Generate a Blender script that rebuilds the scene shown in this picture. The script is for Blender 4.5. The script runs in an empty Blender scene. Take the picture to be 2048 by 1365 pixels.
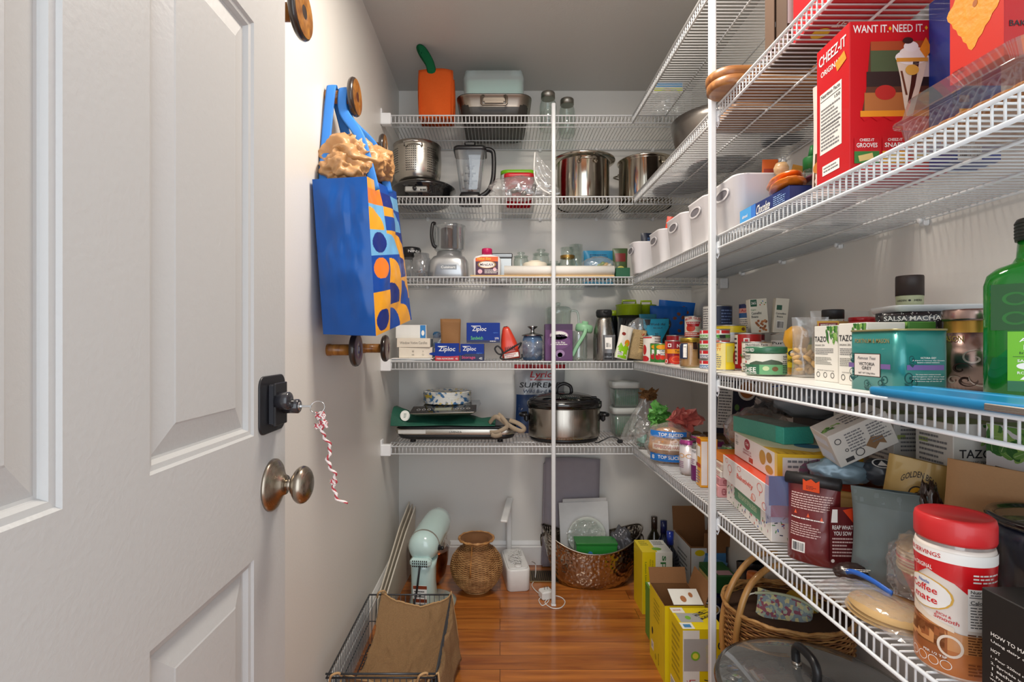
import bpy, bmesh, math, random
from mathutils import Vector, Matrix, noise
from mathutils.geometry import tessellate_polygon
R = math.radians; PI = math.pi; sin = math.sin; cos = math.cos
rnd = random.Random(7)
# ------------------------------------------------------------------ camera, world, lights, exposure
F = 1036.0; VX = 1000.0; VY = 685.0; ZC = 1.148     # focal length in px, vanishing point, eye height
sc = bpy.context.scene; col = sc.collection
cd = bpy.data.cameras.new('camera'); cam = bpy.data.objects.new('camera', cd); col.objects.link(cam)
cam.location = (0, 0, ZC); cam.rotation_euler = (PI / 2, 0, 0)
cd.sensor_width = 36; cd.lens = 36 * F / 2048; cd.shift_x = (1024 - VX) / 2048; cd.shift_y = (VY - 682.5) / 2048
cd.clip_start = .02
sc.camera = cam
sc.view_settings.view_transform = 'Standard'; sc.view_settings.look = 'None'
sc.view_settings.gamma = 1; sc.view_settings.use_curve_mapping = False
sc.view_settings.exposure = 0.42
wd = bpy.data.worlds.new('world'); sc.world = wd; wd.use_nodes = True
bgn = wd.node_tree.nodes['Background']; bgn.inputs[0].default_value = (.91, .955, 1, 1); bgn.inputs[1].default_value = .75

def area(name, loc, rot, sx, sy, power, colr, shape='RECTANGLE'):
    l = bpy.data.lights.new(name, 'AREA'); l.energy = power; l.color = colr; l.shape = shape; l.size = sx; l.size_y = sy
    o = bpy.data.objects.new(name, l); o.location = loc; o.rotation_euler = rot; col.objects.link(o); return o
area('ceiling_light_glow', (.14, 1.22, 2.41), (0, 0, 0), .40, .40, 17, (1, .90, .78), 'DISK')
area('doorway_fill', (.25, -.55, 1.35), (R(90), 0, 0), 1.3, 2.0, 11, (.86, .93, 1))  # cool fill lamp added in the doorway behind the camera, evens the light

# ------------------------------------------------------------------ materials
def lin(h):
    if isinstance(h, tuple): c = h
    else:
        h = h.lstrip('#'); c = [int(h[i:i + 2], 16) / 255 for i in (0, 2, 4)]
    return tuple((x / 12.92 if x <= .04045 else ((x + .055) / 1.055) ** 2.4) for x in c) + (1,)
MC = {}
def mat(h, rough=.5, metal=0, var=.06, bump=0, bs=60, coat=0, spec=.5, sub=0):
    k = (h, rough, metal, var, bump, bs, coat, spec, sub)
    if k in MC: return MC[k]
    m = bpy.data.materials.new('surface_' + str(h).strip('#')); m.use_nodes = True
    n = m.node_tree.nodes; L = m.node_tree.links; b = n['Principled BSDF']
    c = lin(h)
    tc = n.new('ShaderNodeTexCoord'); ns = n.new('ShaderNodeTexNoise'); ns.inputs['Scale'].default_value = bs if bump else 25
    ns.inputs['Detail'].default_value = 3
    L.new(tc.outputs['Object'], ns.inputs['Vector'])
    mx = n.new('ShaderNodeMix'); mx.data_type = 'RGBA'
    mx.inputs[6].default_value = tuple(min(1, x * (1 - var)) for x in c[:3]) + (1,)
    mx.inputs[7].default_value = tuple(min(1, x * (1 + var)) for x in c[:3]) + (1,)
    L.new(ns.outputs['Fac'], mx.inputs[0]); L.new(mx.outputs[2], b.inputs['Base Color'])
    b.inputs['Roughness'].default_value = rough; b.inputs['Metallic'].default_value = metal
    b.inputs['Coat Weight'].default_value = coat; b.inputs['Specular IOR Level'].default_value = spec
    if sub:
        b.inputs['Subsurface Weight'].default_value = sub; b.inputs['Subsurface Radius'].default_value = (.01, .01, .01)
    if bump:
        bp = n.new('ShaderNodeBump'); bp.inputs['Strength'].default_value = bump; bp.inputs['Distance'].default_value = .004
        L.new(ns.outputs['Fac'], bp.inputs['Height']); L.new(bp.outputs[0], b.inputs['Normal'])
    MC[k] = m; return m
def clear(h='#ffffff', tint='#f4f8f8', rough=.03, f0=.06, f1=.7, cloud=0, bump=0, bs=30):
    """thin clear plastic or glass: see-through with sheen at grazing angles; cloud mixes in a milky diffuse"""
    k = ('c', h, tint, rough, f0, f1, cloud, bump, bs)
    if k in MC: return MC[k]
    m = bpy.data.materials.new('clear_plastic'); m.use_nodes = True
    n = m.node_tree.nodes; L = m.node_tree.links; n.remove(n['Principled BSDF']); out = n['Material Output']
    tr = n.new('ShaderNodeBsdfTransparent'); tr.inputs[0].default_value = lin(tint)
    gl = n.new('ShaderNodeBsdfGlossy'); gl.inputs[0].default_value = lin(h); gl.inputs['Roughness'].default_value = rough
    lw = n.new('ShaderNodeLayerWeight'); lw.inputs[0].default_value = .5
    mr = n.new('ShaderNodeMapRange'); mr.inputs[3].default_value = f0; mr.inputs[4].default_value = f1
    pw = n.new('ShaderNodeMath'); pw.operation = 'POWER'; pw.inputs[1].default_value = 2.2
    L.new(lw.outputs['Facing'], pw.inputs[0]); L.new(pw.outputs[0], mr.inputs[0])
    mx = n.new('ShaderNodeMixShader'); L.new(mr.outputs[0], mx.inputs[0]); L.new(tr.outputs[0], mx.inputs[1]); L.new(gl.outputs[0], mx.inputs[2])
    last = mx
    if cloud:
        df = n.new('ShaderNodeBsdfDiffuse'); df.inputs[0].default_value = lin(h)
        m2 = n.new('ShaderNodeMixShader'); m2.inputs[0].default_value = cloud
        L.new(mx.outputs[0], m2.inputs[1]); L.new(df.outputs[0], m2.inputs[2]); last = m2
    if bump:
        tc = n.new('ShaderNodeTexCoord'); ns = n.new('ShaderNodeTexNoise'); ns.inputs['Scale'].default_value = bs; ns.inputs['Detail'].default_value = 2
        L.new(tc.outputs['Object'], ns.inputs['Vector'])
        bp = n.new('ShaderNodeBump'); bp.inputs['Strength'].default_value = bump; bp.inputs['Distance'].default_value = .01
        L.new(ns.outputs['Fac'], bp.inputs['Height']); L.new(bp.outputs[0], gl.inputs['Normal']); L.new(bp.outputs[0], lw.inputs['Normal'])
    L.new(last.outputs[0], out.inputs[0]); MC[k] = m; return m
def wood(a, b, scale=(3, 40, 40), rough=.35, coat=.3):
    k = ('w', a, b, scale, rough)
    if k in MC: return MC[k]
    m = bpy.data.materials.new('wood_grain'); m.use_nodes = True
    n = m.node_tree.nodes; L = m.node_tree.links; bs = n['Principled BSDF']
    tc = n.new('ShaderNodeTexCoord'); mp = n.new('ShaderNodeMapping'); mp.inputs['Scale'].default_value = scale
    ns = n.new('ShaderNodeTexNoise'); ns.inputs['Scale'].default_value = 1.5; ns.inputs['Detail'].default_value = 5; ns.inputs['Distortion'].default_value = .6
    rp = n.new('ShaderNodeValToRGB'); rp.color_ramp.elements[0].color = lin(a); rp.color_ramp.elements[1].color = lin(b)
    rp.color_ramp.elements[0].position = .32; rp.color_ramp.elements[1].position = .68
    L.new(tc.outputs['Object'], mp.inputs[0]); L.new(mp.outputs[0], ns.inputs['Vector']); L.new(ns.outputs['Fac'], rp.inputs[0])
    L.new(rp.outputs[0], bs.inputs['Base Color']); bs.inputs['Roughness'].default_value = rough; bs.inputs['Coat Weight'].default_value = coat
    MC[k] = m; return m
def steel(h='#b9b4ab', rough=.22, scale=(1, 1, 120), amt=.12):
    k = ('s', h, rough, scale, amt)
    if k in MC: return MC[k]
    m = bpy.data.materials.new('brushed_steel'); m.use_nodes = True
    n = m.node_tree.nodes; L = m.node_tree.links; b = n['Principled BSDF']
    b.inputs['Base Color'].default_value = lin(h); b.inputs['Metallic'].default_value = 1
    tc = n.new('ShaderNodeTexCoord'); mp = n.new('ShaderNodeMapping'); mp.inputs['Scale'].default_value = scale
    ns = n.new('ShaderNodeTexNoise'); ns.inputs['Scale'].default_value = 4
    mr = n.new('ShaderNodeMapRange'); mr.inputs[3].default_value = rough - amt * .5; mr.inputs[4].default_value = rough + amt
    L.new(tc.outputs['Object'], mp.inputs[0]); L.new(mp.outputs[0], ns.inputs['Vector']); L.new(ns.outputs['Fac'], mr.inputs[0]); L.new(mr.outputs[0], b.inputs['Roughness'])
    MC[k] = m; return m
def wicker(a='#8a5a30', b='#d09a5c', su=90, sv=130):
    k = ('wi', a, b, su, sv)
    if k in MC: return MC[k]
    m = bpy.data.materials.new('woven_wicker'); m.use_nodes = True
    n = m.node_tree.nodes; L = m.node_tree.links; bs = n['Principled BSDF']
    tc = n.new('ShaderNodeTexCoord'); ns = n.new('ShaderNodeTexNoise'); ns.inputs['Scale'].default_value = 38; ns.inputs['Detail'].default_value = 4
    rp = n.new('ShaderNodeValToRGB'); rp.color_ramp.elements[0].color = lin(a); rp.color_ramp.elements[1].color = lin(b)
    rp.color_ramp.elements[0].position = .3; rp.color_ramp.elements[1].position = .7
    L.new(tc.outputs['Object'], ns.inputs['Vector']); L.new(ns.outputs['Fac'], rp.inputs[0]); L.new(rp.outputs[0], bs.inputs['Base Color'])
    bs.inputs['Roughness'].default_value = .5
    MC[k] = m; return m

WHITE = mat('#f4f4f2', .45); BLACK = mat('#17171a', .35, var=.2); INK = mat('#26262a', .6); INKG = mat('#77777a', .6)
PRW = mat('#f6f4ef', .5); RED = mat('#c3141f', .35, coat=.3); KRAFT = mat('#a5774a', .75, bump=.15, bs=200)

# ------------------------------------------------------------------ mesh collector
class M:
    def __init__(s): s.v = []; s.f = []; s.m = []; s.sm = []; s.mats = []; s.T = None
    def mi(s, mt):
        if mt not in s.mats: s.mats.append(mt)
        return s.mats.index(mt)
    def add(s, vs, fs, mt, smooth=False):
        o = len(s.v)
        if s.T is not None: vs = [s.T @ Vector(p) for p in vs]
        s.v.extend([tuple(p) for p in vs])
        many = isinstance(mt, list)
        for i, f in enumerate(fs):
            s.f.append(tuple(o + j for j in f)); s.m.append(s.mi(mt[i] if many else mt)); s.sm.append(smooth)
        return s
    def box(s, c, d, mt, e=0.0):
        x, y, z = c; a, b, h = d[0] / 2, d[1] / 2, d[2] / 2
        ms = mt if isinstance(mt, (list, tuple)) else [mt] * 6           # -Y front, +Y back, -X left, +X right, +Z top, -Z bottom
        if e <= 0:
            V = [(x + i * a, y + j * b, z + k * h) for i in (-1, 1) for j in (-1, 1) for k in (-1, 1)]
            Fc = [(0, 4, 5, 1), (2, 3, 7, 6), (0, 1, 3, 2), (4, 6, 7, 5), (1, 5, 7, 3), (0, 2, 6, 4)]
            return s.add(V, Fc, list(ms))
        e = min(e, a * .9, b * .9, h * .9); V = []; ix = {}
        for i in (-1, 1):
            for j in (-1, 1):
                for k in (-1, 1):
                    for ax in range(3):
                        p = [i * (a - e), j * (b - e), k * (h - e)]
                        p[ax] = (i * a, j * b, k * h)[ax]
                        ix[(i, j, k, ax)] = len(V); V.append((x + p[0], y + p[1], z + p[2]))
        g = lambda i, j, k, ax: ix[(i, j, k, ax)]
        Fc = [(g(-1, -1, -1, 1), g(1, -1, -1, 1), g(1, -1, 1, 1), g(-1, -1, 1, 1)), (g(1, 1, -1, 1), g(-1, 1, -1, 1), g(-1, 1, 1, 1), g(1, 1, 1, 1)),
              (g(-1, 1, -1, 0), g(-1, -1, -1, 0), g(-1, -1, 1, 0), g(-1, 1, 1, 0)), (g(1, -1, -1, 0), g(1, 1, -1, 0), g(1, 1, 1, 0), g(1, -1, 1, 0)),
              (g(-1, -1, 1, 2), g(1, -1, 1, 2), g(1, 1, 1, 2), g(-1, 1, 1, 2)), (g(-1, 1, -1, 2), g(1, 1, -1, 2), g(1, -1, -1, 2), g(-1, -1, -1, 2))]
        mm = list(ms)
        for i in (-1, 1):
            for j in (-1, 1):
                Fc.append((g(i, j, -1, 0), g(i, j, 1, 0), g(i, j, 1, 1), g(i, j, -1, 1))); mm.append(ms[2] if i < 0 else ms[3])
                Fc.append((g(i, -1, j, 0), g(i, 1, j, 0), g(i, 1, j, 2), g(i, -1, j, 2))); mm.append(ms[2] if i < 0 else ms[3])
                Fc.append((g(-1, i, j, 1), g(1, i, j, 1), g(1, i, j, 2), g(-1, i, j, 2))); mm.append(ms[0] if i < 0 else ms[1])
                for k in (-1, 1): Fc.append((g(i, j, k, 0), g(i, j, k, 1), g(i, j, k, 2))); mm.append(ms[0])
        return s.add(V, Fc, mm)
    def lathe(s, prof, mt, c=(0, 0, 0), n=32, sx=1, sy=1, smooth=True, caps=True, ax='z', a0=0, a1=2 * PI):
        full = abs(a1 - a0 - 2 * PI) < 1e-6; cols = n if full else n + 1; V = []
        for (r, z) in prof:
            for k in range(cols):
                a = a0 + (a1 - a0) * k / n; x, y = r * cos(a) * sx, r * sin(a) * sy
                p = (x, y, z) if ax == 'z' else ((z, x, y) if ax == 'x' else (x, z, y))
                V.append((c[0] + p[0], c[1] + p[1], c[2] + p[2]))
        Fc = []; mm = []
        many = isinstance(mt, list)
        for i in range(len(prof) - 1):
            for k in range(n):
                k2 = (k + 1) % cols
                q = (i * cols + k, i * cols + k2, (i + 1) * cols + k2, (i + 1) * cols + k)
                Fc.append(q); mm.append(mt[i] if many else mt)
        s.add(V, Fc, mm, smooth)
        if caps and full:
            for i, rv in ((0, True), (len(prof) - 1, False)):
                if prof[i][0] > 1e-5:
                    o = len(s.v) - len(V); ring = [o + i * cols + k for k in range(cols)]
                    if rv: ring = ring[::-1]
                    s.f.append(tuple(ring)); s.m.append(s.mi(mm[0] if i == 0 else mm[-1])); s.sm.append(False)
        return s
    def loft(s, secs, mt, n=5, caps=(1, 1), smooth=True):
        """secs: (cx, cy, z, w, d, corner) rounded-rectangle rings"""
        V = []; N = 4 * (n + 1)
        for (cx, cy, z, w, d, rc) in secs:
            rc = min(rc, w / 2 - 1e-5, d / 2 - 1e-5)
            for q, (sx, sy) in enumerate(((1, 1), (-1, 1), (-1, -1), (1, -1))):
                for k in range(n + 1):
                    a = q * PI / 2 + k / n * PI / 2
                    V.append((cx + sx * (w / 2 - rc) + rc * cos(a), cy + sy * (d / 2 - rc) + rc * sin(a), z))
        Fc = []; mm = []; many = isinstance(mt, list)
        for i in range(len(secs) - 1):
            for k in range(N):
                Fc.append((i * N + k, i * N + (k + 1) % N, (i + 1) * N + (k + 1) % N, (i + 1) * N + k)); mm.append(mt[i] if many else mt)
        o = len(s.v); s.add(V, Fc, mm, smooth)
        if caps[0]: s.f.append(tuple(o + k for k in reversed(range(N)))); s.m.append(s.mi(mm[0])); s.sm.append(False)
        if caps[1]: s.f.append(tuple(o + (len(secs) - 1) * N + k for k in range(N))); s.m.append(s.mi(mm[-1])); s.sm.append(False)
        return s
    def tube(s, pts, r, mt, n=8, closed=False, smooth=True, flat=None):
        P = [Vector(p) for p in pts]; L = len(P); V = []; up = None
        rr = r if isinstance(r, (list, tuple)) else [r] * L
        for i, p in enumerate(P):
            a = P[(i - 1) % L] if (closed or i > 0) else p; b = P[(i + 1) % L] if (closed or i < L - 1) else p
            t = (b - a)
            if t.length < 1e-9: t = Vector((0, 0, 1))
            t.normalize()
            if up is None: up = Vector((0, 0, 1)) if abs(t.z) < .9 else Vector((0, 1, 0))
            x = t.cross(up)
            if x.length < 1e-6: x = t.cross(Vector((1, 0, 0)))
            x.normalize(); y = x.cross(t).normalized(); up = y
            fx, fy = (rr[i], rr[i]) if flat is None else (flat[0], flat[1])
            for k in range(n):
                an = 2 * PI * k / n; V.append(p + x * fx * cos(an) + y * fy * sin(an))
        Fc = []
        for i in range(L if closed else L - 1):
            j = (i + 1) % L
            for k in range(n): Fc.append((i * n + k, i * n + (k + 1) % n, j * n + (k + 1) % n, j * n + k))
        if not closed: Fc.append(tuple(range(n))[::-1]); Fc.append(tuple((L - 1) * n + k for k in range(n)))
        return s.add(V, Fc, mt, smooth)
    def grid(s, fn, nu, nv, mt, smooth=True, closed_u=False):
        V = [fn(i / nu, j / nv) for j in range(nv + 1) for i in range(nu + 1)]
        Fc = [(j * (nu + 1) + i, j * (nu + 1) + i + 1, (j + 1) * (nu + 1) + i + 1, (j + 1) * (nu + 1) + i) for j in range(nv) for i in range(nu)]
        if callable(mt) and not hasattr(mt, 'name'): mt = [mt((i + .5) / nu, (j + .5) / nv) for j in range(nv) for i in range(nu)]
        return s.add(V, Fc, mt, smooth)
    def build(s, name, parent=None, sub=0, solid=0, weld=False):
        me = bpy.data.meshes.new(name); me.from_pydata(s.v, [], s.f)
        for m_ in s.mats: me.materials.append(m_)
        me.polygons.foreach_set('material_index', s.m); me.polygons.foreach_set('use_smooth', s.sm); me.update()
        if weld:
            bm = bmesh.new(); bm.from_mesh(me); bmesh.ops.remove_doubles(bm, verts=bm.verts, dist=1e-5); bm.to_mesh(me); bm.free()
        o = bpy.data.objects.new(name, me); col.objects.link(o)
        if parent: o.parent = parent
        if sub: md = o.modifiers.new('smooth', 'SUBSURF'); md.levels = sub; md.render_levels = sub
        if solid: md = o.modifiers.new('thickness', 'SOLIDIFY'); md.thickness = solid; md.offset = 0
        return o

# ------------------------------------------------------------------ printing on surfaces
TG = {}
def text_geo(t):
    if t in TG: return TG[t]
    cu = bpy.data.curves.new('lettering', 'FONT'); cu.body = t; cu.resolution_u = 2; cu.offset = .012
    ob = bpy.data.objects.new('lettering', cu); me = ob.to_mesh()
    vs = [(v.co.x, v.co.y) for v in me.vertices]; fs = [tuple(p.vertices) for p in me.polygons]
    ob.to_mesh_clear(); bpy.data.objects.remove(ob); bpy.data.curves.remove(cu)
    if vs:
        x0 = min(v[0] for v in vs); x1 = max(v[0] for v in vs); y0 = min(v[1] for v in vs); y1 = max(v[1] for v in vs)
        vs = [((x - (x0 + x1) / 2) / (x1 - x0), (y - (y0 + y1) / 2) / (y1 - y0)) for x, y in vs]
    TG[t] = (vs, fs); return TG[t]
def rot2(x, y, a): return (x * cos(a) - y * sin(a), x * sin(a) + y * cos(a))
def pr(m, S, w, h, items, cut=0):
    """items in fractions of a w x h face; S(u, v, off) takes metres; cut = tessellation step for curved faces"""
    for it in items:
        k = it[0]; polys = []; L = 1
        kw = it[-1] if isinstance(it[-1], dict) else {}
        if k == 'r':
            _, u0, v0, u1, v1, mt = it[:6]; a = R(kw.get('rot', 0)); cu, cv, du, dv = (u0 + u1) / 2 * w, (v0 + v1) / 2 * h, abs(u1 - u0) / 2 * w, abs(v1 - v0) / 2 * h
            q = [rot2(x, y, a) for x, y in ((-du, -dv), (du, -dv), (du, dv), (-du, dv))]
            polys = [([(cu + x, cv + y) for x, y in q], [(0, 1, 2, 3)])]
        elif k == 'e':
            _, u, v, ru, rv, mt = it[:6]; n = kw.get('n', 20); L = 2; a = R(kw.get('rot', 0)); 
            if kw.get('abs'): rx, ry = ru, rv
            else: rx, ry = ru * w, rv * h
            q = [rot2(rx * cos(2 * PI * i / n), ry * sin(2 * PI * i / n), a) for i in range(n)]
            polys = [([(u * w + x, v * h + y) for x, y in q], [tuple(range(n))])]
        elif k == 'o':                                                    # ring
            _, u, v, ru, rv, th, mt = it[:7]; n = 24; L = 2; P = []
            for i in range(n):
                an = 2 * PI * i / n; P.append((u * w + ru * w * cos(an), v * h + rv * h * sin(an)))
            for i in range(n):
                an = 2 * PI * i / n; P.append((u * w + ru * w * (1 - th) * cos(an), v * h + rv * h * (1 - th) * sin(an)))
            polys = [(P, [(i, (i + 1) % n, n + (i + 1) % n, n + i) for i in range(n)])]
        elif k == 'p':
            _, pts, mt = it[:3]; L = 2
            P = [(x * w, y * h) for x, y in pts]
            tr = tessellate_polygon([[Vector((x, y, 0)) for x, y in P]]); polys = [(P, [tuple(t) for t in tr])]
        elif k == 't':
            _, t, u, v, tw, th, mt = it[:7]; L = 3; vs, fs = text_geo(t); a = R(kw.get('rot', 0)); sh = kw.get('sh', 0); arc = kw.get('arc', 0)
            W, H = (tw * w, th * h)
            if abs(kw.get('rot', 0)) in (90, 270): W, H = th * h, tw * w
            P = []
            for x, y in vs:
                xx, yy = x * W + sh * y * H, y * H
                if arc: yy += arc * H * (1 - (2 * x) ** 2)
                xx, yy = rot2(xx, yy, a); P.append((u * w + xx, v * h + yy))
            polys = [(P, fs)]
        elif k == 'l':                                                    # lines of fine print
            _, u0, v0, u1, v1, n, mt = it[:7]; P = []; fs = []; rr = random.Random(int(abs(u0 * 1000 + v0 * 77 + n)))
            for i in range(n):
                y = (v1 + (v0 - v1) * (i + .5) / n) * h; t = abs(v1 - v0) / n * h * kw.get('f', .22); x = u0 * w; xe = (u1 - (u1 - u0) * rr.choice((0, 0, .06, .12, .3)) * kw.get('rag', 1)) * w
                while x < xe:
                    ln = rr.uniform(.02, .07) * kw.get('wl', 1) * max(w, .06); x2 = min(x + ln, xe); b = len(P)
                    P += [(x, y - t), (x2, y - t), (x2, y + t), (x, y + t)]; fs.append((b, b + 1, b + 2, b + 3)); x = x2 + ln * .22
            polys = [(P, fs)]; L = 3
        elif k == 'bar':                                                  # barcode
            _, u0, v0, u1, v1, mt, bgm = it[:7]; rr = random.Random(5); P = [(u0 * w, v0 * h), (u1 * w, v0 * h), (u1 * w, v1 * h), (u0 * w, v1 * h)]
            pr(m, S, w, h, [('r', u0, v0, u1, v1, bgm, {'L': kw.get('L', 1)})], cut); P = []; fs = []; mg = (v1 - v0) * .12
            vert = kw.get('vert', False); n = kw.get('n', 22)
            for i in range(n):
                a_ = (i + .5) / n; th = rr.choice((.25, .4, .7)) / n
                if vert: yy = v0 + (v1 - v0) * (.08 + .84 * a_); b = len(P); P += [((u0 + (u1 - u0) * .12) * w, (yy - th * (v1 - v0) * .4) * h), ((u1 - (u1 - u0) * .12) * w, (yy - th * (v1 - v0) * .4) * h), ((u1 - (u1 - u0) * .12) * w, (yy + th * (v1 - v0) * .4) * h), ((u0 + (u1 - u0) * .12) * w, (yy + th * (v1 - v0) * .4) * h)]
                else: xx = u0 + (u1 - u0) * (.08 + .84 * a_); b = len(P); P += [((xx - th * (u1 - u0) * .4) * w, (v0 + mg) * h), ((xx + th * (u1 - u0) * .4) * w, (v0 + mg) * h), ((xx + th * (u1 - u0) * .4) * w, (v1 - mg) * h), ((xx - th * (u1 - u0) * .4) * w, (v1 - mg) * h)]
                fs.append((b, b + 1, b + 2, b + 3))
            polys = [(P, fs)]; L = 3
        L = kw.get('L', L); off = .0002 * L + (.0004 if cut else 0)
        for P, fs in polys:
            if not P: continue
            if cut and k != 'bar' and k != 'l':
                bm = bmesh.new(); bv = [bm.verts.new((x, y, 0)) for x, y in P]
                for f in fs:
                    try: bm.faces.new([bv[i] for i in f])
                    except ValueError: pass
                for ax in (0, 1):
                    lo = min(p[ax] for p in P); hi = max(p[ax] for p in P); q = math.ceil(lo / cut) * cut
                    while q < hi - 1e-6:
                        if q > lo + 1e-6:
                            co = (q, 0, 0) if ax == 0 else (0, q, 0); no = (1, 0, 0) if ax == 0 else (0, 1, 0)
                            bmesh.ops.bisect_plane(bm, geom=bm.verts[:] + bm.edges[:] + bm.faces[:], plane_co=co, plane_no=no, dist=1e-7)
                        q += cut
                bm.verts.index_update()
                P = [(v.co.x, v.co.y) for v in bm.verts]; fs = [tuple(v.index for v in f.verts) for f in bm.faces]; bm.free()
            m.add([S(x, y, off) for x, y in P], fs, mt, bool(cut))
def frame(O, U, V):
    O = Vector(O); U = Vector(U).normalized(); V = Vector(V).normalized(); N = U.cross(V)
    return lambda u, v, off: O + U * u + V * v + N * off
def carton(w, d, h, base, front=(), left=(), top=(), right=(), back=(), e=.0012, m=None, fm=None):
    """printed box standing on z=0, centred; front faces -Y, left -X"""
    m = m or M(); m.box((0, 0, h / 2), (w, d, h), fm or base, e)
    for items, S, a, b in ((front, frame((-w / 2, -d / 2, 0), (1, 0, 0), (0, 0, 1)), w, h), (left, frame((-w / 2, d / 2, 0), (0, -1, 0), (0, 0, 1)), d, h),
                           (right, frame((w / 2, -d / 2, 0), (0, 1, 0), (0, 0, 1)), d, h), (back, frame((w / 2, d / 2, 0), (-1, 0, 0), (0, 0, 1)), w, h),
                           (top, frame((-w / 2, -d / 2, h), (1, 0, 0), (0, 1, 0)), w, d)):
        if items: pr(m, S, a, b, items)
    return m
def cylS(r, z0=0, c=(0, 0), rz=None):
    """u runs over the half turned to -Y (width pi*r)"""
    def S(u, v, off):
        a = u / r - PI / 2; q = (rz(v) if rz else r) + off
        return (c[0] + q * sin(a), c[1] - q * cos(a), z0 + v)
    return S
def lerp_prof(prof):
    def f(z):
        for (r0, z0), (r1, z1) in zip(prof, prof[1:]):
            if z0 <= z <= z1: return r0 + (r1 - r0) * ((z - z0) / (z1 - z0) if z1 > z0 else 0)
        return prof[-1][0] if z > prof[-1][1] else prof[0][0]
    return f

# ------------------------------------------------------------------ scene tree
USED = {}
def X(px, Y): return (px - VX) / F * Y
def Z(py, Y): return ZC + (VY - py) / F * Y
def tag(o, label, cat, group=None, kind=None):
    if label: o['label'] = label
    if cat: o['category'] = cat
    if group: o['group'] = group
    if kind: o['kind'] = kind
    return o
def thing(name, label, cat, loc=(0, 0, 0), rot=(0, 0, 0), group=None):
    o = bpy.data.objects.new(name, None); col.objects.link(o); o.empty_display_size = .02
    o.location = loc; o.rotation_euler = rot if isinstance(rot, tuple) else (0, 0, rot); return tag(o, label, cat, group)
def solo(name, m, label, cat, loc=(0, 0, 0), rot=(0, 0, 0), group=None, **k):
    o = m.build(name, **k); o.location = loc; o.rotation_euler = rot if isinstance(rot, tuple) else (0, 0, rot); return tag(o, label, cat, group)
def struct(name, m, parent=None, **k):
    o = m.build(name, parent, **k)
    if parent is None: o['kind'] = 'structure'
    return o
def dup(root, label, loc, rot=(0, 0, 0), group=None, scale=None):
    def cp(o, p):
        c = o.copy(); col.objects.link(c); c.parent = p
        for ch in KIDS(o): cp(ch, c)
        return c
    r = cp(root, None); r['label'] = label; r.location = loc; r.rotation_euler = rot if isinstance(rot, tuple) else (0, 0, rot)
    if group: r['group'] = group
    if scale: r.scale = scale
    return r
def KIDS(o): return [c for c in bpy.data.objects if c.parent == o]
# ------------------------------------------------------------------ room shell
YB = 2.681; YF = 2.277; XL = -.523; XR = .991; CEIL = 2.45; XRF = .589
def wall_mat(name, h, bump=.25):
    m = bpy.data.materials.new(name); m.use_nodes = True; n = m.node_tree.nodes; L = m.node_tree.links; b = n['Principled BSDF']
    tc = n.new('ShaderNodeTexCoord'); a = n.new('ShaderNodeTexNoise'); a.inputs['Scale'].default_value = 140; a.inputs['Detail'].default_value = 4
    c = n.new('ShaderNodeTexNoise'); c.inputs['Scale'].default_value = 1.3
    L.new(tc.outputs['Object'], a.inputs['Vector']); L.new(tc.outputs['Object'], c.inputs['Vector'])
    mx = n.new('ShaderNodeMix'); mx.data_type = 'RGBA'; q = lin(h)
    mx.inputs[6].default_value = tuple(x * .97 for x in q[:3]) + (1,); mx.inputs[7].default_value = tuple(min(1, x * 1.02) for x in q[:3]) + (1,)
    L.new(c.outputs['Fac'], mx.inputs[0]); L.new(mx.outputs[2], b.inputs['Base Color']); b.inputs['Roughness'].default_value = .42
    bp = n.new('ShaderNodeBump'); bp.inputs['Strength'].default_value = bump; bp.inputs['Distance'].default_value = .0015
    L.new(a.outputs['Fac'], bp.inputs['Height']); L.new(bp.outputs[0], b.inputs['Normal']); return m
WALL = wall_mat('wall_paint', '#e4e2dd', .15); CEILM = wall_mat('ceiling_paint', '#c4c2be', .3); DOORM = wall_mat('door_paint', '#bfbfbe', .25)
TRIM = mat('#e9e9e8', .35)
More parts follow.
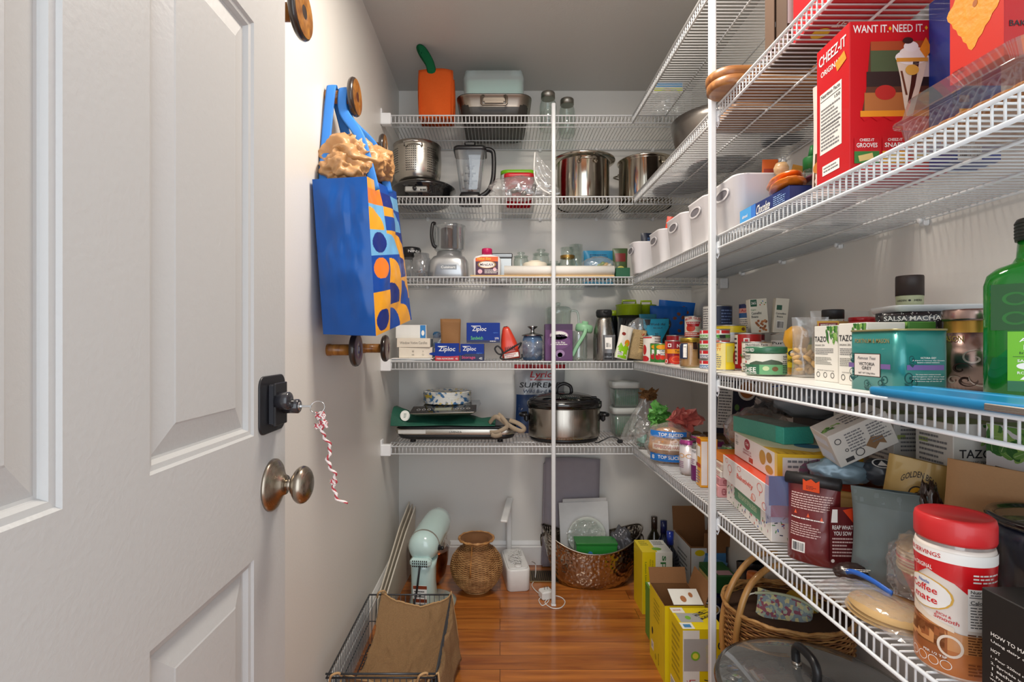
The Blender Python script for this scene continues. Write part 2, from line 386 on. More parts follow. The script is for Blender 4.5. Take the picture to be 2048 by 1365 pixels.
def floor_mat():
    m = bpy.data.materials.new('oak_planks'); m.use_nodes = True; n = m.node_tree.nodes; L = m.node_tree.links; b = n['Principled BSDF']
    tc = n.new('ShaderNodeTexCoord')
    br = n.new('ShaderNodeTexBrick'); br.inputs['Scale'].default_value = 1; br.inputs['Row Height'].default_value = .0826; br.inputs['Brick Width'].default_value = .92
    br.inputs['Mortar Size'].default_value = .0011; br.inputs['Mortar Smooth'].default_value = .3; br.offset = .37
    br.inputs['Color1'].default_value = (0, 0, 0, 1); br.inputs['Color2'].default_value = (1, 1, 1, 1); br.inputs['Mortar'].default_value = (.5, .5, .5, 1)
    L.new(tc.outputs['Object'], br.inputs['Vector'])
    mp = n.new('ShaderNodeMapping'); mp.inputs['Scale'].default_value = (1.7, 15, 1)
    ad = n.new('ShaderNodeVectorMath'); ad.operation = 'MULTIPLY_ADD'; ad.inputs[1].default_value = (3.1, 7.7, 5)
    L.new(br.outputs['Color'], ad.inputs[0]); L.new(tc.outputs['Object'], ad.inputs[2]); L.new(ad.outputs[0], mp.inputs[0])
    ns = n.new('ShaderNodeTexNoise'); ns.inputs['Scale'].default_value = 1.6; ns.inputs['Detail'].default_value = 6; ns.inputs['Distortion'].default_value = 1.1
    L.new(mp.outputs[0], ns.inputs['Vector'])
    wv = n.new('ShaderNodeTexWave'); wv.bands_direction = 'Y'; wv.inputs['Scale'].default_value = .55; wv.inputs['Distortion'].default_value = 6; wv.inputs['Detail'].default_value = 3; wv.inputs['Detail Scale'].default_value = .6
    L.new(mp.outputs[0], wv.inputs['Vector'])
    r1 = n.new('ShaderNodeValToRGB'); r1.color_ramp.elements[0].color = lin('#9c5522'); r1.color_ramp.elements[1].color = lin('#cc8038')
    r1.color_ramp.elements[0].position = .3; r1.color_ramp.elements[1].position = .66
    L.new(ns.outputs['Fac'], r1.inputs[0])
    m1 = n.new('ShaderNodeMix'); m1.data_type = 'RGBA'; m1.blend_type = 'MULTIPLY'; m1.inputs[0].default_value = .14
    L.new(r1.outputs[0], m1.inputs[6]); L.new(wv.outputs['Color'], m1.inputs[7])
    r2 = n.new('ShaderNodeValToRGB'); r2.color_ramp.elements[0].color = (.74, .66, .6, 1); r2.color_ramp.elements[1].color = (1.15, 1.12, 1.1, 1)
    L.new(br.outputs['Color'], r2.inputs[0])
    m2 = n.new('ShaderNodeMix'); m2.data_type = 'RGBA'; m2.blend_type = 'MULTIPLY'; m2.inputs[0].default_value = .8
    L.new(m1.outputs[2], m2.inputs[6]); L.new(r2.outputs[0], m2.inputs[7])
    m3 = n.new('ShaderNodeMix'); m3.data_type = 'RGBA'; m3.inputs[7].default_value = lin('#3a1a08'); L.new(br.outputs['Fac'], m3.inputs[0]); L.new(m2.outputs[2], m3.inputs[6])
    L.new(m3.outputs[2], b.inputs['Base Color']); b.inputs['Roughness'].default_value = .3; b.inputs['Coat Weight'].default_value = .5; b.inputs['Coat Roughness'].default_value = .12
    bp = n.new('ShaderNodeBump'); bp.inputs['Strength'].default_value = .25; bp.inputs['Distance'].default_value = .001; bp.invert = True
    L.new(br.outputs['Fac'], bp.inputs['Height']); L.new(bp.outputs[0], b.inputs['Normal']); return m
struct('floor', M().box(((XL + XR) / 2, .8, -.02), (XR - XL + .2, YB * 2 - 1.5 + .1, .04), floor_mat()))
struct('ceiling', M().box(((XL + XR) / 2, 1.1, CEIL + .02), (XR - XL + .2, 3.3, .04), CEILM))
struct('wall_back', M().box(((XL + XR) / 2, YB + .03, CEIL / 2), (XR - XL + .2, .06, CEIL), WALL))
struct('wall_left', M().box((XL - .03, 1.1, CEIL / 2), (.06, 3.3, CEIL), WALL))
struct('wall_right', M().box((XR + .03, 1.1, CEIL / 2), (.06, 3.3, CEIL), WALL))
def baseboard(name, p0, p1, nrm):
    p0 = Vector(p0); p1 = Vector(p1); N = Vector(nrm)
    prof = [(0, 0), (.014, 0), (.014, .092), (.011, .096), (.011, .104), (.007, .112), (.003, .120), (0, .122)]
    V = []
    for p in (p0, p1):
        for a, z in prof: V.append(p + N * a + Vector((0, 0, z)))
    k = len(prof); Fc = [(i, (i + 1) % k, k + (i + 1) % k, k + i) for i in range(k)] + [tuple(range(k)), tuple(range(2 * k - 1, k - 1, -1))]
    struct(name, M().add(V, Fc, TRIM))
baseboard('baseboard_back', (XL, YB, 0), (XR, YB, 0), (0, -1, 0))
baseboard('baseboard_left', (XL, 1.05, 0), (XL, YB, 0), (1, 0, 0))
baseboard('baseboard_right', (XR, YB, 0), (XR, -.3, 0), (-1, 0, 0))

# ------------------------------------------------------------------ door, open against the left wall
DX = -.38
def make_door():
    d = M(); y0, y1, z0, z1 = .103, .9156, .012, 2.04
    ys = [y0, .212, .450, .562, .800, y1]; zs = [z0, .24, .812, 1.003, 1.642, 1.752, 1.925, z1]
    prof = [(0, 0), (.003, .0035), (.009, .0045), (.012, .009), (.013, .011), (.016, .0115), (.048, .004), (.050, .003)]
    P = lambda y, z, dep=0: (DX - dep, y, z)
    for i in range(5):
        for j in range(7):
            a, b, c, e = ys[i], ys[i + 1], zs[j], zs[j + 1]
            if i in (1, 3) and j in (1, 3, 5):
                for (s0, q0), (s1, q1) in zip(prof, prof[1:]):
                    A = [(a + s0, c + s0), (b - s0, c + s0), (b - s0, e - s0), (a + s0, e - s0)]; B = [(a + s1, c + s1), (b - s1, c + s1), (b - s1, e - s1), (a + s1, e - s1)]
                    d.add([P(*p, q0) for p in A] + [P(*p, q1) for p in B], [(k, (k + 1) % 4, 4 + (k + 1) % 4, 4 + k) for k in range(4)], DOORM)
                s_, q_ = prof[-1]; d.add([P(a + s_, c + s_, q_), P(b - s_, c + s_, q_), P(b - s_, e - s_, q_), P(a + s_, e - s_, q_)], [(0, 1, 2, 3)], DOORM)
            else: d.add([P(a, c), P(b, c), P(b, e), P(a, e)], [(0, 1, 2, 3)], DOORM)
    x2 = DX - .035
    d.add([(DX, y1, z0), (x2, y1, z0), (x2, y1, z1), (DX, y1, z1), (DX, y0, z0), (x2, y0, z0), (x2, y0, z1), (DX, y0, z1)],
          [(0, 1, 2, 3), (5, 4, 7, 6), (1, 5, 6, 2), (3, 2, 6, 7), (0, 4, 5, 1)], DOORM)
    door = struct('door_1', d)
    NK = steel('#a59a8c', .25, (60, 1, 1), .15)
    k = M(); T = (DX, .865, .910)
    rose = M().lathe([(.043, 0), (.043, .003), (.040, .006), (.026, .013), (.0175, .019), (.0155, .024), (.0, .024)], NK, T, 40, ax='x'); rose.build('knob_rose', door)
    k.lathe([(.0095, .02), (.0095, .036)], NK, T, 24, ax='x')
    pf = [(.0095, .033), (.016, .034)] + [(.031 * sin(a), .050 - .0165 * cos(a)) for a in [R(30 + i * 10) for i in range(16)]]
    k.lathe(pf, NK, T, 40, ax='x'); k.build('door_knob', door)
    PL = mat('#202024', .4, var=.1); PG = mat('#2c2c31', .25, coat=.4)
    pl = M(); pl.T = Matrix.Translation((DX, .862, 1.046)) @ Matrix.Rotation(R(90), 4, 'Y')
    pl.loft([(0, 0, 0, .094, .096, .016), (0, 0, .002, .094, .096, .016), (0, 0, .003, .091, .093, .015)], PL)
    lk = thing('magnetic_lock', 'black magnetic lock plate with a key in it on the white door', 'lock'); pl.build('lock_plate', lk)
    b = M(); b.box((DX + .009, .862, 1.046), (.012, .042, .066), PG, .002); b.box((DX + .0145, .862, 1.046), (.004, .046, .070), PL, .001); b.build('lock_block', lk)
    c = M(); c.lathe([(.0145, .014), (.0145, .034), (.013, .036), (0, .036)], PG, (DX, .850, 1.052), 24, ax='x'); c.lathe([(.012, .015), (.012, .040), (.010, .042), (0, .042)], PG, (DX, .874, 1.040), 24, ax='x')
    c.lathe([(.0075, .0415), (.0075, .0425), (0, .0425)], steel('#c8c8c8', .2), (DX, .874, 1.040), 20, ax='x'); c.build('lock_cylinder', lk)
    ky = thing('key', 'small silver key in the black door lock, ring threaded with string', 'key')
    kk = M(); x = DX + .042; kk.box((x + .010, .874, 1.040), (.020, .0015, .004), steel('#cfcfcf', .2), .0003); kk.build('key_shaft', ky)
    kr = M(); kr.tube([(x + .030 + .012 * cos(a), .874 + .004 * sin(a), 1.038 + .010 * sin(a)) for a in [2 * PI * i / 20 for i in range(20)]], .0008, steel('#cfcfcf', .2), 6, closed=True); kr.build('key_ring', ky)
    st = thing('braided_string', 'red and white twisted string hanging from the key ring', 'string')
    SR = mat('#b8424a', .85); SW = mat('#e9dcd8', .85); ctr = []
    for i in range(90):
        t = i / 89; z = 1.030 - t * .158; xx = x + .036 + t * .030 + .003 * sin(t * 21) + (.002 * sin(t * 60)); yy = .874 + .003 * cos(t * 17)
        if t > .93: xx += (t - .93) * .16; z += (t - .93) * .06
        ctr.append(Vector((xx, yy, z)))
    for ph, mt, nm in ((0, SR, 'red_strand'), (PI, SW, 'white_strand'), (PI / 2, SW, 'white_strand')):
        q = M(); q.tube([c_ + Vector((.0017 * cos(i * .85 + ph), .0017 * sin(i * .85 + ph), 0)) for i, c_ in enumerate(ctr)], .0015, mt, 5)
        for bx, bz, br in ((.034, 1.024, .006), (.040, 1.010, .006), (.030, 1.006, .004), (.056, .912, .0035)):
            q.tube([(x + bx + br * cos(j * 1.3 + ph) * 1.2, .874 + br * .7 * sin(j * 2.1 + ph), bz + br * sin(j * 1.7 + ph)) for j in range(14)], .0014, mt, 5)
        q.build(nm, st)
make_door()

# ------------------------------------------------------------------ wire shelves
WIRE = mat('#e0e3e5', .32, var=.03, coat=.2); CLIP = mat('#eef0f2', .4, var=.03)
SZ = [2.144, 1.787, 1.434, 1.0625, .690]           # top of the wire deck, top shelf first
PITCH = .0163
DZ = .0018                                         # wires lie half a wire above
def back_shelf(z, label):
    t = thing('wire_shelf', label, 'shelf', group='white wire pantry shelves'); y0, y1 = YF, YB - .006
    w = M(); x = XL + .03
    while x < XR - .01:
        w.tube([(x, y1, z), (x, y0 + .003, z), (x, y0, z - .002), (x, y0, z - .034)], .0016, WIRE, 5, smooth=True); x += PITCH
    w.build('deck_wires', t)
    for nm, y, zz, r in (('front_rail', YF - .003, z, .003), ('front_rail', YF - .003, z - .033, .003), ('cross_rod', YF + .11, z - .004, .0026), ('cross_rod', YF + .27, z - .004, .0026), ('cross_rod', YB - .012, z - .003, .003)):
        m = M(); m.tube([(XL + .02, y, zz), (XR - .004, y, zz)], r, WIRE, 8); m.build(nm, t)
    b = M(); b.box((XL + .0225, YF + .001, z - .016), (.045, .03, .05), CLIP, .003); b.box((XL + .003, YF + .005, z + .01), (.006, .035, .04), CLIP, .002); b.build('end_bracket', t)
    for i in range(5):
        m = M(); m.box((XL + .15 + i * .29, YB - .008, z - .004), (.016, .014, .018), CLIP, .003); m.lathe([(.006, 0), (.006, .004), (0, .004)], CLIP, (XL + .15 + i * .29, YB - .018, z - .002), 12, ax='y'); m.build('wall_clip', t)
def right_shelf(z, label, xf=XRF):
    t = thing('wire_shelf', label, 'shelf', group='white wire pantry shelves'); y0, y1 = .18, YF - .0065
    w = M(); y = y1 - .004
    while y > y0:
        w.tube([(XR - .006, y, z), (xf + .003, y, z), (xf, y, z - .002), (xf, y, z - .034)], .0017, WIRE, 6); y -= PITCH
    w.build('deck_wires', t)
    for nm, x, zz, r in (('front_rail', xf - .003, z, .0032), ('front_rail', xf - .003, z - .033, .0032), ('cross_rod', xf + .14, z - .0045, .0028), ('cross_rod', xf + .28, z - .0045, .0028), ('cross_rod', XR - .012, z - .003, .003)):
        m = M(); m.tube([(x, y1, zz), (x, y0, zz)], r, WIRE, 10); m.build(nm, t)
    for i in range(7):
        m = M(); yy = .3 + i * .3; m.box((XR - .008, yy, z - .006), (.014, .018, .02), CLIP, .003); m.lathe([(.007, 0), (.007, -.005), (0, -.005)], CLIP, (XR - .017, yy, z - .004), 12, ax='x'); m.build('wall_clip', t)
    m = M(); m.box((XR - .02, YF - .02, z - .03), (.035, .03, .045), CLIP, .003); m.build('corner_bracket', t)
NB = ['top', 'second', 'third', 'fourth', 'lowest']
for i, z in enumerate(SZ):
    back_shelf(z, f'{NB[i]} white wire shelf along the back wall')
    right_shelf(z, f'{NB[i]} white wire shelf along the right wall', XRF + .0 if i else .585)
def pole(x, y, z0, z1, label, clips, flip=1):
    t = thing('shelf_pole', label, 'pole'); s = .0175
    m = M(); m.box((x, y, (z0 + z1) / 2), (s, s, z1 - z0), WIRE, .003); m.build('square_pole', t)
    m = M(); m.box((x, y, z0 + .004), (s + .003, s + .003, .008), CLIP, .002); m.build('foot_cap', t)
    for z in clips:
        c = M(); px, py = (x + .014, y) if flip else (x, y + .012)
        c.box((px, py, z - .032), (.010, .014, .034), CLIP, .003); c.tube([(px + .003, py, z - .012), (px + .004, py, z - .05), (px, py, z - .060), (px - .005, py, z - .052)], .0022, CLIP, 6); c.build('pole_clip', t)
pole(X(1107, YF - .020), YF - .020, 0, 2.19, 'slim white square pole holding the back shelves, standing on the floor', SZ, 0)
pole(X(1424.5, 1.395), 1.395, 0, 2.20, 'thick white square pole in front of the right-hand shelves', SZ, 1)
def liner(x0, x1, y0, y1, z, label):
    solo('shelf_liner', M().box(((x0 + x1) / 2, (y0 + y1) / 2, z), (x1 - x0, y1 - y0, .0012), mat('#e6e6e2', .5)), label, 'liner')
LZ = .0030
liner(XRF + .004, XR - .02, .2, YF - .01, SZ[3] + LZ, 'white plastic liner sheet on the fourth right-hand shelf under the cans')
liner(XRF + .004, XR - .02, 1.36, YF - .01, SZ[2] + LZ, 'pale plastic liner sheet under the white bins')

# ------------------------------------------------------------------ old bobbins used as wall hooks
def bobbin(Y, z, rr, label, disc='#8d5a20', rim='#2e2420', hub=1):
    t = thing('wooden_bobbin', label, 'hook', (XL, Y, z), group='wooden thread bobbins mounted on the left wall')
    WD = wood('#7d4a1c', '#b57a36', (40, 8, 8)); DK = mat(rim, .3, coat=.6, var=.3); DF = wood('#6d3f18', '#a8722c', (5, 30, 30))
    if disc == 'dark': DF = wood('#3a2018', '#5a3428', (5, 30, 30))
    m = M(); m.lathe([(.020 * rr, 0), (.020 * rr, .010), (.0185 * rr, .014), (.0185 * rr, .078)], WD, (0, 0, 0), 24, ax='x'); m.build('spindle', t)
    m = M(); m.lathe([(.0185, .076), (.050 * rr, .077), (.054 * rr, .080), (.056 * rr, .086), (.054 * rr, .092), (.050 * rr, .095)], DK, (0, 0, 0), 40, ax='x'); m.build('disc_rim', t)
    m = M(); m.lathe([(.0505 * rr, .0951), (.030 * rr, .0962), (.014 * rr, .0955), (.010 * rr, .093), (.0, .090)], [DF, DF, DK, BLACK], (0, 0, 0), 40, ax='x', caps=False); m.build('disc_face', t)
bobbin(1.134, 1.871, 1.02, 'wooden bobbin hook highest on the left wall, cut by the top of the frame')
bobbin(1.557, 1.885, 1.0, 'wooden bobbin hook holding the blue handles of the shopping bag')
bobbin(1.94, 1.882, .8, 'small wooden bobbin hook behind the shopping bag near the top shelf')
bobbin(1.57, 1.125, .92, 'dark-faced bobbin hook just below the shopping bag', 'dark')
bobbin(1.973, 1.125, .92, 'bobbin hook beside the cream candle boxes below the bag', 'dark')
# ------------------------------------------------------------------ product builders
STEEL = steel('#c9c6c0', .18, (60, 60, 1), .1); TIN = steel('#c2c0bc', .28, (40, 40, 40), .1); CLR = clear(); FILM = clear('#ffffff', '#fafafa', .12, .10, .75, .10, .9, 22)
GLS = clear('#ffffff', '#eef5f2', .02, .07, .85)
def face(x, y): return -math.atan2(x, y)
def can(label, r, h, x, y, z, base, prints=(), cat='can', name='food_can', group=None, ends=TIN, band=.003, rot=None, tilt=0):
    t = thing(name, label, cat, (x, y, z), (tilt, 0, face(x, y) if rot is None else rot), group)
    m = M(); m.lathe([(r * .985, band), (r * .985, h - band)], base, n=36, caps=False)
    if prints: pr(m, cylS(r * .985), PI * r * .985, h, prints, cut=.007)
    m.build('paper_label', t)
    m = M(); m.lathe([(r * .9, .001), (r * .97, 0), (r, .001), (r, .003), (r * .98, .0045)], ends, n=36); m.build('metal_base', t)
    m = M(); m.lathe([(r * .98, h - .0045), (r, h - .003), (r, h - .001), (r * .975, h), (r * .93, h - .001), (r * .91, h - .0035), (0, h - .003)], ends, n=36, caps=False); m.build('metal_lid', t)
    return t
def soda(label, x, y, z, top, body, prints, group, rot=None, h=.123, r=.0305):
    t = thing('drink_can', label, 'can', (x, y, z), face(x, y) if rot is None else rot, group)
    m = M(); m.lathe([(r * .72, .001), (r * .80, 0), (r * .96, .010), (r, .016), (r, h - .018)], body, n=32); 
    m.lathe([(r, h - .018), (r * .96, h - .010), (r * .84, h - .003)], top, n=32, caps=False)
    if prints: pr(m, cylS(r), PI * r, h, prints, cut=.006)
    m.build('can_body', t)
    m = M(); m.lathe([(r * .84, h - .003), (r * .86, h - .0005), (r * .83, h), (r * .79, h - .004), (0, h - .0035)], STEEL, n=32, caps=False); m.box((0, r * .15, h - .0025), (.010, .018, .0012), STEEL, .0005); m.build('can_lid', t)
    return t
def lidjar(label, r, h, x, y, z, glass, content, lid, lh=.016, lr=1.04, fill=.8, neck=.88, prints=(), cat='jar', name='glass_jar', group=None, contents='contents', tilt=0):
    t = thing(name, label, cat, (x, y, z), (tilt, 0, face(x, y)), group); hb = h - lh
    prof = [(r * .9, 0), (r * .99, .004), (r, .010), (r, hb * .82), (r * (neck + .04), hb * .93), (r * neck, hb * .97), (r * neck, hb + .006)]
    m = M(); m.lathe(prof, glass, n=36)
    if prints: pr(m, cylS(r, rz=lerp_prof(prof)), PI * r, h, prints, cut=.007)
    m.build('jar_body', t)
    if content is not None:
        q = M(); q.lathe([(r * .86, .003), (r * .94, .006), (r * .95, .012), (r * .95, hb * min(.8, fill)), (r * .9, hb * fill), (0, hb * fill + .002)], content, n=28); q.build(contents, t)
    m = M(); L = r * neck * lr; m.lathe([(L, hb), (L, h - .003), (L * .96, h), (0, h)], lid, n=36); m.build('jar_lid', t)
    return t
def pouch(m, w, h, t, mt, prints=(), amp=.002, seed=0, topt=.08, narrow=.06, nu=26, nv=30, back=None, freq=14, p=1.4, cut=.012, lean=0):
    """stand-up pouch: rounded belly, flat sealed top, crinkles; front faces -Y"""
    def th(u, v):
        a = max(0, 1 - abs(2 * u / w - 1) ** 2.6) ** .55; b = v / h
        g = topt + (1 - topt) * max(0, 1 - b ** p) ** .8 * (min(1, .72 + b * 2))
        return t / 2 * a * g
    def nz(u, v, sd):
        e = min(1, (u / w) * 8, (1 - u / w) * 8, v / h * 10)
        return amp * e * (noise.noise(Vector((u * freq + sd, v * freq * .7, seed + sd))) * 1.4 + .8 * abs(noise.noise(Vector((u * freq * 2.3, v * freq * 1.7 + sd, seed * 3.1)))))
    def S(u, v, off, sg=-1):
        b = v / h; s_ = 1 - narrow * sin(PI * min(1, b)) - .02 * b
        return ((u - w / 2) * s_, sg * (th(u, v) + off) + (-nz(u, v, 0) if sg < 0 else nz(u, v, 9)) + lean * v, v)
    m.grid(lambda a, b: S(a * w, b * h, 0), nu, nv, mt)
    m.grid(lambda a, b: S((1 - a) * w, b * h, 0, 1), nu, nv, back or mt)
    V = [S(w * i / nu, 0, 0) for i in range(nu + 1)] + [S(w * i / nu, 0, 0, 1) for i in range(nu + 1)]
    m.add(V, [(i + 1, i, nu + 1 + i, nu + 2 + i) for i in range(nu)], mt)
    if prints: pr(m, S, w, h, prints, cut=cut)
    return S
def blob(m, c, d, mt, seed=0, amp=.25, f=3.0, sub=4, floor=None, flat=False, sharp=1.0, fine=.35):
    bm = bmesh.new(); bmesh.ops.create_icosphere(bm, subdivisions=sub, radius=1)
    V = []
    for v in bm.verts:
        p = v.co.copy(); q = p * f + Vector((seed * 7.3, seed * 3.1, seed))
        k = 1 + amp * (noise.noise(q) * 1.2 + sharp * (.5 - abs(noise.noise(q * 2.1))) * .9 + fine * noise.noise(q * 4.7))
        x, y, z = p.x * k * d[0] / 2, p.y * k * d[1] / 2, p.z * k * d[2] / 2
        z = max(z, -d[2] / 2)
        V.append((c[0] + x, c[1] + y, c[2] + z))
    m.add(V, [tuple(v.index for v in f_.verts) for f_ in bm.faces], mt, not flat); bm.free()
def crumple(m, c, w, h, mt, seed=0, amp=.02, n=24, dep=.03, rot=0, shape=None):
    """crumpled open sheet, roughly facing -Y, ragged outline"""
    def fn(a, b):
        u, v = a * 2 - 1, b * 2 - 1; an = math.atan2(v, u); rr = max(abs(u), abs(v)); k = .78 + .3 * noise.noise(Vector((cos(an) * 1.7 + seed, sin(an) * 1.7, seed)))
        L = math.hypot(u, v) or 1; q = rr / L; u2, v2 = u * q * k, v * q * k
        d = dep * (noise.noise(Vector((u2 * 2 + seed, v2 * 2, 1))) + .8 * abs(noise.noise(Vector((u2 * 4, v2 * 4 + seed, 3)))) * 1.2 + .35 * noise.noise(Vector((u2 * 9, v2 * 9, seed))))
        x, z = rot2(u2 * w / 2, v2 * h / 2, rot)
        return (c[0] + x + amp * noise.noise(Vector((u2 * 5, v2 * 5, seed + 5))), c[1] + d, c[2] + z + amp * noise.noise(Vector((u2 * 5, v2 * 5, seed + 8))))
    m.grid(fn, n, n, mt, smooth=False)
def arcpts(c, r, a0, a1, n, pl='xz', ry=None):
    o = []
    for i in range(n + 1):
        a = a0 + (a1 - a0) * i / n; u, v = r * cos(a), (ry or r) * sin(a)
        o.append((c[0] + u, c[1], c[2] + v) if pl == 'xz' else ((c[0] + u, c[1] + v, c[2]) if pl == 'xy' else (c[0], c[1] + u, c[2] + v)))
    return o
def smooth_path(P, k=6):
    P = [Vector(p) for p in P]; o = []
    for i in range(len(P) - 1):
        a, b, c, d = P[max(i - 1, 0)], P[i], P[i + 1], P[min(i + 2, len(P) - 1)]
        for j in range(k):
            t = j / k; o.append(.5 * ((2 * b) + (c - a) * t + (2 * a - 5 * b + 4 * c - d) * t * t + (3 * b - a - 3 * c + d) * t ** 3))
    o.append(P[-1]); return o
S1, S2, S3, S4, S5 = [z + .0022 for z in SZ]; S3R, S4R = S3 + .0016, S4 + .0016
CBL = mat('#1d1e22', .5, var=.15)

# ================================================================== TOP SHELF, back wall
def l1():
    FO = mat('#c9561f', .9, bump=.5, bs=300, spec=.2); FG = mat('#0f5a36', .9, bump=.5, bs=300, spec=.2)
    t = thing('felt_bag', 'orange felt gift bag with a green strap on the top shelf', 'bag', (X(874, 2.35), 2.35, S1))
    m = M(); w, d, h = .152, .105, .212
    def fr(sg):
        def fn(a, b):
            u = (a - .5) * w * (1 + .05 * sin(b * PI)); z = b * h; cz = 1 - min(1, b * 7)
            return (u, sg * (d / 2 - .012 * (1 - sin(a * PI)) ) * (1 if b > .1 else .9) + .004 * sin(a * 7 + b * 5), z + .012 * cz * (abs(2 * a - 1)) ** 4 + (.006 * sin(a * PI) if b > .95 else 0))
        return fn
    m.grid(fr(-1), 14, 16, FO); m.build('front_panel', t, solid=.004)
    m = M(); m.grid(fr(1), 14, 16, FO); m.build('back_panel', t, solid=.004)
    m = M(); m.grid(lambda a, b: (-w / 2 + .004 + .010 * sin(a * PI) * b, (a - .5) * d, b * h * .97), 6, 8, FO)
    m.grid(lambda a, b: (w / 2 - .004 - .018 * sin(a * PI) * b, (a - .5) * d, b * h * .97), 6, 8, FO); m.grid(lambda a, b: ((a - .5) * w * .95, (b - .5) * d * .9, .003), 4, 4, FO); m.build('side_gusset', t, solid=.003)
    m = M(); P = smooth_path([(-.015, -.045, .19), (-.025, -.062, .235), (-.052, -.085, .275), (-.068, -.085, .282), (-.062, -.060, .268), (-.030, .0, .235), (-.012, .03, .19)])
    m.tube(P, .01, FG, 8, flat=(.020, .0035)); m.build('green_strap', t)

    PM = steel('#8f857a', .32, (1, 1, 60), .15); DK = mat('#3a3733', .45, var=.15)
    t = thing('roasting_pan', 'deep steel roasting pan with a wire handle on the top shelf', 'pan', (X(989, 2.46), 2.46, S1))
    m = M(); m.loft([(0, 0, 0, .27, .28, .05), (0, 0, .003, .285, .295, .055), (0, 0, .050, .305, .315, .055), (0, 0, .094, .325, .335, .055), (0, 0, .098, .338, .348, .06), (0, 0, .101, .338, .348, .06), (0, 0, .098, .325, .335, .055), (0, 0, .006, .285, .295, .05)], [DK, DK, PM, PM, DK, DK, DK], 6); m.build('pan_body', t)
    m = M(); y = -.178; m.box((0, -.170, .076), (.100, .004, .020), PM, .002)
    m.tube([(-.046, y, .088), (-.050, y - .008, .086), (-.056, y - .012, .078), (-.056, y - .014, .048), (-.050, y - .014, .042), (.050, y - .014, .042), (.056, y - .014, .048), (.056, y - .012, .078), (.050, y - .008, .086), (.046, y, .088)], .0045, PM, 10)
    m.box((0, -.174, .064), (.085, .003, .012), PM, .001); m.build('wire_handle', t)
    MN = clear('#b9e4d6', '#d6f2ea', .2, .1, .6, .7); LD = clear('#eff7f8', '#f2fafa', .12, .12, .6, .30)
    t = thing('cake_carrier', 'mint plastic cake carrier with a frosted lid sitting on the roasting pan', 'container', (X(988, 2.47), 2.47, S1 + .103))
    m = M(); m.loft([(0, 0, 0, .25, .20, .03), (0, 0, .012, .262, .21, .03), (0, 0, .098, .268, .215, .03)], MN, 5, caps=(1, 1)); m.build('carrier_base', t)
    m = M(); m.loft([(0, 0, .030, .275, .222, .03), (0, 0, .11, .280, .226, .032), (0, 0, .140, .268, .215, .035), (0, 0, .146, .240, .19, .03)], LD, 5, caps=(0, 1))
    for sx in (-.105, .105): m.box((sx, -.08, .139), (.05, .03, .022), LD, .006)
    m.build('frosted_lid', t)
    m = M()
    for sx in (-.085, .085): m.box((sx, -.118, .012), (.032, .01, .020), mat('#a9bcbc', .4), .003)
    m.build('latch', t)
    def mason(x, y, h, lab):
        t = thing('mason_jar', lab, 'jar', (x, y, S1), group='empty mason jars on the top shelf')
        m = M(); r = .040; prof = [(r * .85, 0), (r, .008), (r, h * .62), (r * .93, h * .72), (r * .78, h * .8), (r * .78, h * .86)]
        m.lathe(prof, GLS, n=32); pr(m, cylS(r), PI * r, h, [('o', .5, .36, .2, .2, .2, GLS), ('e', .5, .36, .1, .1, GLS)], cut=.006); m.build('glass_body', t)
        m = M(); m.lathe([(r * .82, h * .84), (r * .82, h * .98), (r * .78, h), (0, h)], mat('#9f9c94', .4, 1), n=32); m.build('screw_lid', t)
    mason(X(1096, 2.44), 2.44, .176, 'left empty mason jar with a metal lid on the top shelf'); mason(X(1134, 2.51), 2.51, .178, 'right empty mason jar, partly behind the slim pole, on the top shelf')
    # package of clear cups on the right-hand top shelf
    t = thing('cup_package', 'clear bag of plastic cups with a blue and yellow header on the top right shelf', 'package', (.765, 2.36, S1))
    m = M(); m.box((0, 0, .160), (.135, .012, .05), mat('#f0f0ea', .5), .003); pr(m, frame((-.0675, -.006, .135), (1, 0, 0), (0, 0, 1)), .135, .05, [('r', .02, .5, .98, .98, mat('#2a8ed0', .4)), ('r', .02, .12, .98, .45, mat('#c2d32a', .4)), ('e', .5, .3, .12, .12, mat('#f5d21e', .4))]); m.build('header_card', t)
    m = M()
    for cx in (-.045, 0, .045): m.lathe([(.016, .01), (.020, .05), (.022, .07), (.022, .075), (.013, .075), (.015, .120)], clear('#ffffff', '#e6ecec', .1, .12, .7, .12), (cx, 0, 0), 20)
    m.build('plastic_cups', t)
    m = M(); blob(m, (0, 0, .075), (.15, .10, .15), FILM, 3, .12); m.build('film_bag', t)
l1()

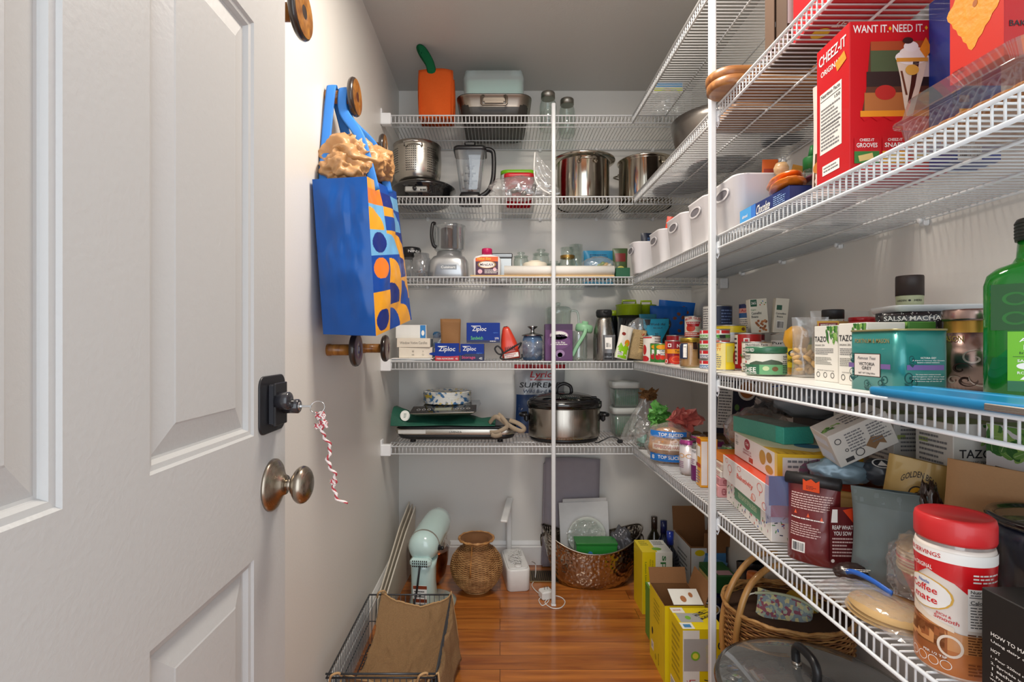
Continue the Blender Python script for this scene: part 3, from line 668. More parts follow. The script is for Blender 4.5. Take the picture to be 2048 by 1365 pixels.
# ================================================================== SECOND SHELF, back wall
def l2():
    BG = mat('#141416', .12, var=.1, coat=.6); y = 2.44
    t = thing('slow_cooker', 'round black cooker with a silver control panel at the left end of the second shelf', 'appliance', (X(848, y), y, S2))
    m = M(); m.lathe([(.10, 0), (.115, .004), (.128, .03), (.135, .055), (.150, .068), (.150, .076), (.138, .086), (.11, .09), (0, .09)], BG, n=48); m.build('cooker_body', t)
    m = M(); m.box((-.015, -.137, .040), (.10, .012, .026), mat('#a9a9a6', .3, .8), .004); m.build('control_panel', t)
    m = M(); m.lathe([(.009, 0), (.009, -.010), (0, -.010)], BLACK, (-.02, -.144, .041), 20, ax='y')
    for q in (.008, .018, .026): m.lathe([(.0035, 0), (.0035, -.003), (0, -.003)], BLACK, (q, -.144, .036), 10, ax='y')
    m.build('control_knob', t)
    t = thing('steamer_pot', 'perforated steel steamer basket sitting on the black slow cooker', 'pot', (X(834.5, y), y, S2 + .0915))
    m = M(); m.lathe([(.060, 0), (.085, .004), (.102, .02), (.111, .055), (.113, .115), (.111, .165), (.112, .185), (.110, .187), (.107, .165), (.10, .02), (0, .006)], steel('#b8b3aa', .22, (1, 1, 60), .1), n=56)
    for pa in (-.95, -.1, .8):
        for i in range(6):
            for j in range(11):
                a = pa + (i - 2.5) * .078; zz = .045 + j * .0105; r = .1135 if zz > .05 else .111
                pr(m, cylS(r), PI * r, 1, [('e', (a + PI / 2) / PI, zz, .0024, .0024, mat('#2c2a28', .6), {'abs': 1, 'n': 8})])
    m.build('perforated_bowl', t)
    m = M(); m.tube([(-.04, -.112, .150), (-.04, -.128, .165), (.0, -.134, .168), (.04, -.128, .165), (.04, -.112, .150)], .004, STEEL, 8); m.build('rim_handle', t)
    y = 2.41; t = thing('blender_jar', 'clear square blender jar with a black lid and handle on the second shelf', 'blender', (X(941, y), y, S2))
    m = M(); m.loft([(0, 0, .045, .085, .085, .014), (0, 0, .06, .095, .095, .016), (0, 0, .235, .140, .125, .02)], clear('#ffffff', '#dfe5ea', .03, .12, .8, .04), 4, caps=(1, 0)); m.build('clear_jar', t)
    m = M(); m.loft([(0, 0, 0, .105, .10, .02), (0, 0, .03, .10, .095, .018), (0, 0, .046, .088, .088, .015)], BLACK, 4); m.build('jar_base', t)
    m = M(); m.loft([(0, 0, .233, .150, .132, .02), (0, 0, .248, .150, .132, .02), (0, 0, .254, .14, .12, .02)], BLACK, 4); m.box((0, 0, .263), (.05, .11, .022), BLACK, .006); m.build('jar_lid', t)
    m = M(); m.tube(smooth_path([(.060, -.02, .25), (.095, -.02, .245), (.108, -.02, .22), (.106, -.02, .12), (.085, -.02, .06), (.045, -.02, .030)]), .011, BLACK, 10); m.build('jar_handle', t)
    m = M(); GR = mat('#4c4e54', .4)
    m.lathe([(.006, .04), (.006, .22), (0, .225)], GR, n=12)
    for k in range(4): m.box((0, 0, .075 + k * .035), (.075 - k * .012, .012, .005), GR, .001); m.lathe([(.013, .06 + k * .035), (.013, .068 + k * .035)], GR, n=14)
    m.build('blade_stack', t)
    t = thing('food_container', 'white plastic container with a lime green lid on the second shelf', 'container', (X(1036, 2.55), 2.55, S2))
    m = M(); m.loft([(0, 0, 0, .15, .12, .03), (0, 0, .17, .168, .13, .035)], mat('#f1f2ef', .35), 5); m.build('container_body', t)
    m = M(); m.loft([(0, 0, .17, .172, .134, .035), (0, 0, .187, .172, .134, .035)], mat('#7ec41e', .35), 5); m.build('container_lid', t)
    t = thing('food_container', 'red translucent container in front of the white one on the second shelf', 'container', (X(1038, 2.43), 2.43, S2))
    RT = clear('#c01e2c', '#e89aa0', .15, .1, .5, .6); m = M(); m.loft([(0, 0, 0, .115, .09, .02), (0, 0, .115, .135, .10, .025)], RT, 5); m.build('container_body', t)
    m = M(); m.loft([(0, 0, .115, .142, .106, .025), (0, 0, .136, .142, .106, .025), (0, 0, .140, .13, .095, .025)], mat('#c4202c', .35), 5); m.build('container_lid', t)
    t = thing('plastic_bag', 'crumpled clear plastic bag of small metal parts on the second shelf beside the steel pot', 'bag', (X(1050, 2.34), 2.34, S2))
    m = M(); blob(m, (-.02, 0, .052), (.27, .07, .104), FILM, 2, .22, 2.6); m.build('film_bag', t)
    m = M()
    for k in range(7): m.T = Matrix.Translation((-.07 + k * .022, rnd.uniform(-.012, .012), .03 + (k % 3) * .012)) @ Matrix.Rotation(k * 1.3, 4, 'Y'); m.lathe([(.010, -.016), (.012, 0), (.009, .016)], mat('#8a8782', .3, .9) if k % 2 else mat('#b9bcc2', .3, .6), n=12)
    m.T = None; m.build('metal_nozzles', t)
    t = thing('zip_pouch', 'open clear pouch with a white zip edge leaning between the containers and the steel pot', 'bag', (X(1090, 2.29), 2.29, S2))
    m = M(); m.grid(lambda a, b: (-.045 + a * (.11 - .03 * b) + .006 * sin(b * 9), -.002 + .02 * noise.noise(Vector((a * 4, b * 5, 2))), .012 + b * .19 - a * b * .1), 12, 14, FILM); m.build('film_sheet', t)
    m = M(); m.tube(smooth_path([(-.044, 0, .20), (-.048, 0, .13), (-.04, -.002, .07), (-.012, -.002, .035), (.02, 0, .018)]), .003, mat('#eceae6', .4), 6, flat=(.0035, .0015)); m.build('zip_edge', t)
    def stockpot(x, y, rim, label, ang, hs):
        t = thing('stock_pot', label, 'pot', (x, y, S2), ang); P = steel('#bfb8aa', .10, (60, 60, 1), .08); D = steel('#6f675c', .3)
        m = M(); m.lathe([(.105, 0), (.119, .003), (.122, .012), (.122, .205), (.124, .206)], P, n=64); m.lathe([(.119, .0005), (.122, .004), (.122, .018), (.1225, .022)], D, n=64, caps=False); m.build('pot_body', t)
        m = M(); m.lathe([(.124, .203), (rim - .006, .207), (rim, .212), (rim, .217), (rim - .006, .220), (rim - .02, .222), (.06, .235), (0, .238)], P, n=64, caps=False); m.build('pot_lid', t)
        for sg in hs:
            m = M(); yy = -.122 * sg
            for q in (-.038, .038): m.lathe([(.008, 0), (.010, -.004 * sg), (.006, -.010 * sg), (.0, -.011 * sg)], P, (q, yy, .176), 14, ax='y')
            m.tube([(-.038, yy - .006 * sg, .176), (-.036, yy - .035 * sg, .178), (-.028, yy - .045 * sg, .178), (.028, yy - .045 * sg, .178), (.036, yy - .035 * sg, .178), (.038, yy - .006 * sg, .176)], .0042, P, 10); m.build('loop_handle', t)
    stockpot(X(1166, 2.46), 2.46, .150, 'tall shiny steel stock pot just right of the slim pole on the second shelf', 0, (1,))
    stockpot(X(1290, 2.47), 2.47, .131, 'steel stock pot in the right corner of the second shelf behind the sloping wire shelf', R(38), (1, -1))
l2()

# ================================================================== THIRD SHELF, back wall
def l3():
    t = thing('blender_cup', 'black-lidded blender cup behind the blue shopping bag on the third shelf', 'cup', (X(822, 2.5), 2.5, S3), face(X(822, 2.5), 2.5))
    m = M(); m.lathe([(.036, 0), (.042, .01), (.045, .12)], clear('#ffffff', '#cfd4d8', .04, .15, .7, .05), n=28); m.build('clear_cup', t)
    m = M(); m.lathe([(.048, .118), (.048, .158), (.044, .166), (0, .166)], BLACK, n=28); pr(m, cylS(.048), PI * .048, .17, [('t', 'NINJA', .62, .84, .42, .09, mat('#d8d8d8', .5))], cut=.006); m.build('cup_lid', t)
    t = thing('blender_cup', 'clear ribbed blender cup left of the silver food processor', 'cup', (X(843, 2.42), 2.42, S3))
    G2 = clear('#ffffff', '#c9cdd2', .05, .16, .7, .08)
    m = M(); m.lathe([(.040, 0), (.042, .01), (.043, .10), (.036, .108), (.036, .125), (0, .126)], G2, n=20); m.build('clear_cup', t)
    t = thing('plastic_dish', 'shallow clear plastic dish at the front of the third shelf beside the food processor', 'dish', (X(838, 2.325), 2.325, S3)); t.scale = (.8, .8, .95)
    m = M(); m.lathe([(.035, 0), (.045, .004), (.050, .030), (.052, .032), (.048, .030), (.042, .006), (0, .005)], G2, n=28); m.build('dish_body', t)
    y = 2.41; t = thing('food_processor', 'silver food processor with a clear bowl and black handle on the third shelf', 'appliance', (X(899, y), y, S3)); SV = mat('#b7b9bb', .28, .75, var=.03)
    m = M(); m.loft([(0, 0, 0, .168, .15, .03), (0, 0, .008, .178, .16, .034), (0, 0, .085, .170, .155, .04), (0, 0, .105, .145, .14, .05), (0, 0, .112, .12, .12, .055), (0, 0, .128, .115, .115, .055), (0, 0, .130, .09, .09, .045)], SV, 6)
    pr(m, frame((-.09, -.0795, 0), (1, 0, 0), (0, 0.03, 1)), .18, .11, [('r', .30, .36, .72, .56, mat('#8e9092', .3, .6), {'L': 8}), ('t', 'Cuisinart', .51, .46, .36, .10, WHITE, {'L': 10})])
    m.build('motor_base', t)
    m = M(); m.lathe([(.060, .132), (.070, .140), (.074, .235), (.078, .237), (.078, .250), (.060, .252)], clear('#ffffff', '#e4e8ea', .04, .14, .8, .06), n=36); m.build('clear_bowl', t)
    m = M(); m.lathe([(.028, .150), (.028, .235), (.020, .24)], mat('#2c3138', .35), (-.012, -.01, 0), 18); m.box((.028, -.02, .20), (.022, .03, .12), mat('#4b5560', .35), .004); m.build('blade_hub', t)
    m = M(); m.tube(smooth_path([(-.062, -.04, .255), (-.072, -.05, .25), (-.076, -.055, .2), (-.068, -.055, .155), (-.055, -.05, .145)]), .008, BLACK, 8); m.build('bowl_handle', t)
    y = 2.385; t = thing('laxative_bottle', 'white medicine bottle with a magenta cap and purple label on the third shelf', 'bottle', (X(974, y), y, S3))
    m = M(); VI = mat('#4a2140', .45)
    m.loft([(0, 0, 0, .118, .06, .018), (0, 0, .004, .128, .066, .02), (0, 0, .090, .128, .066, .02), (0, 0, .104, .112, .06, .02), (0, 0, .112, .05, .044, .02), (0, 0, .118, .044, .042, .02)], mat('#f3f1f1', .35), 5)
    pr(m, frame((-.064, -.033, 0), (1, 0, 0), (0, 0, 1)), .128, .12, [('r', .1, .06, .9, .72, VI), ('p', [(.1, .66), (.9, .66), (.9, .84), (.3, .84), (.1, .78)], mat('#e8641f', .45)), ('t', 'Value Size', .4, .77, .5, .09, mat('#ffd23a', .5), {'sh': .2}), ('o', .5, .54, .32, .14, .12, mat('#d8a33a', .4)), ('e', .5, .54, .3, .125, PRW), ('t', 'MiraLAX', .5, .54, .48, .09, VI, {'sh': .2, 'L': 4}), ('e', .26, .28, .08, .085, mat('#e9b9c6', .5)), ('e', .78, .36, .06, .07, mat('#e9b9c6', .5)), ('l', .42, .2, .88, .36, 3, PRW), ('l', .2, .09, .85, .15, 1, mat('#caa7c4', .5))])
    m.build('bottle_body', t)
    m = M(); m.lathe([(.024, .112), (.024, .138), (.022, .142), (0, .142)], mat('#c8145c', .35), n=32); m.build('bottle_cap', t)
    t = thing('storage_tin', 'dented metal tin behind the white medicine bottle on the third shelf', 'tin', (X(1003, 2.48), 2.48, S3))
    m = M(); m.box((0, 0, .055), (.10, .08, .11), steel('#a9aaa8', .3), .004); m.build('tin_body', t)
    m = M(); m.box((0, 0, .121), (.104, .084, .022), steel('#8b8c8c', .3), .004); m.build('tin_lid', t)
    def ljar(px, y, r, h, lab, z=S3, content=None):
        t = thing('glass_jar', lab, 'jar', (X(px, y), y, z), group='glass lidded jars on the third shelf')
        m = M(); m.lathe([(r * .9, 0), (r, .006), (r, h * .72), (r * .9, h * .8), (r * .9, h * .84)], GLS, n=28); m.build('glass_body', t)
        if content: m = M(); m.lathe([(r * .9, .004), (r * .93, .008), (r * .93, h * .5), (0, h * .5)], content, n=24); m.build('wax', t)
        m = M(); m.lathe([(r * .98, h * .84), (r, h * .87), (r * .6, h * .90), (r * .3, h * .92), (r * .55, h * .96), (r * .5, h), (0, h)], GLS, n=28); m.build('glass_lid', t)
    ljar(1042, 2.5, .036, .145, 'glass lidded jar directly behind the white paper roll, left of the pair')
    ljar(1082, 2.53, .042, .165, 'taller glass lidded jar behind the white candle')
    CR = mat('#efe6d2', .5, sub=.2)
    t = thing('pillar_candle', 'wide cream candle behind the paper roll on the third shelf', 'candle', (X(1070, 2.40), 2.40, S3)); m = M(); m.lathe([(.055, 0), (.056, .003), (.056, .075), (.050, .079), (.03, .077), (.03, .086), (.026, .088), (0, .087)], CR, n=36); m.build('wax_body', t)
    ljar(1108, 2.42, .036, .090, 'small candle in a lidded glass jar behind the slim pole', content=CR)
    for px, y, r, h, lab, gold in ((1135, 2.52, .048, .17, 'round glass carafe with a gold band right of the slim pole', 1), (1152, 2.60, .034, .20, 'tall plain glass cylinder vase at the back of the third shelf', 0)):
        t = thing('glass_carafe' if gold else 'glass_vase', lab, 'vase' if not gold else 'carafe', (X(px, y), y, S3))
        m = M(); m.lathe([(r * .8, 0), (r, .012), (r, h * .5), (r * .7, h * .68), (r * .66, h * .8), (r * .75, h)] if gold else [(r, 0), (r, h)], GLS, n=28); m.build('glass_body', t)
        if gold: m = M(); m.lathe([(r * .73, h * .70), (r * .74, h * .78)], mat('#b08b4a', .3, .9), n=28, caps=False); m.build('gold_band', t)
    # wooden board and paper roll
    solo('wooden_board', M().box((0, 0, .005), (.64, .05, .010), wood('#c39a5c', '#e0bd84', (3, 40, 40)), .002), 'long light wooden slat lying at the front edge of the third shelf', 'board', (X(1084, 2.315), 2.318, S3))
    t = thing('paper_roll', 'long white paper roll lying on the wooden slat of the third shelf', 'roll', (X(1118, 2.315), 2.318, S3 + .0102), R(-1.2))
    m = M(); m.lathe([(.022, -.245), (.021, .245)], mat('#f1eee7', .6), (0, 0, .0225), 24, ax='x'); m.build('paper', t)
    t = thing('snack_bag', 'flat turquoise blue snack package standing at the back of the third shelf', 'bag', (X(1197, 2.62), 2.62, S3))
    m = M(); BT = mat('#2f97c8', .4); pouch(m, .158, .175, .05, BT, [('l', .2, .78, .8, .9, 2, mat('#174a78', .5)), ('p', [(.6, .3), (.95, .1), (.98, .75)], mat('#8ec4dc', .5)), ('e', .3, .35, .16, .2, mat('#d9ecf2', .5))], .003); m.build('pouch_body', t)
    t = thing('candy_bag', 'clear bag of mixed wrapped candies on the third shelf in front of the blue package', 'bag', (X(1197, 2.42), 2.42, S3 + .002))
    m = M(); cs = ['#d8d8d8', '#8a1c22', '#2c5a34', '#28364f', '#e7e0d2', '#7f9a3a', '#c9a24a', '#e6e6e6']
    for k in range(26):
        m.T = Matrix.Translation((rnd.uniform(-.055, .055), rnd.uniform(-.02, .02), .014 + rnd.random() ** 1.3 * .075)) @ Matrix.Rotation(rnd.uniform(0, 3), 4, 'Y') @ Matrix.Rotation(rnd.uniform(0, 1), 4, 'X')
        m.lathe([(.003, -.022), (.010, -.015), (.011, .015), (.003, .022)], mat(cs[k % 8], .35), n=8)
    m.T = None; o = m.build('wrapped_candies', t); o['kind'] = 'stuff'
    m = M(); blob(m, (0, 0, .055), (.16, .08, .11), FILM, 5, .1); m.build('film_bag', t)
    t = thing('snack_bag', 'narrow green and red snack bag standing left of the first white bin', 'bag', (X(1240, 2.50), 2.50, S3)); m = M(); pouch(m, .075, .165, .04, mat('#4a5f3c', .35), [('r', .15, .6, .85, .85, mat('#7a2c2c', .4)), ('e', .5, .35, .3, .12, mat('#d9cf6a', .5))], .003, 4); m.build('pouch_body', t)
    t = thing('green_box', 'small dark green box at the front of the third shelf, right end of the slat', 'box', (X(1244, 2.31), 2.315, S3)); m = carton(.062, .05, .042, mat('#1e5a3c', .5)); m.build('box_body', t)
l3()
# ================================================================== FOURTH SHELF, back wall
def l4():
    CR = mat('#e6dccb', .6); GY = mat('#8b8378', .6)
    g = 'magazines lying under the candle boxes'
    for i, (c, w, dx, rz) in enumerate((('#dfe2e4', .20, 0, 2), ('#c9cfd2', .19, .01, -4), ('#eceae6', .185, .012, 3))):
        solo('magazine', M().box((0, 0, .002), (w, .20, .0038), [mat(c, .5)] * 6, .0006), ('bottom', 'middle', 'top')[i] + ' one of the thin magazines under the candle boxes on the fourth shelf', 'magazine', (X(826, 2.42) + dx, 2.40, S4 + i * .0042), R(rz), g)
    z = S4 + .013
    def cbox(nm, lab, x, y, z, w, d, h, rz, pri, top=()):
        t = thing('candle_box', lab, 'box', (x, y, z), R(rz), 'cream votive candle boxes'); m = carton(w, d, h, CR, front=pri, top=top, e=.001); m.build('box_body', t)
        m = M(); m.box((w / 2 + .0015, 0, h / 2), (.002, d * .9, h * .9), mat('#5c7383', .5), .0005); m.build('end_flap', t)
    tm = lambda: [('t', 'IE', .42, .62, .06, .16, GY), ('t', 'X', .72, .62, .04, .16, GY), ('t', 'EIE', .42, .3, .07, .14, GY), ('o', .72, .3, .03, .09, .3, GY)]
    cbox(0, 'lower cream candle box, end on, beside the lowest bobbin hook', X(829, 2.34), 2.40, z, .148, .15, .047, 6, tm())
    cbox(1, 'upper cream candle box printed Window Votive Candles', X(827, 2.34), 2.39, z + .048, .148, .14, .040, 3, [('t', 'Window Votive Candles', .5, .5, .82, .30, GY)])
    t = thing('white_box', 'white box with a bright blue end on top of the cream candle boxes', 'box', (X(822, 2.42), 2.45, z + .0885), R(4)); m = carton(.14, .10, .062, mat('#e9e9e6', .5), front=[('r', .80, .02, .98, .98, mat('#2a7fc4', .4)), ('e', .89, .4, .05, .2, PRW)]); m.build('box_body', t)
    t = thing('glass_bundle', 'blue and clear plastic wrapped bundle between the candle boxes and the freezer bag boxes', 'bundle', (X(882, 2.52), 2.56, S4))
    m = M(); blob(m, (0, 0, .07), (.11, .08, .14), FILM, 8, .15); m.build('film_wrap', t)
    m = M(); 
    for k in range(5): m.lathe([(.018, 0), (.020, .02), (.014, .03), (.0, .032)], clear('#5a96c8', '#9cc4e4', .1, .15, .7, .35), (-.025 + (k % 2) * .04, 0, .004 + k * .025), 14)
    m.build('blue_tealights', t)
    t = thing('paper_bag', 'folded brown paper bag standing behind the freezer bag boxes', 'bag', (X(901, 2.47), 2.47, S4)); m = M()
    m.grid(lambda a, b: ((a - .5) * (.085 + .012 * b), .004 * sin(a * 5 + b * 4), b * .195), 8, 10, KRAFT); m.grid(lambda a, b: ((.5 - a) * (.085 + .012 * b), .014 + .003 * sin(a * 4), b * .19), 8, 10, KRAFT); m.build('paper', t, solid=.001)
    BL = mat('#0a3290', .45, spec=.25); NV = mat('#1c2350', .4); RD = mat('#c01a30', .35, coat=.3); PK = mat('#e2467c', .4); GN = mat('#5fc463', .4); LB = mat('#3e78d8', .4)
    def zbox(lab, px0, px1, y, z, d, h, front, fm, rz=0, top=()):
        w = X(px1, y) - X(px0, y); t = thing('bag_box', lab, 'box', ((X(px0, y) + X(px1, y)) / 2, y + d / 2, z), R(rz), 'boxes of plastic food bags'); m = carton(w, d, h, fm, front=front, top=top); m.build('box_body', t)
    zbox('red and blue freezer bag box, left of the three plastic bag boxes', 870, 918, 2.305, S4, .07, .079, [('r', 0, .34, 1, 1, BL), ('e', .5, .40, .75, .14, BL), ('t', 'Ziploc', .5, .64, .68, .34, WHITE, {'sh': .1, 'L': 4}), ('r', .12, .80, .5, .84, WHITE, {'L': 3}), ('t', 'PARA ALMACENAR', .42, .13, .7, .10, PRW), ('t', '42', .9, .13, .1, .10, PRW)], RD)
    zbox('navy and pink storage bag box at the right of the lower pair', 921, 968, 2.31, S4, .07, .076, [('r', 0, .42, 1, 1, BL), ('t', 'Ziploc', .38, .68, .56, .30, WHITE, {'sh': .1}), ('r', .08, .84, .4, .87, WHITE, {'L': 3}), ('t', 'Storage', .34, .19, .58, .22, PK), ('t', '42', .86, .15, .14, .13, WHITE), ('t', 'ziploc', .8, .45, .25, .1, LB)], NV)
    zbox('blue and green sandwich bag box standing on the storage bag box', 933, 1000, 2.325, S4 + .081, .065, .090, [('r', 0, 0, 1, .12, NV), ('t', 'Ziploc', .38, .66, .42, .28, WHITE, {'sh': .1}), ('r', .14, .82, .42, .85, WHITE, {'L': 3}), ('t', 'Sandwich', .31, .24, .36, .18, GN), ('t', '270', .9, .22, .12, .1, WHITE), ('t', 'ziploc', .87, .5, .15, .07, LB), ('l', .7, .04, .95, .12, 1, PRW)], BL)
    # small red tool
    OR = mat('#d8402a', .3, coat=.4); y = 2.36
    t = thing('hand_vacuum', 'orange-red handheld vacuum sealer with a black cord on the fourth shelf', 'appliance', (X(1023, y), y, S4))
    m = M(); m.T = Matrix.Translation((0, 0, .007)) @ Matrix.Rotation(R(-9), 4, 'Y'); m.loft([(0, 0, .0, .080, .075, .02), (0, 0, .05, .082, .07, .022), (-.002, 0, .10, .060, .05, .02), (-.003, 0, .135, .038, .034, .014), (-.003, 0, .148, .026, .024, .01)], OR, 5)
    pr(m, frame((-.04, -.0375, 0), (1, 0, 0), (0, .02, 1)), .08, .10, [('r', .12, .08, .92, .28, mat('#f0eee8', .5), {'L': 6})] + [('p', [(.22 + k * .1, .40), (.29 + k * .1, .40), (.28 + k * .1, .56), (.25 + k * .1, .60), (.22 + k * .1, .54)], mat('#7c1c12', .5), {'L': 6}) for k in range(6)] + [('l', .18, .1, .86, .26, 2, RED, {'L': 8})]); m.build('body_shell', t)
    m = M(); m.T = Matrix.Rotation(R(-9), 4, 'Y'); m.loft([(-.003, 0, .146, .018, .018, .006), (-.003, 0, .158, .018, .018, .006)], BLACK, 3); m.build('nozzle', t)
    m = M(); m.tube(smooth_path([(.03, -.045, .055), (.042, -.05, .08), (.02, -.052, .070), (-.02, -.05, .045), (-.055, -.052, .03), (-.075, -.05, .052), (-.062, -.05, .066), (-.04, -.052, .04), (-.05, -.05, .012), (-.01, -.052, .007), (.04, -.05, .012), (.045, -.045, .03)]), .0038, CBL, 7); m.build('power_cord', t)
    y = 2.42; t = thing('cookie_jar', 'blue glass canister with a steel knob lid inside a clear bag on the fourth shelf', 'jar', (X(1065, y), y, S4))
    m = M(); m.lathe([(.042, 0), (.046, .01), (.046, .095), (.040, .112)], clear('#88a8d0', '#a9c0de', .05, .15, .7, .35), n=28); m.build('glass_body', t)
    m = M(); m.lathe([(.040, .002), (.044, .03), (.036, .05), (0, .058)], mat('#15151a', .8, bump=.8, bs=120), n=20); m.build('dark_contents', t)
    m = M(); m.lathe([(.05, .112), (.05, .118), (.02, .126), (.010, .13), (.008, .142), (.022, .152), (.024, .158), (0, .160)], steel('#a8a8a8', .2), n=28); m.build('knob_lid', t)
    m = M(); blob(m, (.0, -.005, .05), (.125, .11, .10), FILM, 11, .2); m.build('film_bag', t)
    VI = mat('#5b2d62', .4); VD = mat('#43204a', .4); y = 2.31
    t = thing('laxative_box', 'dark purple medicine carton behind the slim pole on the fourth shelf', 'box', (X(1118, y), y + .035, S4)); w = X(1146, y) - X(1091, y)
    m = carton(w, .065, .165, VI, front=[('r', 0, .84, 1, 1, VD), ('e', .5, .52, .42, .2, mat('#6f3f78', .4)), ('o', .5, .69, .34, .125, .1, mat('#c9a0c6', .4)), ('e', .5, .69, .31, .11, PRW), ('t', 'MiraLAX', .5, .69, .5, .08, VD, {'sh': .15, 'L': 4}), ('t', 'Mix-In Pax', .5, .50, .46, .055, PRW), ('l', .2, .42, .8, .47, 1, PRW), ('e', .54, .2, .17, .1, mat('#9c7aa6', .35)), ('e', .54, .16, .09, .07, mat('#d8c9dd', .3))]); m.build('box_body', t)
    y = 2.50; t = thing('glass_pitcher', 'tall clear plastic pitcher standing behind the purple medicine carton', 'pitcher', (X(1116, y), y, S4))
    m = M(); m.lathe([(.055, 0), (.058, .01), (.062, .22), (.064, .225), (.064, .245), (.050, .255), (.0, .257)], GLS, n=32); m.lathe([(.008, .257), (.014, .270), (.010, .275), (0, .276)], GLS, n=16); m.build('pitcher_body', t)
    m = M(); m.tube(smooth_path([(.062, 0, .235), (.095, 0, .225), (.098, 0, .13), (.062, 0, .06)]), .006, GLS, 8); m.build('pitcher_handle', t)
    y = 2.39; SG = mat('#8fc49a', .4); t = thing('water_bottle', 'clear ribbed bottle with a soft green lid and strap on the fourth shelf', 'bottle', (X(1157, y), y, S4))
    m = M(); m.lathe([(.034, 0), (.038, .006)] + [(.039 + (.0012 if k % 2 else 0), .01 + k * .011) for k in range(11)] + [(.036, .135)], clear('#f0f4f2', '#e0e8e4', .06, .15, .7, .12), n=28); m.build('clear_body', t)
    m = M(); m.T = Matrix.Rotation(R(10), 4, 'Y'); m.lathe([(.036, .132), (.040, .14), (.040, .160), (.034, .168), (.015, .17), (.014, .182), (0, .184)], SG, n=28); m.build('green_lid', t)
    m = M(); m.tube(smooth_path([(.03, -.035, .155), (.02, -.044, .12), (-.01, -.045, .07), (-.035, -.042, .02)]), .004, SG, 6, flat=(.009, .002)); m.build('strap', t)
    y = 2.38; t = thing('thermos_flask', 'tall brushed steel thermos with a black lid on the fourth shelf', 'flask', (X(1208, y), y, S4))
    m = M(); m.lathe([(.048, 0), (.050, .004), (.050, .10), (.046, .14), (.036, .185), (.031, .20)], steel('#a9a59f', .24, (60, 60, 1), .1), n=40); m.build('steel_body', t)
    m = M(); m.lathe([(.032, .198), (.036, .206), (.037, .222), (.033, .232), (0, .234)], CBL, n=32); m.box((0, -.03, .222), (.02, .03, .014), CBL, .004); m.build('black_lid', t)
    LG = mat('#9bb51c', .35, coat=.2); DKB = mat('#1b1c1f', .1, coat=.7)
    def gcont(px, y, r, h, lab):
        t = thing('juice_container', lab, 'container', (X(px, y), y, S4), group='dark containers with lime green lids')
        m = M(); m.lathe([(r * .86, 0), (r * .9, .008), (r, h - .045)], DKB, n=36); m.build('dark_body', t)
        m = M(); m.lathe([(r * 1.04, h - .046), (r * 1.05, h), (r * 1.10, h + .002), (r * 1.10, h + .006), (r * .9, h + .008), (0, h + .008)], LG, n=36); m.tube([(-r * .55, 0, h + .008), (-r * .55, 0, h + .026), (r * .55, 0, h + .026), (r * .55, 0, h + .008)], .005, LG, 8); m.build('green_lid', t)
    gcont(1258, 2.50, .058, .258, 'lime-lidded dark container beside the steel thermos, nearer of the pair'); gcont(1292, 2.58, .046, .262, 'slimmer lime-lidded dark container behind the blue almond bag')
    t = thing('green_spout', 'lime green lid with a spout behind the thermos', 'lid', (X(1226, 2.61), 2.61, S4)); m = M(); m.lathe([(.03, 0), (.03, .20), (.034, .215), (.034, .235), (0, .237)], clear('#303436', '#808890', .05, .3, .7, .3), n=24); m.build('clear_cup', t); m = M(); m.lathe([(.036, .216), (.036, .242), (0, .244)], LG, n=24); m.build('spout_lid', t)
    # packets
    t = thing('tea_packet', 'grey and black foil packet with a white label in front of the thermos', 'bag', (X(1218, 2.315), 2.312, S4 + .001), R(-6)); m = M(); pouch(m, .056, .115, .034, mat('#6e6f72', .3, .3), [('r', .15, .45, .72, .9, PRW), ('bar', .2, .5, .65, .72, INK, PRW, {'L': 2}), ('r', .1, .05, .9, .3, mat('#26262a', .4))], .003, 2); m.build('foil_pouch', t)
    t = thing('snack_packet', 'lime green and white snack packet leaning on the fourth shelf', 'bag', (X(1242, 2.295), 2.306, S4 + .009), (R(-4), R(14), R(8)))
    m = M(); pouch(m, .062, .150, .038, mat('#e8e4da', .4), [('p', [(0.02, .02), (.98, .02), (.98, .30), (.7, .52), (.45, .36), (.2, .48), (.02, .30)], mat('#8cc814', .35)), ('e', .7, .50, .22, .1, mat('#e08a1e', .4)), ('r', .1, .1, .5, .22, PRW, {'L': 3}), ('l', .12, .11, .48, .21, 3, INK, {'L': 4}), ('e', .3, .75, .15, .05, mat('#8a2418', .5))], .004, 6); m.build('pouch_body', t)
    t = thing('grain_bag', 'clear bag of puffed grain with a tan label at the corner of the fourth shelf', 'bag', (X(1272, 2.33), 2.345, S4 + .007), (R(-3), R(8), R(-4)))
    m = M(); pouch(m, .075, .135, .05, mat('#b39a70', .8, var=.35, bump=.9, bs=260), [('p', [(.55, .2), (.95, .3), (.95, .95), (.75, .98)], mat('#c8ab78', .5)), ('e', .8, .85, .12, .06, mat('#a82f20', .5)), ('l', .62, .35, .9, .75, 5, mat('#6a4a28', .5))], .004, 7); m.build('pouch_body', t)
    m = M(); blob(m, (0, .02, .135), (.09, .03, .10), FILM, 12, .2); m.build('film_top', t)
l4()

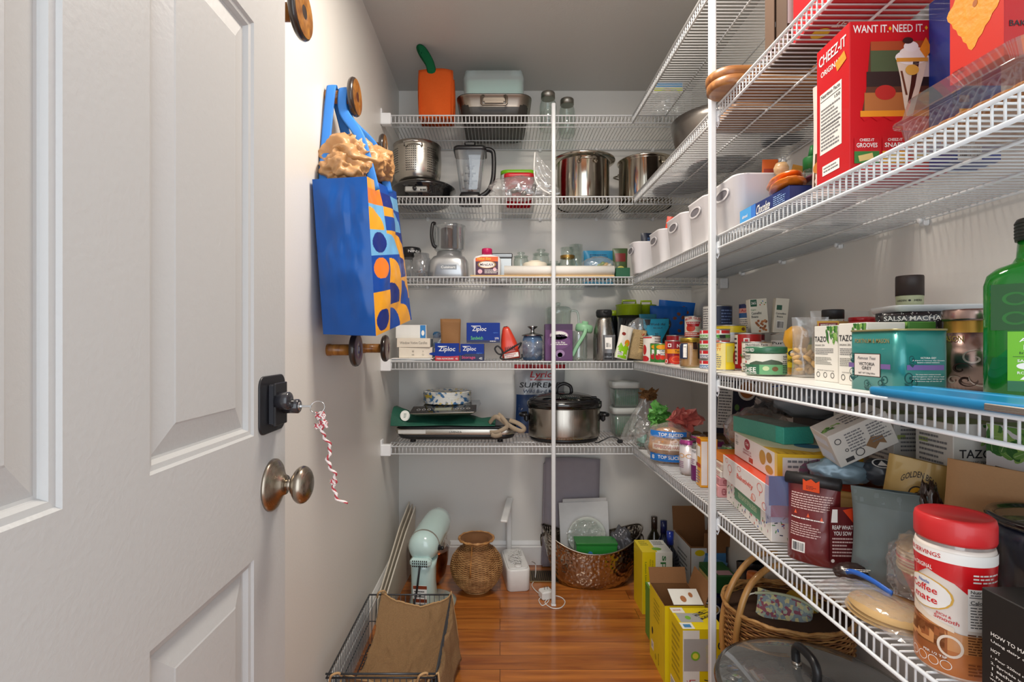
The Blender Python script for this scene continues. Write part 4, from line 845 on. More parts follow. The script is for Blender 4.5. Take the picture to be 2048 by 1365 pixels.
# ================================================================== LOWEST SHELF, back wall
def l5():
    y = 2.46; SV = steel('#b9b3a8', .25, (1, 1, 80), .1); DB = mat('#1e1e20', .4)
    t = thing('electric_griddle', 'wide black and steel electric griddle on the lowest back shelf', 'appliance', (X(916, y), y, S5))
    m = M(); m.loft([(0, 0, .012, .46, .20, .04), (0, 0, .020, .52, .24, .05), (0, 0, .040, .545, .26, .06)], DB, 6); m.build('griddle_base', t)
    m = M(); m.loft([(0, 0, .040, .55, .265, .06), (0, 0, .052, .56, .27, .06), (0, 0, .064, .55, .265, .06)], SV, 8, caps=(0, 0)); pr(m, frame((-.28, -.1355, .040), (1, 0, 0), (0, 0, 1)), .56, .025, [('r', .04, .2, .26, .85, mat('#d9d8d2', .3, .5)), ('t', 'LIVENZA', .5, .5, .10, .3, INK)]); m.build('steel_band', t)
    m = M(); m.loft([(0, 0, .062, .54, .26, .06), (0, 0, .078, .52, .25, .055), (0, 0, .080, .49, .23, .05)], DB, 6); m.build('griddle_plate', t)
    for sx in (-.2, .2):
        for sy in (-.08, .08): m = M(); m.lathe([(.014, 0), (.012, .014)], BLACK, (sx, sy, 0), 14); m.build('rubber_foot', t)
    GN = mat('#125341', .65, var=.15, bump=.3, bs=90)
    t = thing('shopping_bag', 'folded dark green fabric bag lying on the griddle', 'bag', (X(886, 2.42), 2.42, S5 + .0805))
    def gf(a, b):
        x = -.225 + a * .47; yy = -.10 + b * .2; e = sin(PI * min(1, max(0, b))) ** .5
        z = (.030 + .022 * noise.noise(Vector((a * 5, b * 3, 1))) + (.05 * max(0, 1 - a * 6) ** .5 if a < .17 else 0) - .02 * max(0, a - .8) * 3) * e
        return (x, yy - .01 * sin(a * 9), max(z, .001))
    m = M(); m.grid(gf, 36, 16, GN); m.grid(lambda a, b: (-.225 + (1 - a) * .47, -.10 + b * .2 - .01 * sin((1 - a) * 9), 0), 36, 4, GN); m.build('folded_fabric', t)
    m = M(); pr(m, lambda u, v, off: (-.19 + u, -.098 + v * .3 - .004 - off, .018 + v), .06, .055, [('e', .5, .5, .36, .42, mat('#e9ece6', .6), {'rot': 25}), ('l', .4, .3, .6, .7, 4, GN, {'L': 3})]); m.build('white_patch', t, label=None) if False else m.build('white_patch', t)
    t = thing('kitchen_scale', 'black and silver digital kitchen scale tilted on the green bag', 'scale', (X(893, 2.40), 2.41, S5 + .132), (R(2), R(-2), R(-3)))
    m = M(); m.loft([(0, 0, 0, .24, .20, .015), (0, 0, .012, .29, .23, .012), (.0, 0, .016, .30, .235, .012)], SV, 4)
    m.add([(-.15, -.1175, .016), (.15, -.1175, .016), (.145, -.045, .036), (-.145, -.045, .036), (.145, .11, .036), (-.145, .11, .036), (.15, .1175, .016), (-.15, .1175, .016)], [(0, 1, 2, 3), (3, 2, 4, 5), (5, 4, 6, 7), (1, 6, 4, 2), (7, 0, 3, 5)], mat('#17181a', .15, coat=.6))
    pr(m, frame((-.15, -.1175, .016), (1, 0, 0), (0, .0725, .02)), .30, .0752, [('r', .36, .3, .62, .72, mat('#6f7468', .3)), ('r', .37, .34, .61, .68, mat('#8b9080', .3), {'L': 2})] + [('o', q, .5, .028, .12, .25, mat('#b9b9b9', .5)) for q in (.12, .2, .28, .70, .78, .87)]); m.build('scale_body', t)
    t = thing('paper_plates', 'stack of patterned paper plates on the kitchen scale', 'plates', (X(895, 2.46), 2.46, S5 + .170))
    def pm():
        k = bpy.data.materials.new('patterned_paper'); k.use_nodes = True; n = k.node_tree.nodes; L = k.node_tree.links; tc = n.new('ShaderNodeTexCoord'); v = n.new('ShaderNodeTexVoronoi'); v.inputs['Scale'].default_value = 70
        r = n.new('ShaderNodeValToRGB'); e = r.color_ramp.elements; e[0].color = lin('#4a7fae'); e[1].color = lin('#f2f1ea'); e[1].position = .45; q = e.new(.25); q.color = lin('#e6c84a'); r.color_ramp.interpolation = 'CONSTANT'; q2 = e.new(.36); q2.color = lin('#f2f1ea')
        L.new(tc.outputs['Object'], v.inputs['Vector']); sx = n.new('ShaderNodeSeparateColor'); L.new(v.outputs['Color'], sx.inputs[0]); L.new(sx.outputs[0], r.inputs[0]); L.new(r.outputs[0], n['Principled BSDF'].inputs['Base Color']); return k
    PT = pm(); m = M(); pf = []
    for k in range(14): pf += [(.112 + .0025 * (k % 2), .004 * k + .002), (.107, .004 * k + .0045)]
    m.lathe([(.08, 0)] + pf + [(.100, .056), (.075, .050), (0, .050)], PT, n=48, caps=False); m.build('plate_stack', t); 
    TN = mat('#a1907a', .85, bump=.4, bs=300)
    t = thing('webbing_strap', 'crumpled tan webbing strap hanging over the right end of the griddle', 'strap', (X(1005, 2.34), 2.300, S5))
    m = M()
    for P in ([(-.06, .03, .09), (-.03, .0, .125), (.01, -.008, .10), (.05, -.01, .075), (.085, -.008, .062), (.095, -.005, .075), (.07, 0, .095), (.03, 0, .11)], [(-.055, 0, .055), (-.02, -.012, .060), (.02, -.014, .085), (.0, -.01, .12), (-.02, .01, .135)], [(-.05, -.01, .048), (-.03, -.016, .042), (-.004, -.016, .05)]): m.tube(smooth_path(P), .01, TN, 6, flat=(.0025, .011))
    m.build('strap_loops', t)
    t = thing('seed_bag', 'large wild bird seed bag standing at the back of the lowest shelf', 'bag', (X(1080, 2.60), 2.622, S5))
    w, h = .265, .345; m = M(); WS = mat('#b5b7ba', .3, .1, coat=.3); pouch(m, w, h, .07, WS, [('r', .0, .92, 1, .995, mat('#b02a34', .35)), ('r', .02, .0, .98, .56, mat('#25406e', .35)), ('t', 'Lyric', .52, .84, .42, .12, mat('#c0202c', .4), {'sh': .3}), ('r', .3, .77, .76, .782, mat('#c0202c', .4)), ('t', 'SUPREME', .5, .70, .82, .075, INK, {'sh': .2}), ('t', 'Wild Bird Mix', .5, .61, .7, .05, mat('#22345c', .4), {'sh': .2}), ('p', [(.25, .25), (.45, .55), (.7, .58), (.9, .35), (.7, .2)], mat('#8fa8c8', .4)), ('p', [(.4, .3), (.55, .5), (.62, .35)], mat('#e4e6e6', .4))], .006, 3, topt=.25, p=3); m.build('printed_sack', t)
    # oval slow cooker
    y = 2.43; t = thing('crock_pot', 'oval steel slow cooker with a black-rimmed glass lid on the lowest back shelf', 'appliance', (X(1128, y), y, S5)); ax, ay = .167, .125
    m = M(); m.lathe([(.90, .012), (.985, .022), (1, .035), (1, .150), (.985, .156)], steel('#aaa399', .22, (60, 60, 1), .1), n=64, sx=ax, sy=ay); m.build('steel_shell', t)
    m = M(); m.lathe([(.80, .002), (.93, .002), (.96, .014), (.90, .022)], BLACK, n=48, sx=ax, sy=ay); m.build('base_ring', t)
    m = M(); m.lathe([(.985, .155), (1.03, .158), (1.04, .172), (1.03, .182), (.96, .186), (.94, .180)], mat('#161414', .12, coat=.7), n=64, sx=ax, sy=ay); m.build('stoneware_rim', t)
    m = M(); m.lathe([(.96, .184), (.9, .196), (.7, .210), (.45, .219), (.2, .223), (0, .224)], clear('#cfcfd0', '#55504c', .03, .25, .8), n=64, sx=ax, sy=ay, caps=False); m.lathe([(.98, .182), (.97, .192), (.93, .192)], BLACK, n=64, sx=ax, sy=ay, caps=False); m.build('glass_lid', t)
    m = M(); m.tube(smooth_path([(-.035, 0, .222), (-.030, 0, .248), (0, 0, .262), (.030, 0, .248), (.035, 0, .222)]), .008, BLACK, 10); m.build('lid_handle', t)
    for sg in (-1, 1):
        m = M(); m.box((sg * .178, 0, .105), (.022, .07, .035), BLACK, .008); m.tube([(sg * .172, -.03, .12), (sg * .200, -.028, .118), (sg * .205, 0, .118), (sg * .200, .028, .118), (sg * .172, .03, .12)], .008, BLACK, 8); m.build('side_handle', t)
        m = M(); m.tube([(sg * .165, -.03, .15), (sg * .16, -.035, .19), (sg * .13, -.03, .2), (sg * .10, -.03, .205)], .0035, BLACK, 6); m.box((sg * .165, -.03, .17), (.012, .01, .03), BLACK, .003); m.box((sg * .125, -.03, .2), (.045, .012, .012), BLACK, .003); m.build('lid_clip', t)
    t = thing('appliance_cord', 'black power cord with a plug trailing right of the oval slow cooker', 'cord', (0, 0, S5)); m = M(); P = [(X(1188, 2.36), 2.335, .004), (X(1198, 2.32), 2.33, .005), (X(1205, 2.34), 2.34, .012), (X(1222, 2.34), 2.34, .028), (X(1235, 2.34), 2.33, .022), (X(1240, 2.32), 2.32, .012)]
    m.tube(smooth_path(P), .003, BLACK, 7); m.build('cord', t); m = M(); m.box(P[-1], (.025, .014, .016), BLACK, .004); m.build('plug', t)
    SGN = clear('#8fb89e', '#a9cbb5', .2, .12, .5, .6)
    def fresh(z, h, lab, y, px):
        t = thing('produce_keeper', lab, 'container', (X(px, y), y, z), group='stacked green and white produce containers')
        m = M(); m.loft([(0, 0, 0, .115, .10, .02), (0, 0, h - .03, .128, .11, .022)], clear('#f2f4f2', '#e6ece8', .12, .12, .6, .18), 5); m.build('clear_body', t)
        m = M(); m.loft([(0, 0, .006, .105, .09, .02), (0, 0, h - .04, .117, .10, .02)], SGN, 5); 
        for k in range(12): m.box((-.052 + k * .0095, -.0515, h * .42), (.003, .003, h * .6), mat('#5f8a72', .5), .0005)
        m.build('green_basket', t)
        m = M(); m.loft([(0, 0, h - .03, .136, .116, .022), (0, 0, h - .004, .138, .118, .022), (0, 0, h, .130, .11, .02)], mat('#e4e8e2', .4), 5); m.build('white_lid', t)
    fresh(S5, .140, 'lower clear and green produce container in the back corner', 2.54, 1249); fresh(S5 + .1402, .125, 'upper green produce container with a white lid in the back corner', 2.54, 1248)
    t = thing('bread_bag', 'tall clear bread bag with its twisted top of tan paper in the shelf corner', 'bag', (X(1268, 2.37), 2.37, S5)); m = M()
    m.grid(lambda a, b: ((.062 * (1 - .75 * b ** 1.5) * cos(a * 2 * PI) * (1 + .25 * noise.noise(Vector((cos(a * 6.28) * 2, sin(a * 6.28) * 2, b * 4)))) + .05 * b), .05 * (1 - .7 * b) * sin(a * 2 * PI) * (1 + .3 * noise.noise(Vector((cos(a * 6.28) * 3, b * 5, 3)))), b * .20), 40, 26, FILM, smooth=False); m.build('film_bag', t)
    m = M(); crumple(m, (.068, -.01, .215), .12, .07, clear('#a0764e', '#d9b592', .3, .1, .4, .75), 4, dep=.035); m.build('twisted_top', t)
l5()

# ================================================================== SHOPPING BAG on the bobbin
def bag():
    t = thing('shopping_bag', 'large blue reusable shopping bag with orange and yellow patterned side hanging on a bobbin', 'bag')
    B0 = mat('#004c9c', .33, var=.08, coat=.12, bump=.25, bs=22, spec=.35); B1 = mat('#0446a4', .4, spec=.3); B2 = mat('#122a80', .4, spec=.3); LBu = mat('#6fb4e6', .4, coat=.2); YL = mat('#f2a716', .4, coat=.2); ORG = mat('#f07f1e', .4, coat=.2); HB = mat('#2f7fd6', .6)
    # corners: near face (gusset) and right face (pattern)
    nl_t = Vector((XL + .008, 1.42, 1.595)); nl_b = Vector((XL + .035, 1.43, 1.170)); nr_t = Vector((-.365, 1.42, 1.603)); nr_b = Vector((-.335, 1.40, 1.165))
    fl_t = Vector((XL + .008, 1.80, 1.680)); fl_b = Vector((XL + .02, 1.80, 1.215)); fr_t = Vector((-.367, 1.83, 1.680)); fr_b = Vector((-.300, 1.76, 1.225))
    def quad(a, b, c, d, amp, sd, bulge):
        def fn(u, v):
            p = (a * (1 - u) + b * u) * (1 - v) + (d * (1 - u) + c * u) * v; nrm = ((b - a).cross(d - a)).normalized()
            e = min(1, 8 * u, 8 * (1 - u), 8 * v, 8 * (1 - v)); q = noise.noise(Vector((u * 3 + sd, v * 4, sd))) + .5 * noise.noise(Vector((u * 8 + sd, v * 9, sd)))
            return p + nrm * (bulge * sin(PI * u) * sin(PI * v) + amp * q * e)
        return fn
    near = quad(nl_b, nr_b, nr_t, nl_t, .010, 1, .016); right = quad(nr_b, fr_b, fr_t, nr_t, .006, 4, .018)
    m = M(); m.grid(near, 20, 40, B0); m.build('gusset_side', t)
    def pat(u, v):
        c, r = int(u * 3), int(v * 6)
        du, dv = (u * 3) % 1 - .5, (v * 6) % 1 - .5; circ = du * du + dv * dv
        g = [[(YL, B2, 0), (B1, YL, 1), (YL, B1, 1)], [(YL, B1, 2), (B2, YL, 1), (B1, YL, 1)], [(B1, ORG, 0), (YL, B1, 1), (B2, YL, 1)],
             [(LBu, B2, 0), (LBu, YL, 1), (YL, B2, 1)], [(YL, LBu, 1), (B1, YL, 2), (LBu, B1, 1)], [(ORG, YL, 2), (B2, B1, 2), (LBu, B1, 2)]][r][c] if r < 6 else (B1, B2, 0)
        if g[2] == 0: return g[1] if circ < .17 else g[0]
        if g[2] == 1: return g[1] if (du + .5) ** 2 + (dv + .5) ** 2 > .75 else g[0]
        return g[0] if dv < .1 else g[1]
    m = M(); m.grid(right, 132, 180, pat); m.build('patterned_side', t)
    m = M(); m.grid(quad(fl_b, nl_b, nl_t, fl_t, 0, 1, .0), 8, 12, B1); m.grid(quad(fr_b, fl_b, fl_t, fr_t, .0, 1, .0), 8, 12, B1); m.grid(quad(nl_b, fl_b, fr_b, nr_b, .004, 7, .016), 14, 10, B1); m.build('back_and_bottom', t)
    m = M()
    for P in ([nr_t * .8 + fr_t * .2 + Vector((.003, 0, -.03)), Vector((-.405, 1.50, 1.74)), Vector((-.462, 1.528, 1.83)), Vector((-.464, 1.533, 1.895)), Vector((-.464, 1.557, 1.909)), Vector((-.464, 1.581, 1.895)), Vector((-.462, 1.588, 1.83)), Vector((-.395, 1.65, 1.76)), nr_t * .35 + fr_t * .65 + Vector((.003, 0, -.02))],
              [nl_t * .85 + fl_t * .15 + Vector((.012, -.005, -.02)), Vector((-.505, 1.50, 1.72)), Vector((-.500, 1.532, 1.895)), Vector((-.501, 1.557, 1.909)), Vector((-.500, 1.582, 1.895)), Vector((-.475, 1.62, 1.75)), nl_t * .5 + fl_t * .5 + Vector((.03, 0, 0))]): m.tube(smooth_path(P, 8), .01, HB, 8, flat=(.0145, .0018))
    m.build('webbing_handle', t)
    k = M(); TA = mat('#bd8f5f', .4, var=.15, bump=.9, bs=28)
    u = thing('plastic_bags', 'bundle of crumpled tan plastic carrier bags stuffed into the blue shopping bag', 'bag')
    for i, (c, d) in enumerate((((-.445, 1.505, 1.645), (.118, .12, .11)), ((-.445, 1.555, 1.69), (.165, .17, .12)), ((-.425, 1.66, 1.715), (.15, .15, .10)), ((-.438, 1.72, 1.70), (.118, .14, .085)), ((-.45, 1.57, 1.62), (.10, .18, .13)))): blob(k, c, d, TA, i + 3, .26, 1.5, sub=5, sharp=1.9, fine=.10)
    k.build('crumpled_film', u); u.children and None
    x = M(); blob(x, (-.435, 1.60, 1.50), (.10, .26, .18), mat('#8c6a46', .7), 9, .1); x.build('inner_bundle', u)
bag()

# ================================================================== FLOOR, back
def floor_things():
    AQ = mat('#c2ddd9', .18, coat=.8, var=.02); SL = mat('#c9c4ba', .3, .7); t = thing('stand_mixer', 'pale aqua stand mixer on the floor by the left wall, seen from behind', 'mixer', (-.312, 2.12, 0), R(-6))
    m = M(); m.loft([(0, .10, 0, .20, .32, .09), (0, .10, .012, .205, .325, .095), (0, .09, .030, .17, .28, .08), (0, .03, .060, .125, .16, .06), (0, .01, .11, .10, .12, .048), (0, .0, .17, .096, .11, .046), (0, .0, .235, .098, .115, .048), (0, .01, .262, .105, .13, .05)], AQ, 8); m.build('mixer_stand', t)
    m = M(); HB_ = [(.0, -.052), (.028, -.050), (.050, -.036), (.061, -.010), (.064, .02), (.066, .12), (.064, .22), (.058, .27), (.040, .295), (0, .302)]
    m.T = Matrix.Translation((0, 0, .315)) @ Matrix.Rotation(R(3), 4, 'X'); m.lathe([(r, z) for r, z in HB_], AQ, (0, 0, 0), 40, ax='y'); m.T = None; m.build('motor_head', t)
    m = M(); m.T = Matrix.Translation((0, 0, .315)) @ Matrix.Rotation(R(3), 4, 'X'); m.lathe([(.0625, .004), (.0645, .010), (.0628, .016)], SL, (0, 0, 0), 40, ax='y', caps=False); m.T = None; m.build('trim_band', t)
    m = M(); m.box((0, -.045, .268), (.085, .04, .035), AQ, .01)
    for r_ in range(3):
        for k in range(8): m.box((-.028 + k * .008, -.0665, .258 + r_ * .010), (.004, .003, .005), INK)
    m.build('vent_panel', t)
    m = M(); m.box((.064, .0, .31), (.012, .02, .02), BLACK, .004); m.lathe([(.008, .066), (.008, .078), (0, .08)], BLACK, (0, .02, .30), 12, ax='x'); m.build('speed_knob', t)
    m = M(); pr(m, frame((-.028, -.0605, .03), (1, 0, 0), (0, 0, 1)), .056, .15, [('r', 0, 0, 1, 1, PRW)] + [('r', 0, q, 1, q + .09, mat('#8a3f22', .5), {'L': 2}) for q in (.9, .55, .22)] + [('l', .08, q, .92, q + .2, 3, INK) for q in (.67, .32, .02)] + [('e', .5, .74, .08, .05, INK, {'L': 4})]); m.build('warning_label', t)
    m = M(); m.tube(smooth_path([(.0, -.062, .26), (-.002, -.075, .22), (-.012, -.085, .14), (-.035, -.10, .07), (-.07, -.11, .02), (-.10, -.07, .008), (-.09, .02, .008), (-.06, .1, .06), (-.065, .06, .2)]), .004, BLACK, 8); m.build('power_cord', t)
    m = M(); CO = steel('#b5835a', .15, (1, 1, 1)); m.lathe([(.045, 0), (.05, .006), (.078, .05), (.090, .11), (.094, .165), (.096, .166), (.090, .16), (.07, .05), (.045, .012), (0, .012)], CO, (-.062, .345, .001), 40); m.build('mixing_bowl', t)
    m = M(); m.lathe([(.098, 0), (.102, .02), (.075, .045)], clear('#ffffff', '#e9e4dc', .05, .2, .8, .1), (-.062, .345, .169), 36, caps=False); m.box((.015, .285, .225), (.035, .06, .05), clear('#ffffff', '#e9e4dc', .05, .2, .8, .1), .004); m.build('splash_guard', t)
    m = M(); m.grid(lambda a, b: (-.10 + a * .06, -.06 + .01 * sin(a * 8 + b * 5), .055 + b * .045 + .01 * sin(a * 6)), 6, 6, mat('#a9aaa8', .2, .6), smooth=False); m.build('foil_tag', t)
    # leaning trays against the left wall
    PC = [mat(c, .45) for c in ('#cfc6b6', '#c2b8a7', '#d8d0c2')]
    for i in range(3):
        x0 = -.499 + i * .015; m = M()
        pts = [(x0 - .006, 2.10 + .01 * i, .002), (x0 + .024, 2.62 - .004 * i, .002), (x0 + .034, 2.64, .335 - .012 * i), (x0 + .022, 2.44, .275 - .012 * i), (x0 - .004, 2.12, .095)]
        V = [Vector(p) for p in pts] + [Vector(p) + Vector((.006, 0, 0)) for p in pts]; n = len(pts)
        m.add(V, [tuple(range(n))[::-1], tuple(range(n, 2 * n))] + [(k, (k + 1) % n, n + (k + 1) % n, n + k) for k in range(n)], [PC[i] if True else None] * (n + 2))
        solo('serving_tray', m, ('innermost cream tray leaning on the left wall behind the mixer', 'middle cream tray leaning on the left wall behind the mixer', 'outermost taupe-faced tray leaning behind the aqua mixer')[i], 'tray', group='thin trays leaning against the left wall')
    # wicker vase
    y = 2.42; t = thing('wicker_vase', 'round woven wicker vase with a flared rim on the wooden floor', 'vase', (X(953, y), y - .01, 0)); t.scale = (.96, .96, .95); Wm = wicker('#9a683a', '#dcaa70')
    prof = [(.050, 0), (.058, .004), (.060, .010), (.085, .024), (.108, .055), (.122, .095), (.124, .125), (.115, .160), (.092, .192), (.066, .208), (.058, .218), (.060, .228), (.072, .240), (.083, .248), (.080, .253), (.060, .240), (.050, .22)]
    m = M(); f = lerp_prof(prof[:14]); z = .012; k = 0
    m.lathe([(r - .003, z) for r, z in prof], mat('#7a5230', .8), n=48)
    while z < .246:
        r = f(z); N = 88
        m.tube([((r + .0022 * (1 if (i // 2 + k) % 2 else -.6)) * cos(2 * PI * i / N), (r + .0022 * (1 if (i // 2 + k) % 2 else -.6)) * sin(2 * PI * i / N), z) for i in range(N)], .0021, Wm, 4, closed=True)
        z += .0046; k += 1
    m.build('woven_body', t)
    m = M()
    for q in range(3): m.tube([((.080 + q * .003) * cos(a), (.080 + q * .003) * sin(a), .250 + .002 * sin(a * 12 + q * 2)) for a in [2 * PI * i / 64 for i in range(64)]], .0035, wicker('#9a6634', '#d9a468'), 6, closed=True)
    m.build('braided_rim', t)
    m = M(); m.tube([(-.016, -.078, .245), (-.019, -.066, .22), (-.022, -.118, .155), (-.024, -.127, .11)], .0045, wicker('#8d5a2c', '#b9803f'), 7); m.build('rim_tie', t)
    m = M(); m.tube([(.062 * cos(a), .062 * sin(a), .004) for a in [2 * PI * i / 48 for i in range(48)]], .004, Wm, 6, closed=True); m.build('foot_ring', t)
    # cable organiser box
    WP = mat('#ececea', .35); t = thing('cable_box', 'white rounded cable box on the floor beside the wicker vase', 'box', (X(1030, 2.50), 2.498, 0), R(7))
    m = M(); m.loft([(0, 0, 0, .098, .23, .02), (0, 0, .004, .106, .238, .024), (0, 0, .094, .110, .242, .026), (0, 0, .100, .106, .238, .024), (0, 0, .102, .10, .23, .02)], WP, 6); m.build('box_body', t)
    m = M(); m.loft([(0, 0, .102, .094, .222, .02), (0, 0, .107, .092, .22, .02)], WP, 6); m.build('box_lid', t)
    t = thing('charging_cables', 'tangle of white charging cables and a round charger on the white cable box', 'cables', (X(1030, 2.50), 2.49, .1075)); m = M(); rr = random.Random(4)
    for k in range(5): m.tube(smooth_path([(rr.uniform(-.035, .035), rr.uniform(-.08, .09), .004 + .004 * j % 3) for j in range(7)], 8), .0017, WP, 5)
    m.build('cables', t); m = M(); m.lathe([(.017, 0), (.018, .003), (.017, .006), (0, .006)], WP, (.012, -.085, 0), 24); m.build('charging_puck', t)
    t = thing('desk_lamp', 'white folding desk lamp standing behind the cable box', 'lamp', (X(1018, 2.65), 2.6495, 0)); m = M(); m.box((0, 0, .20), (.026, .014, .30), WP, .004); m.build('lamp_post', t); m = M(); m.box((0, 0, .025), (.05, .03, .05), WP, .006); m.build('lamp_base', t)
    m = M(); m.T = Matrix.Translation((.004, -.012, .347)) @ Matrix.Rotation(R(-9), 4, 'Z') @ Matrix.Rotation(R(12), 4, 'X'); m.box((0, -.10, 0), (.034, .22, .013), WP, .004); m.build('lamp_arm', t)
    # galvanised hammered tub
    def ham():
        k = bpy.data.materials.new('hammered_metal'); k.use_nodes = True; n = k.node_tree.nodes; L = k.node_tree.links; b = n['Principled BSDF']; b.inputs['Metallic'].default_value = 1; b.inputs['Base Color'].default_value = lin('#b4aa9e'); b.inputs['Roughness'].default_value = .16
        tc = n.new('ShaderNodeTexCoord'); v = n.new('ShaderNodeTexVoronoi'); v.inputs['Scale'].default_value = 62; v.feature = 'SMOOTH_F1'; L.new(tc.outputs['Object'], v.inputs['Vector'])
        bp = n.new('ShaderNodeBump'); bp.inputs['Strength'].default_value = .8; bp.inputs['Distance'].default_value = .006; L.new(v.outputs['Distance'], bp.inputs['Height']); L.new(bp.outputs[0], b.inputs['Normal']); return k
    HM = ham(); y = 2.495; t = thing('beverage_tub', 'oval hammered metal beverage tub with ring handles on the floor', 'tub', (X(1183, 2.50), y, 0)); N = 72
    def ring(s_, z, lift): return [(.238 * s_ * cos(2 * PI * i / N), .142 * s_ * sin(2 * PI * i / N), z + lift * (abs(cos(2 * PI * i / N)) ** 2.2)) for i in range(N)]
    R_ = [ring(.62, .0, 0), ring(.70, .004, 0), ring(.80, .04, .0), ring(.90, .10, .02), ring(.97, .15, .05), ring(1.0, .178, .082), ring(1.015, .180, .084), ring(.99, .177, .082), ring(.95, .15, .05), ring(.88, .10, .02), ring(.70, .010, 0)]
    V = [p for r_ in R_ for p in r_]; m = M(); m.add(V, [(i * N + k, i * N + (k + 1) % N, (i + 1) * N + (k + 1) % N, (i + 1) * N + k) for i in range(len(R_) - 1) for k in range(N)], HM, True)
    m.add(R_[0], [tuple(range(N))[::-1]], HM); m.add(R_[-1], [tuple(range(N))], HM); m.build('tub_body', t)
    m = M(); m.tube([(x, y_, z + .002) for x, y_, z in R_[6]], .0035, steel('#a39a90', .25), 6, closed=True); m.build('rolled_rim', t)
    for sg in (-1, 1): m = M(); m.tube(arcpts((sg * .243, 0, .195), .026, 0, 2 * PI, 20, 'yz'), .003, steel('#6b655e', .3), 6); m.box((sg * .236, 0, .222), (.008, .02, .014), steel('#6b655e', .3), .002); m.build('ring_handle', t)
    GRN = mat('#2f8f3c', .35, coat=.3); t = thing('game_tin', 'green box with colourful cartoon blobs sitting in the metal tub', 'box', (X(1190, 2.46), 2.455, .088)); w = .19
    m = carton(w, .085, .115, GRN, front=[('e', .28, .42, .1, .16, mat('#e05a8c', .4)), ('e', .2, .5, .05, .12, mat('#e8c62a', .4)), ('e', .34, .62, .06, .12, mat('#3f8ed0', .4)), ('e', .40, .2, .07, .13, INK), ('e', .36, .16, .05, .10, mat('#d8d24a', .4), {'L': 3}), ('e', .52, .52, .07, .12, mat('#4fb4d8', .4)), ('e', .52, .28, .07, .12, INK), ('e', .52, .26, .05, .09, mat('#63c06a', .4), {'L': 3}), ('e', .62, .16, .07, .13, mat('#c9773a', .4)), ('e', .78, .42, .11, .2, mat('#5f86c8', .4)), ('e', .74, .36, .04, .1, mat('#e05a6c', .4), {'L': 3})]); m.build('box_body', t)
    m = M(); m.box((0, 0, .118), (w + .006, .09, .012), mat('#237a30', .35), .002); m.build('box_lid', t)
    t = thing('plastic_wrap', 'sheet of crinkled clear film standing behind the green box in the tub', 'wrap', (X(1168, 2.54), 2.520, .11)); m = M(); crumple(m, (0, 0, .09), .22, .18, FILM, 5, dep=.02); m.build('film_sheet', t)
    t = thing('film_bundle', 'dark crinkled plastic bundle at the right end inside the metal tub', 'bundle', (X(1240, 2.50), 2.50, .09)); m = M(); blob(m, (0.01, 0, .08), (.095, .10, .15), clear('#8a8a90', '#6a6a70', .1, .25, .8, .35, .9, 30), 7, .35, 3); m.build('film_ball', t)
    t = thing('white_folder', 'white paper folders standing in the tub against the wall', 'folder', (X(1170, 2.60), 2.575, .05)); m = M(); m.T = Matrix.Rotation(R(-3), 4, 'X') @ Matrix.Rotation(R(-2), 4, 'Y'); m.box((0, 0, .150), (.245, .004, .30), mat('#e4e4e4', .6), .001); m.box((.008, .008, .158), (.22, .004, .315), mat('#d4d2d0', .6), .001); m.build('paper_sheets', t)
    t = thing('paper_plate', 'pale paper plate in clear film standing in front of the white folders', 'plate', (X(1172, 2.57), 2.552, .10)); m = M(); m.lathe([(0, 0), (.07, 0), (.075, -.004), (.092, -.010), (.095, -.008), (.076, 0)], mat('#dfe4dc', .6), (0, 0, .095), 36, ax='y', caps=False); m.build('plate_body', t)
    t = thing('quilted_board', 'folded grey quilted board standing against the back wall behind the tub', 'board', (X(1140, 2.64), 2.647, .001)); QG = mat('#a19aa2', .8, bump=.4, bs=30)
    m = M(); m.T = Matrix.Rotation(R(-.3), 4, 'X') @ Matrix.Rotation(R(1.5), 4, 'Y'); m.grid(lambda a, b: ((a - .5) * .28, .006 * sin(b * 9) * sin(a * 3) - .006, b * .555 - .01 * abs(a - .5) + .004), 10, 20, QG); m.grid(lambda a, b: ((.5 - a) * .28, .018 + .004 * sin(b * 7), b * .53), 10, 20, QG); m.box((-.142, .004, .265), (.008, .022, .52), QG, .003); m.build('quilted_panel', t, solid=.003)
    # vent, adapter, cables
    VB = mat('#6d5a3c', .4, .7); t = thing('floor_vent', 'bronze metal register set in the floor behind the slim pole', 'vent', (X(1087, 2.54), 2.535, .0005)); m = M(); m.box((0, 0, .002), (.14, .12, .004), VB, .001); m.build('vent_frame', t)
    m = M()
    for k in range(12): m.box((-.055 + k * .01, 0, .0045), (.0045, .095, .002), mat('#221c14', .6))
    m.build('vent_slots', t)
    t = thing('power_adapter', 'white wall adapter plug lying on the floor left of the slim pole', 'adapter', (X(1092, 2.32), 2.325, 0), R(20)); m = M(); m.box((0, 0, .019), (.055, .05, .038), WP, .006); m.build('adapter_body', t); m = M()
    for q in (-.007, .007): m.box((.0 + q, .0, .044), (.002, .007, .014), steel('#b9b9b9', .2))
    m.build('metal_prongs', t)
    t = thing('white_cable', 'thin white cable looped on the floor around the slim pole', 'cable'); m = M()
    fl = lambda px, py, z=.0025: ((px - VX) / F * (F * (ZC - z) / (py - VY)), F * (ZC - z) / (py - VY), z)
    m.tube(smooth_path([(X(1062, 2.50), 2.50, .09), fl(1071, 1130, .03), fl(1070, 1158), fl(1064, 1172), fl(1078, 1188), fl(1098, 1200), fl(1085, 1212), fl(1078, 1200), fl(1092, 1192), fl(1118, 1194), fl(1130, 1204), fl(1122, 1216), fl(1104, 1217), fl(1090, 1206), fl(1100, 1196)], 8), .0022, WP, 6)
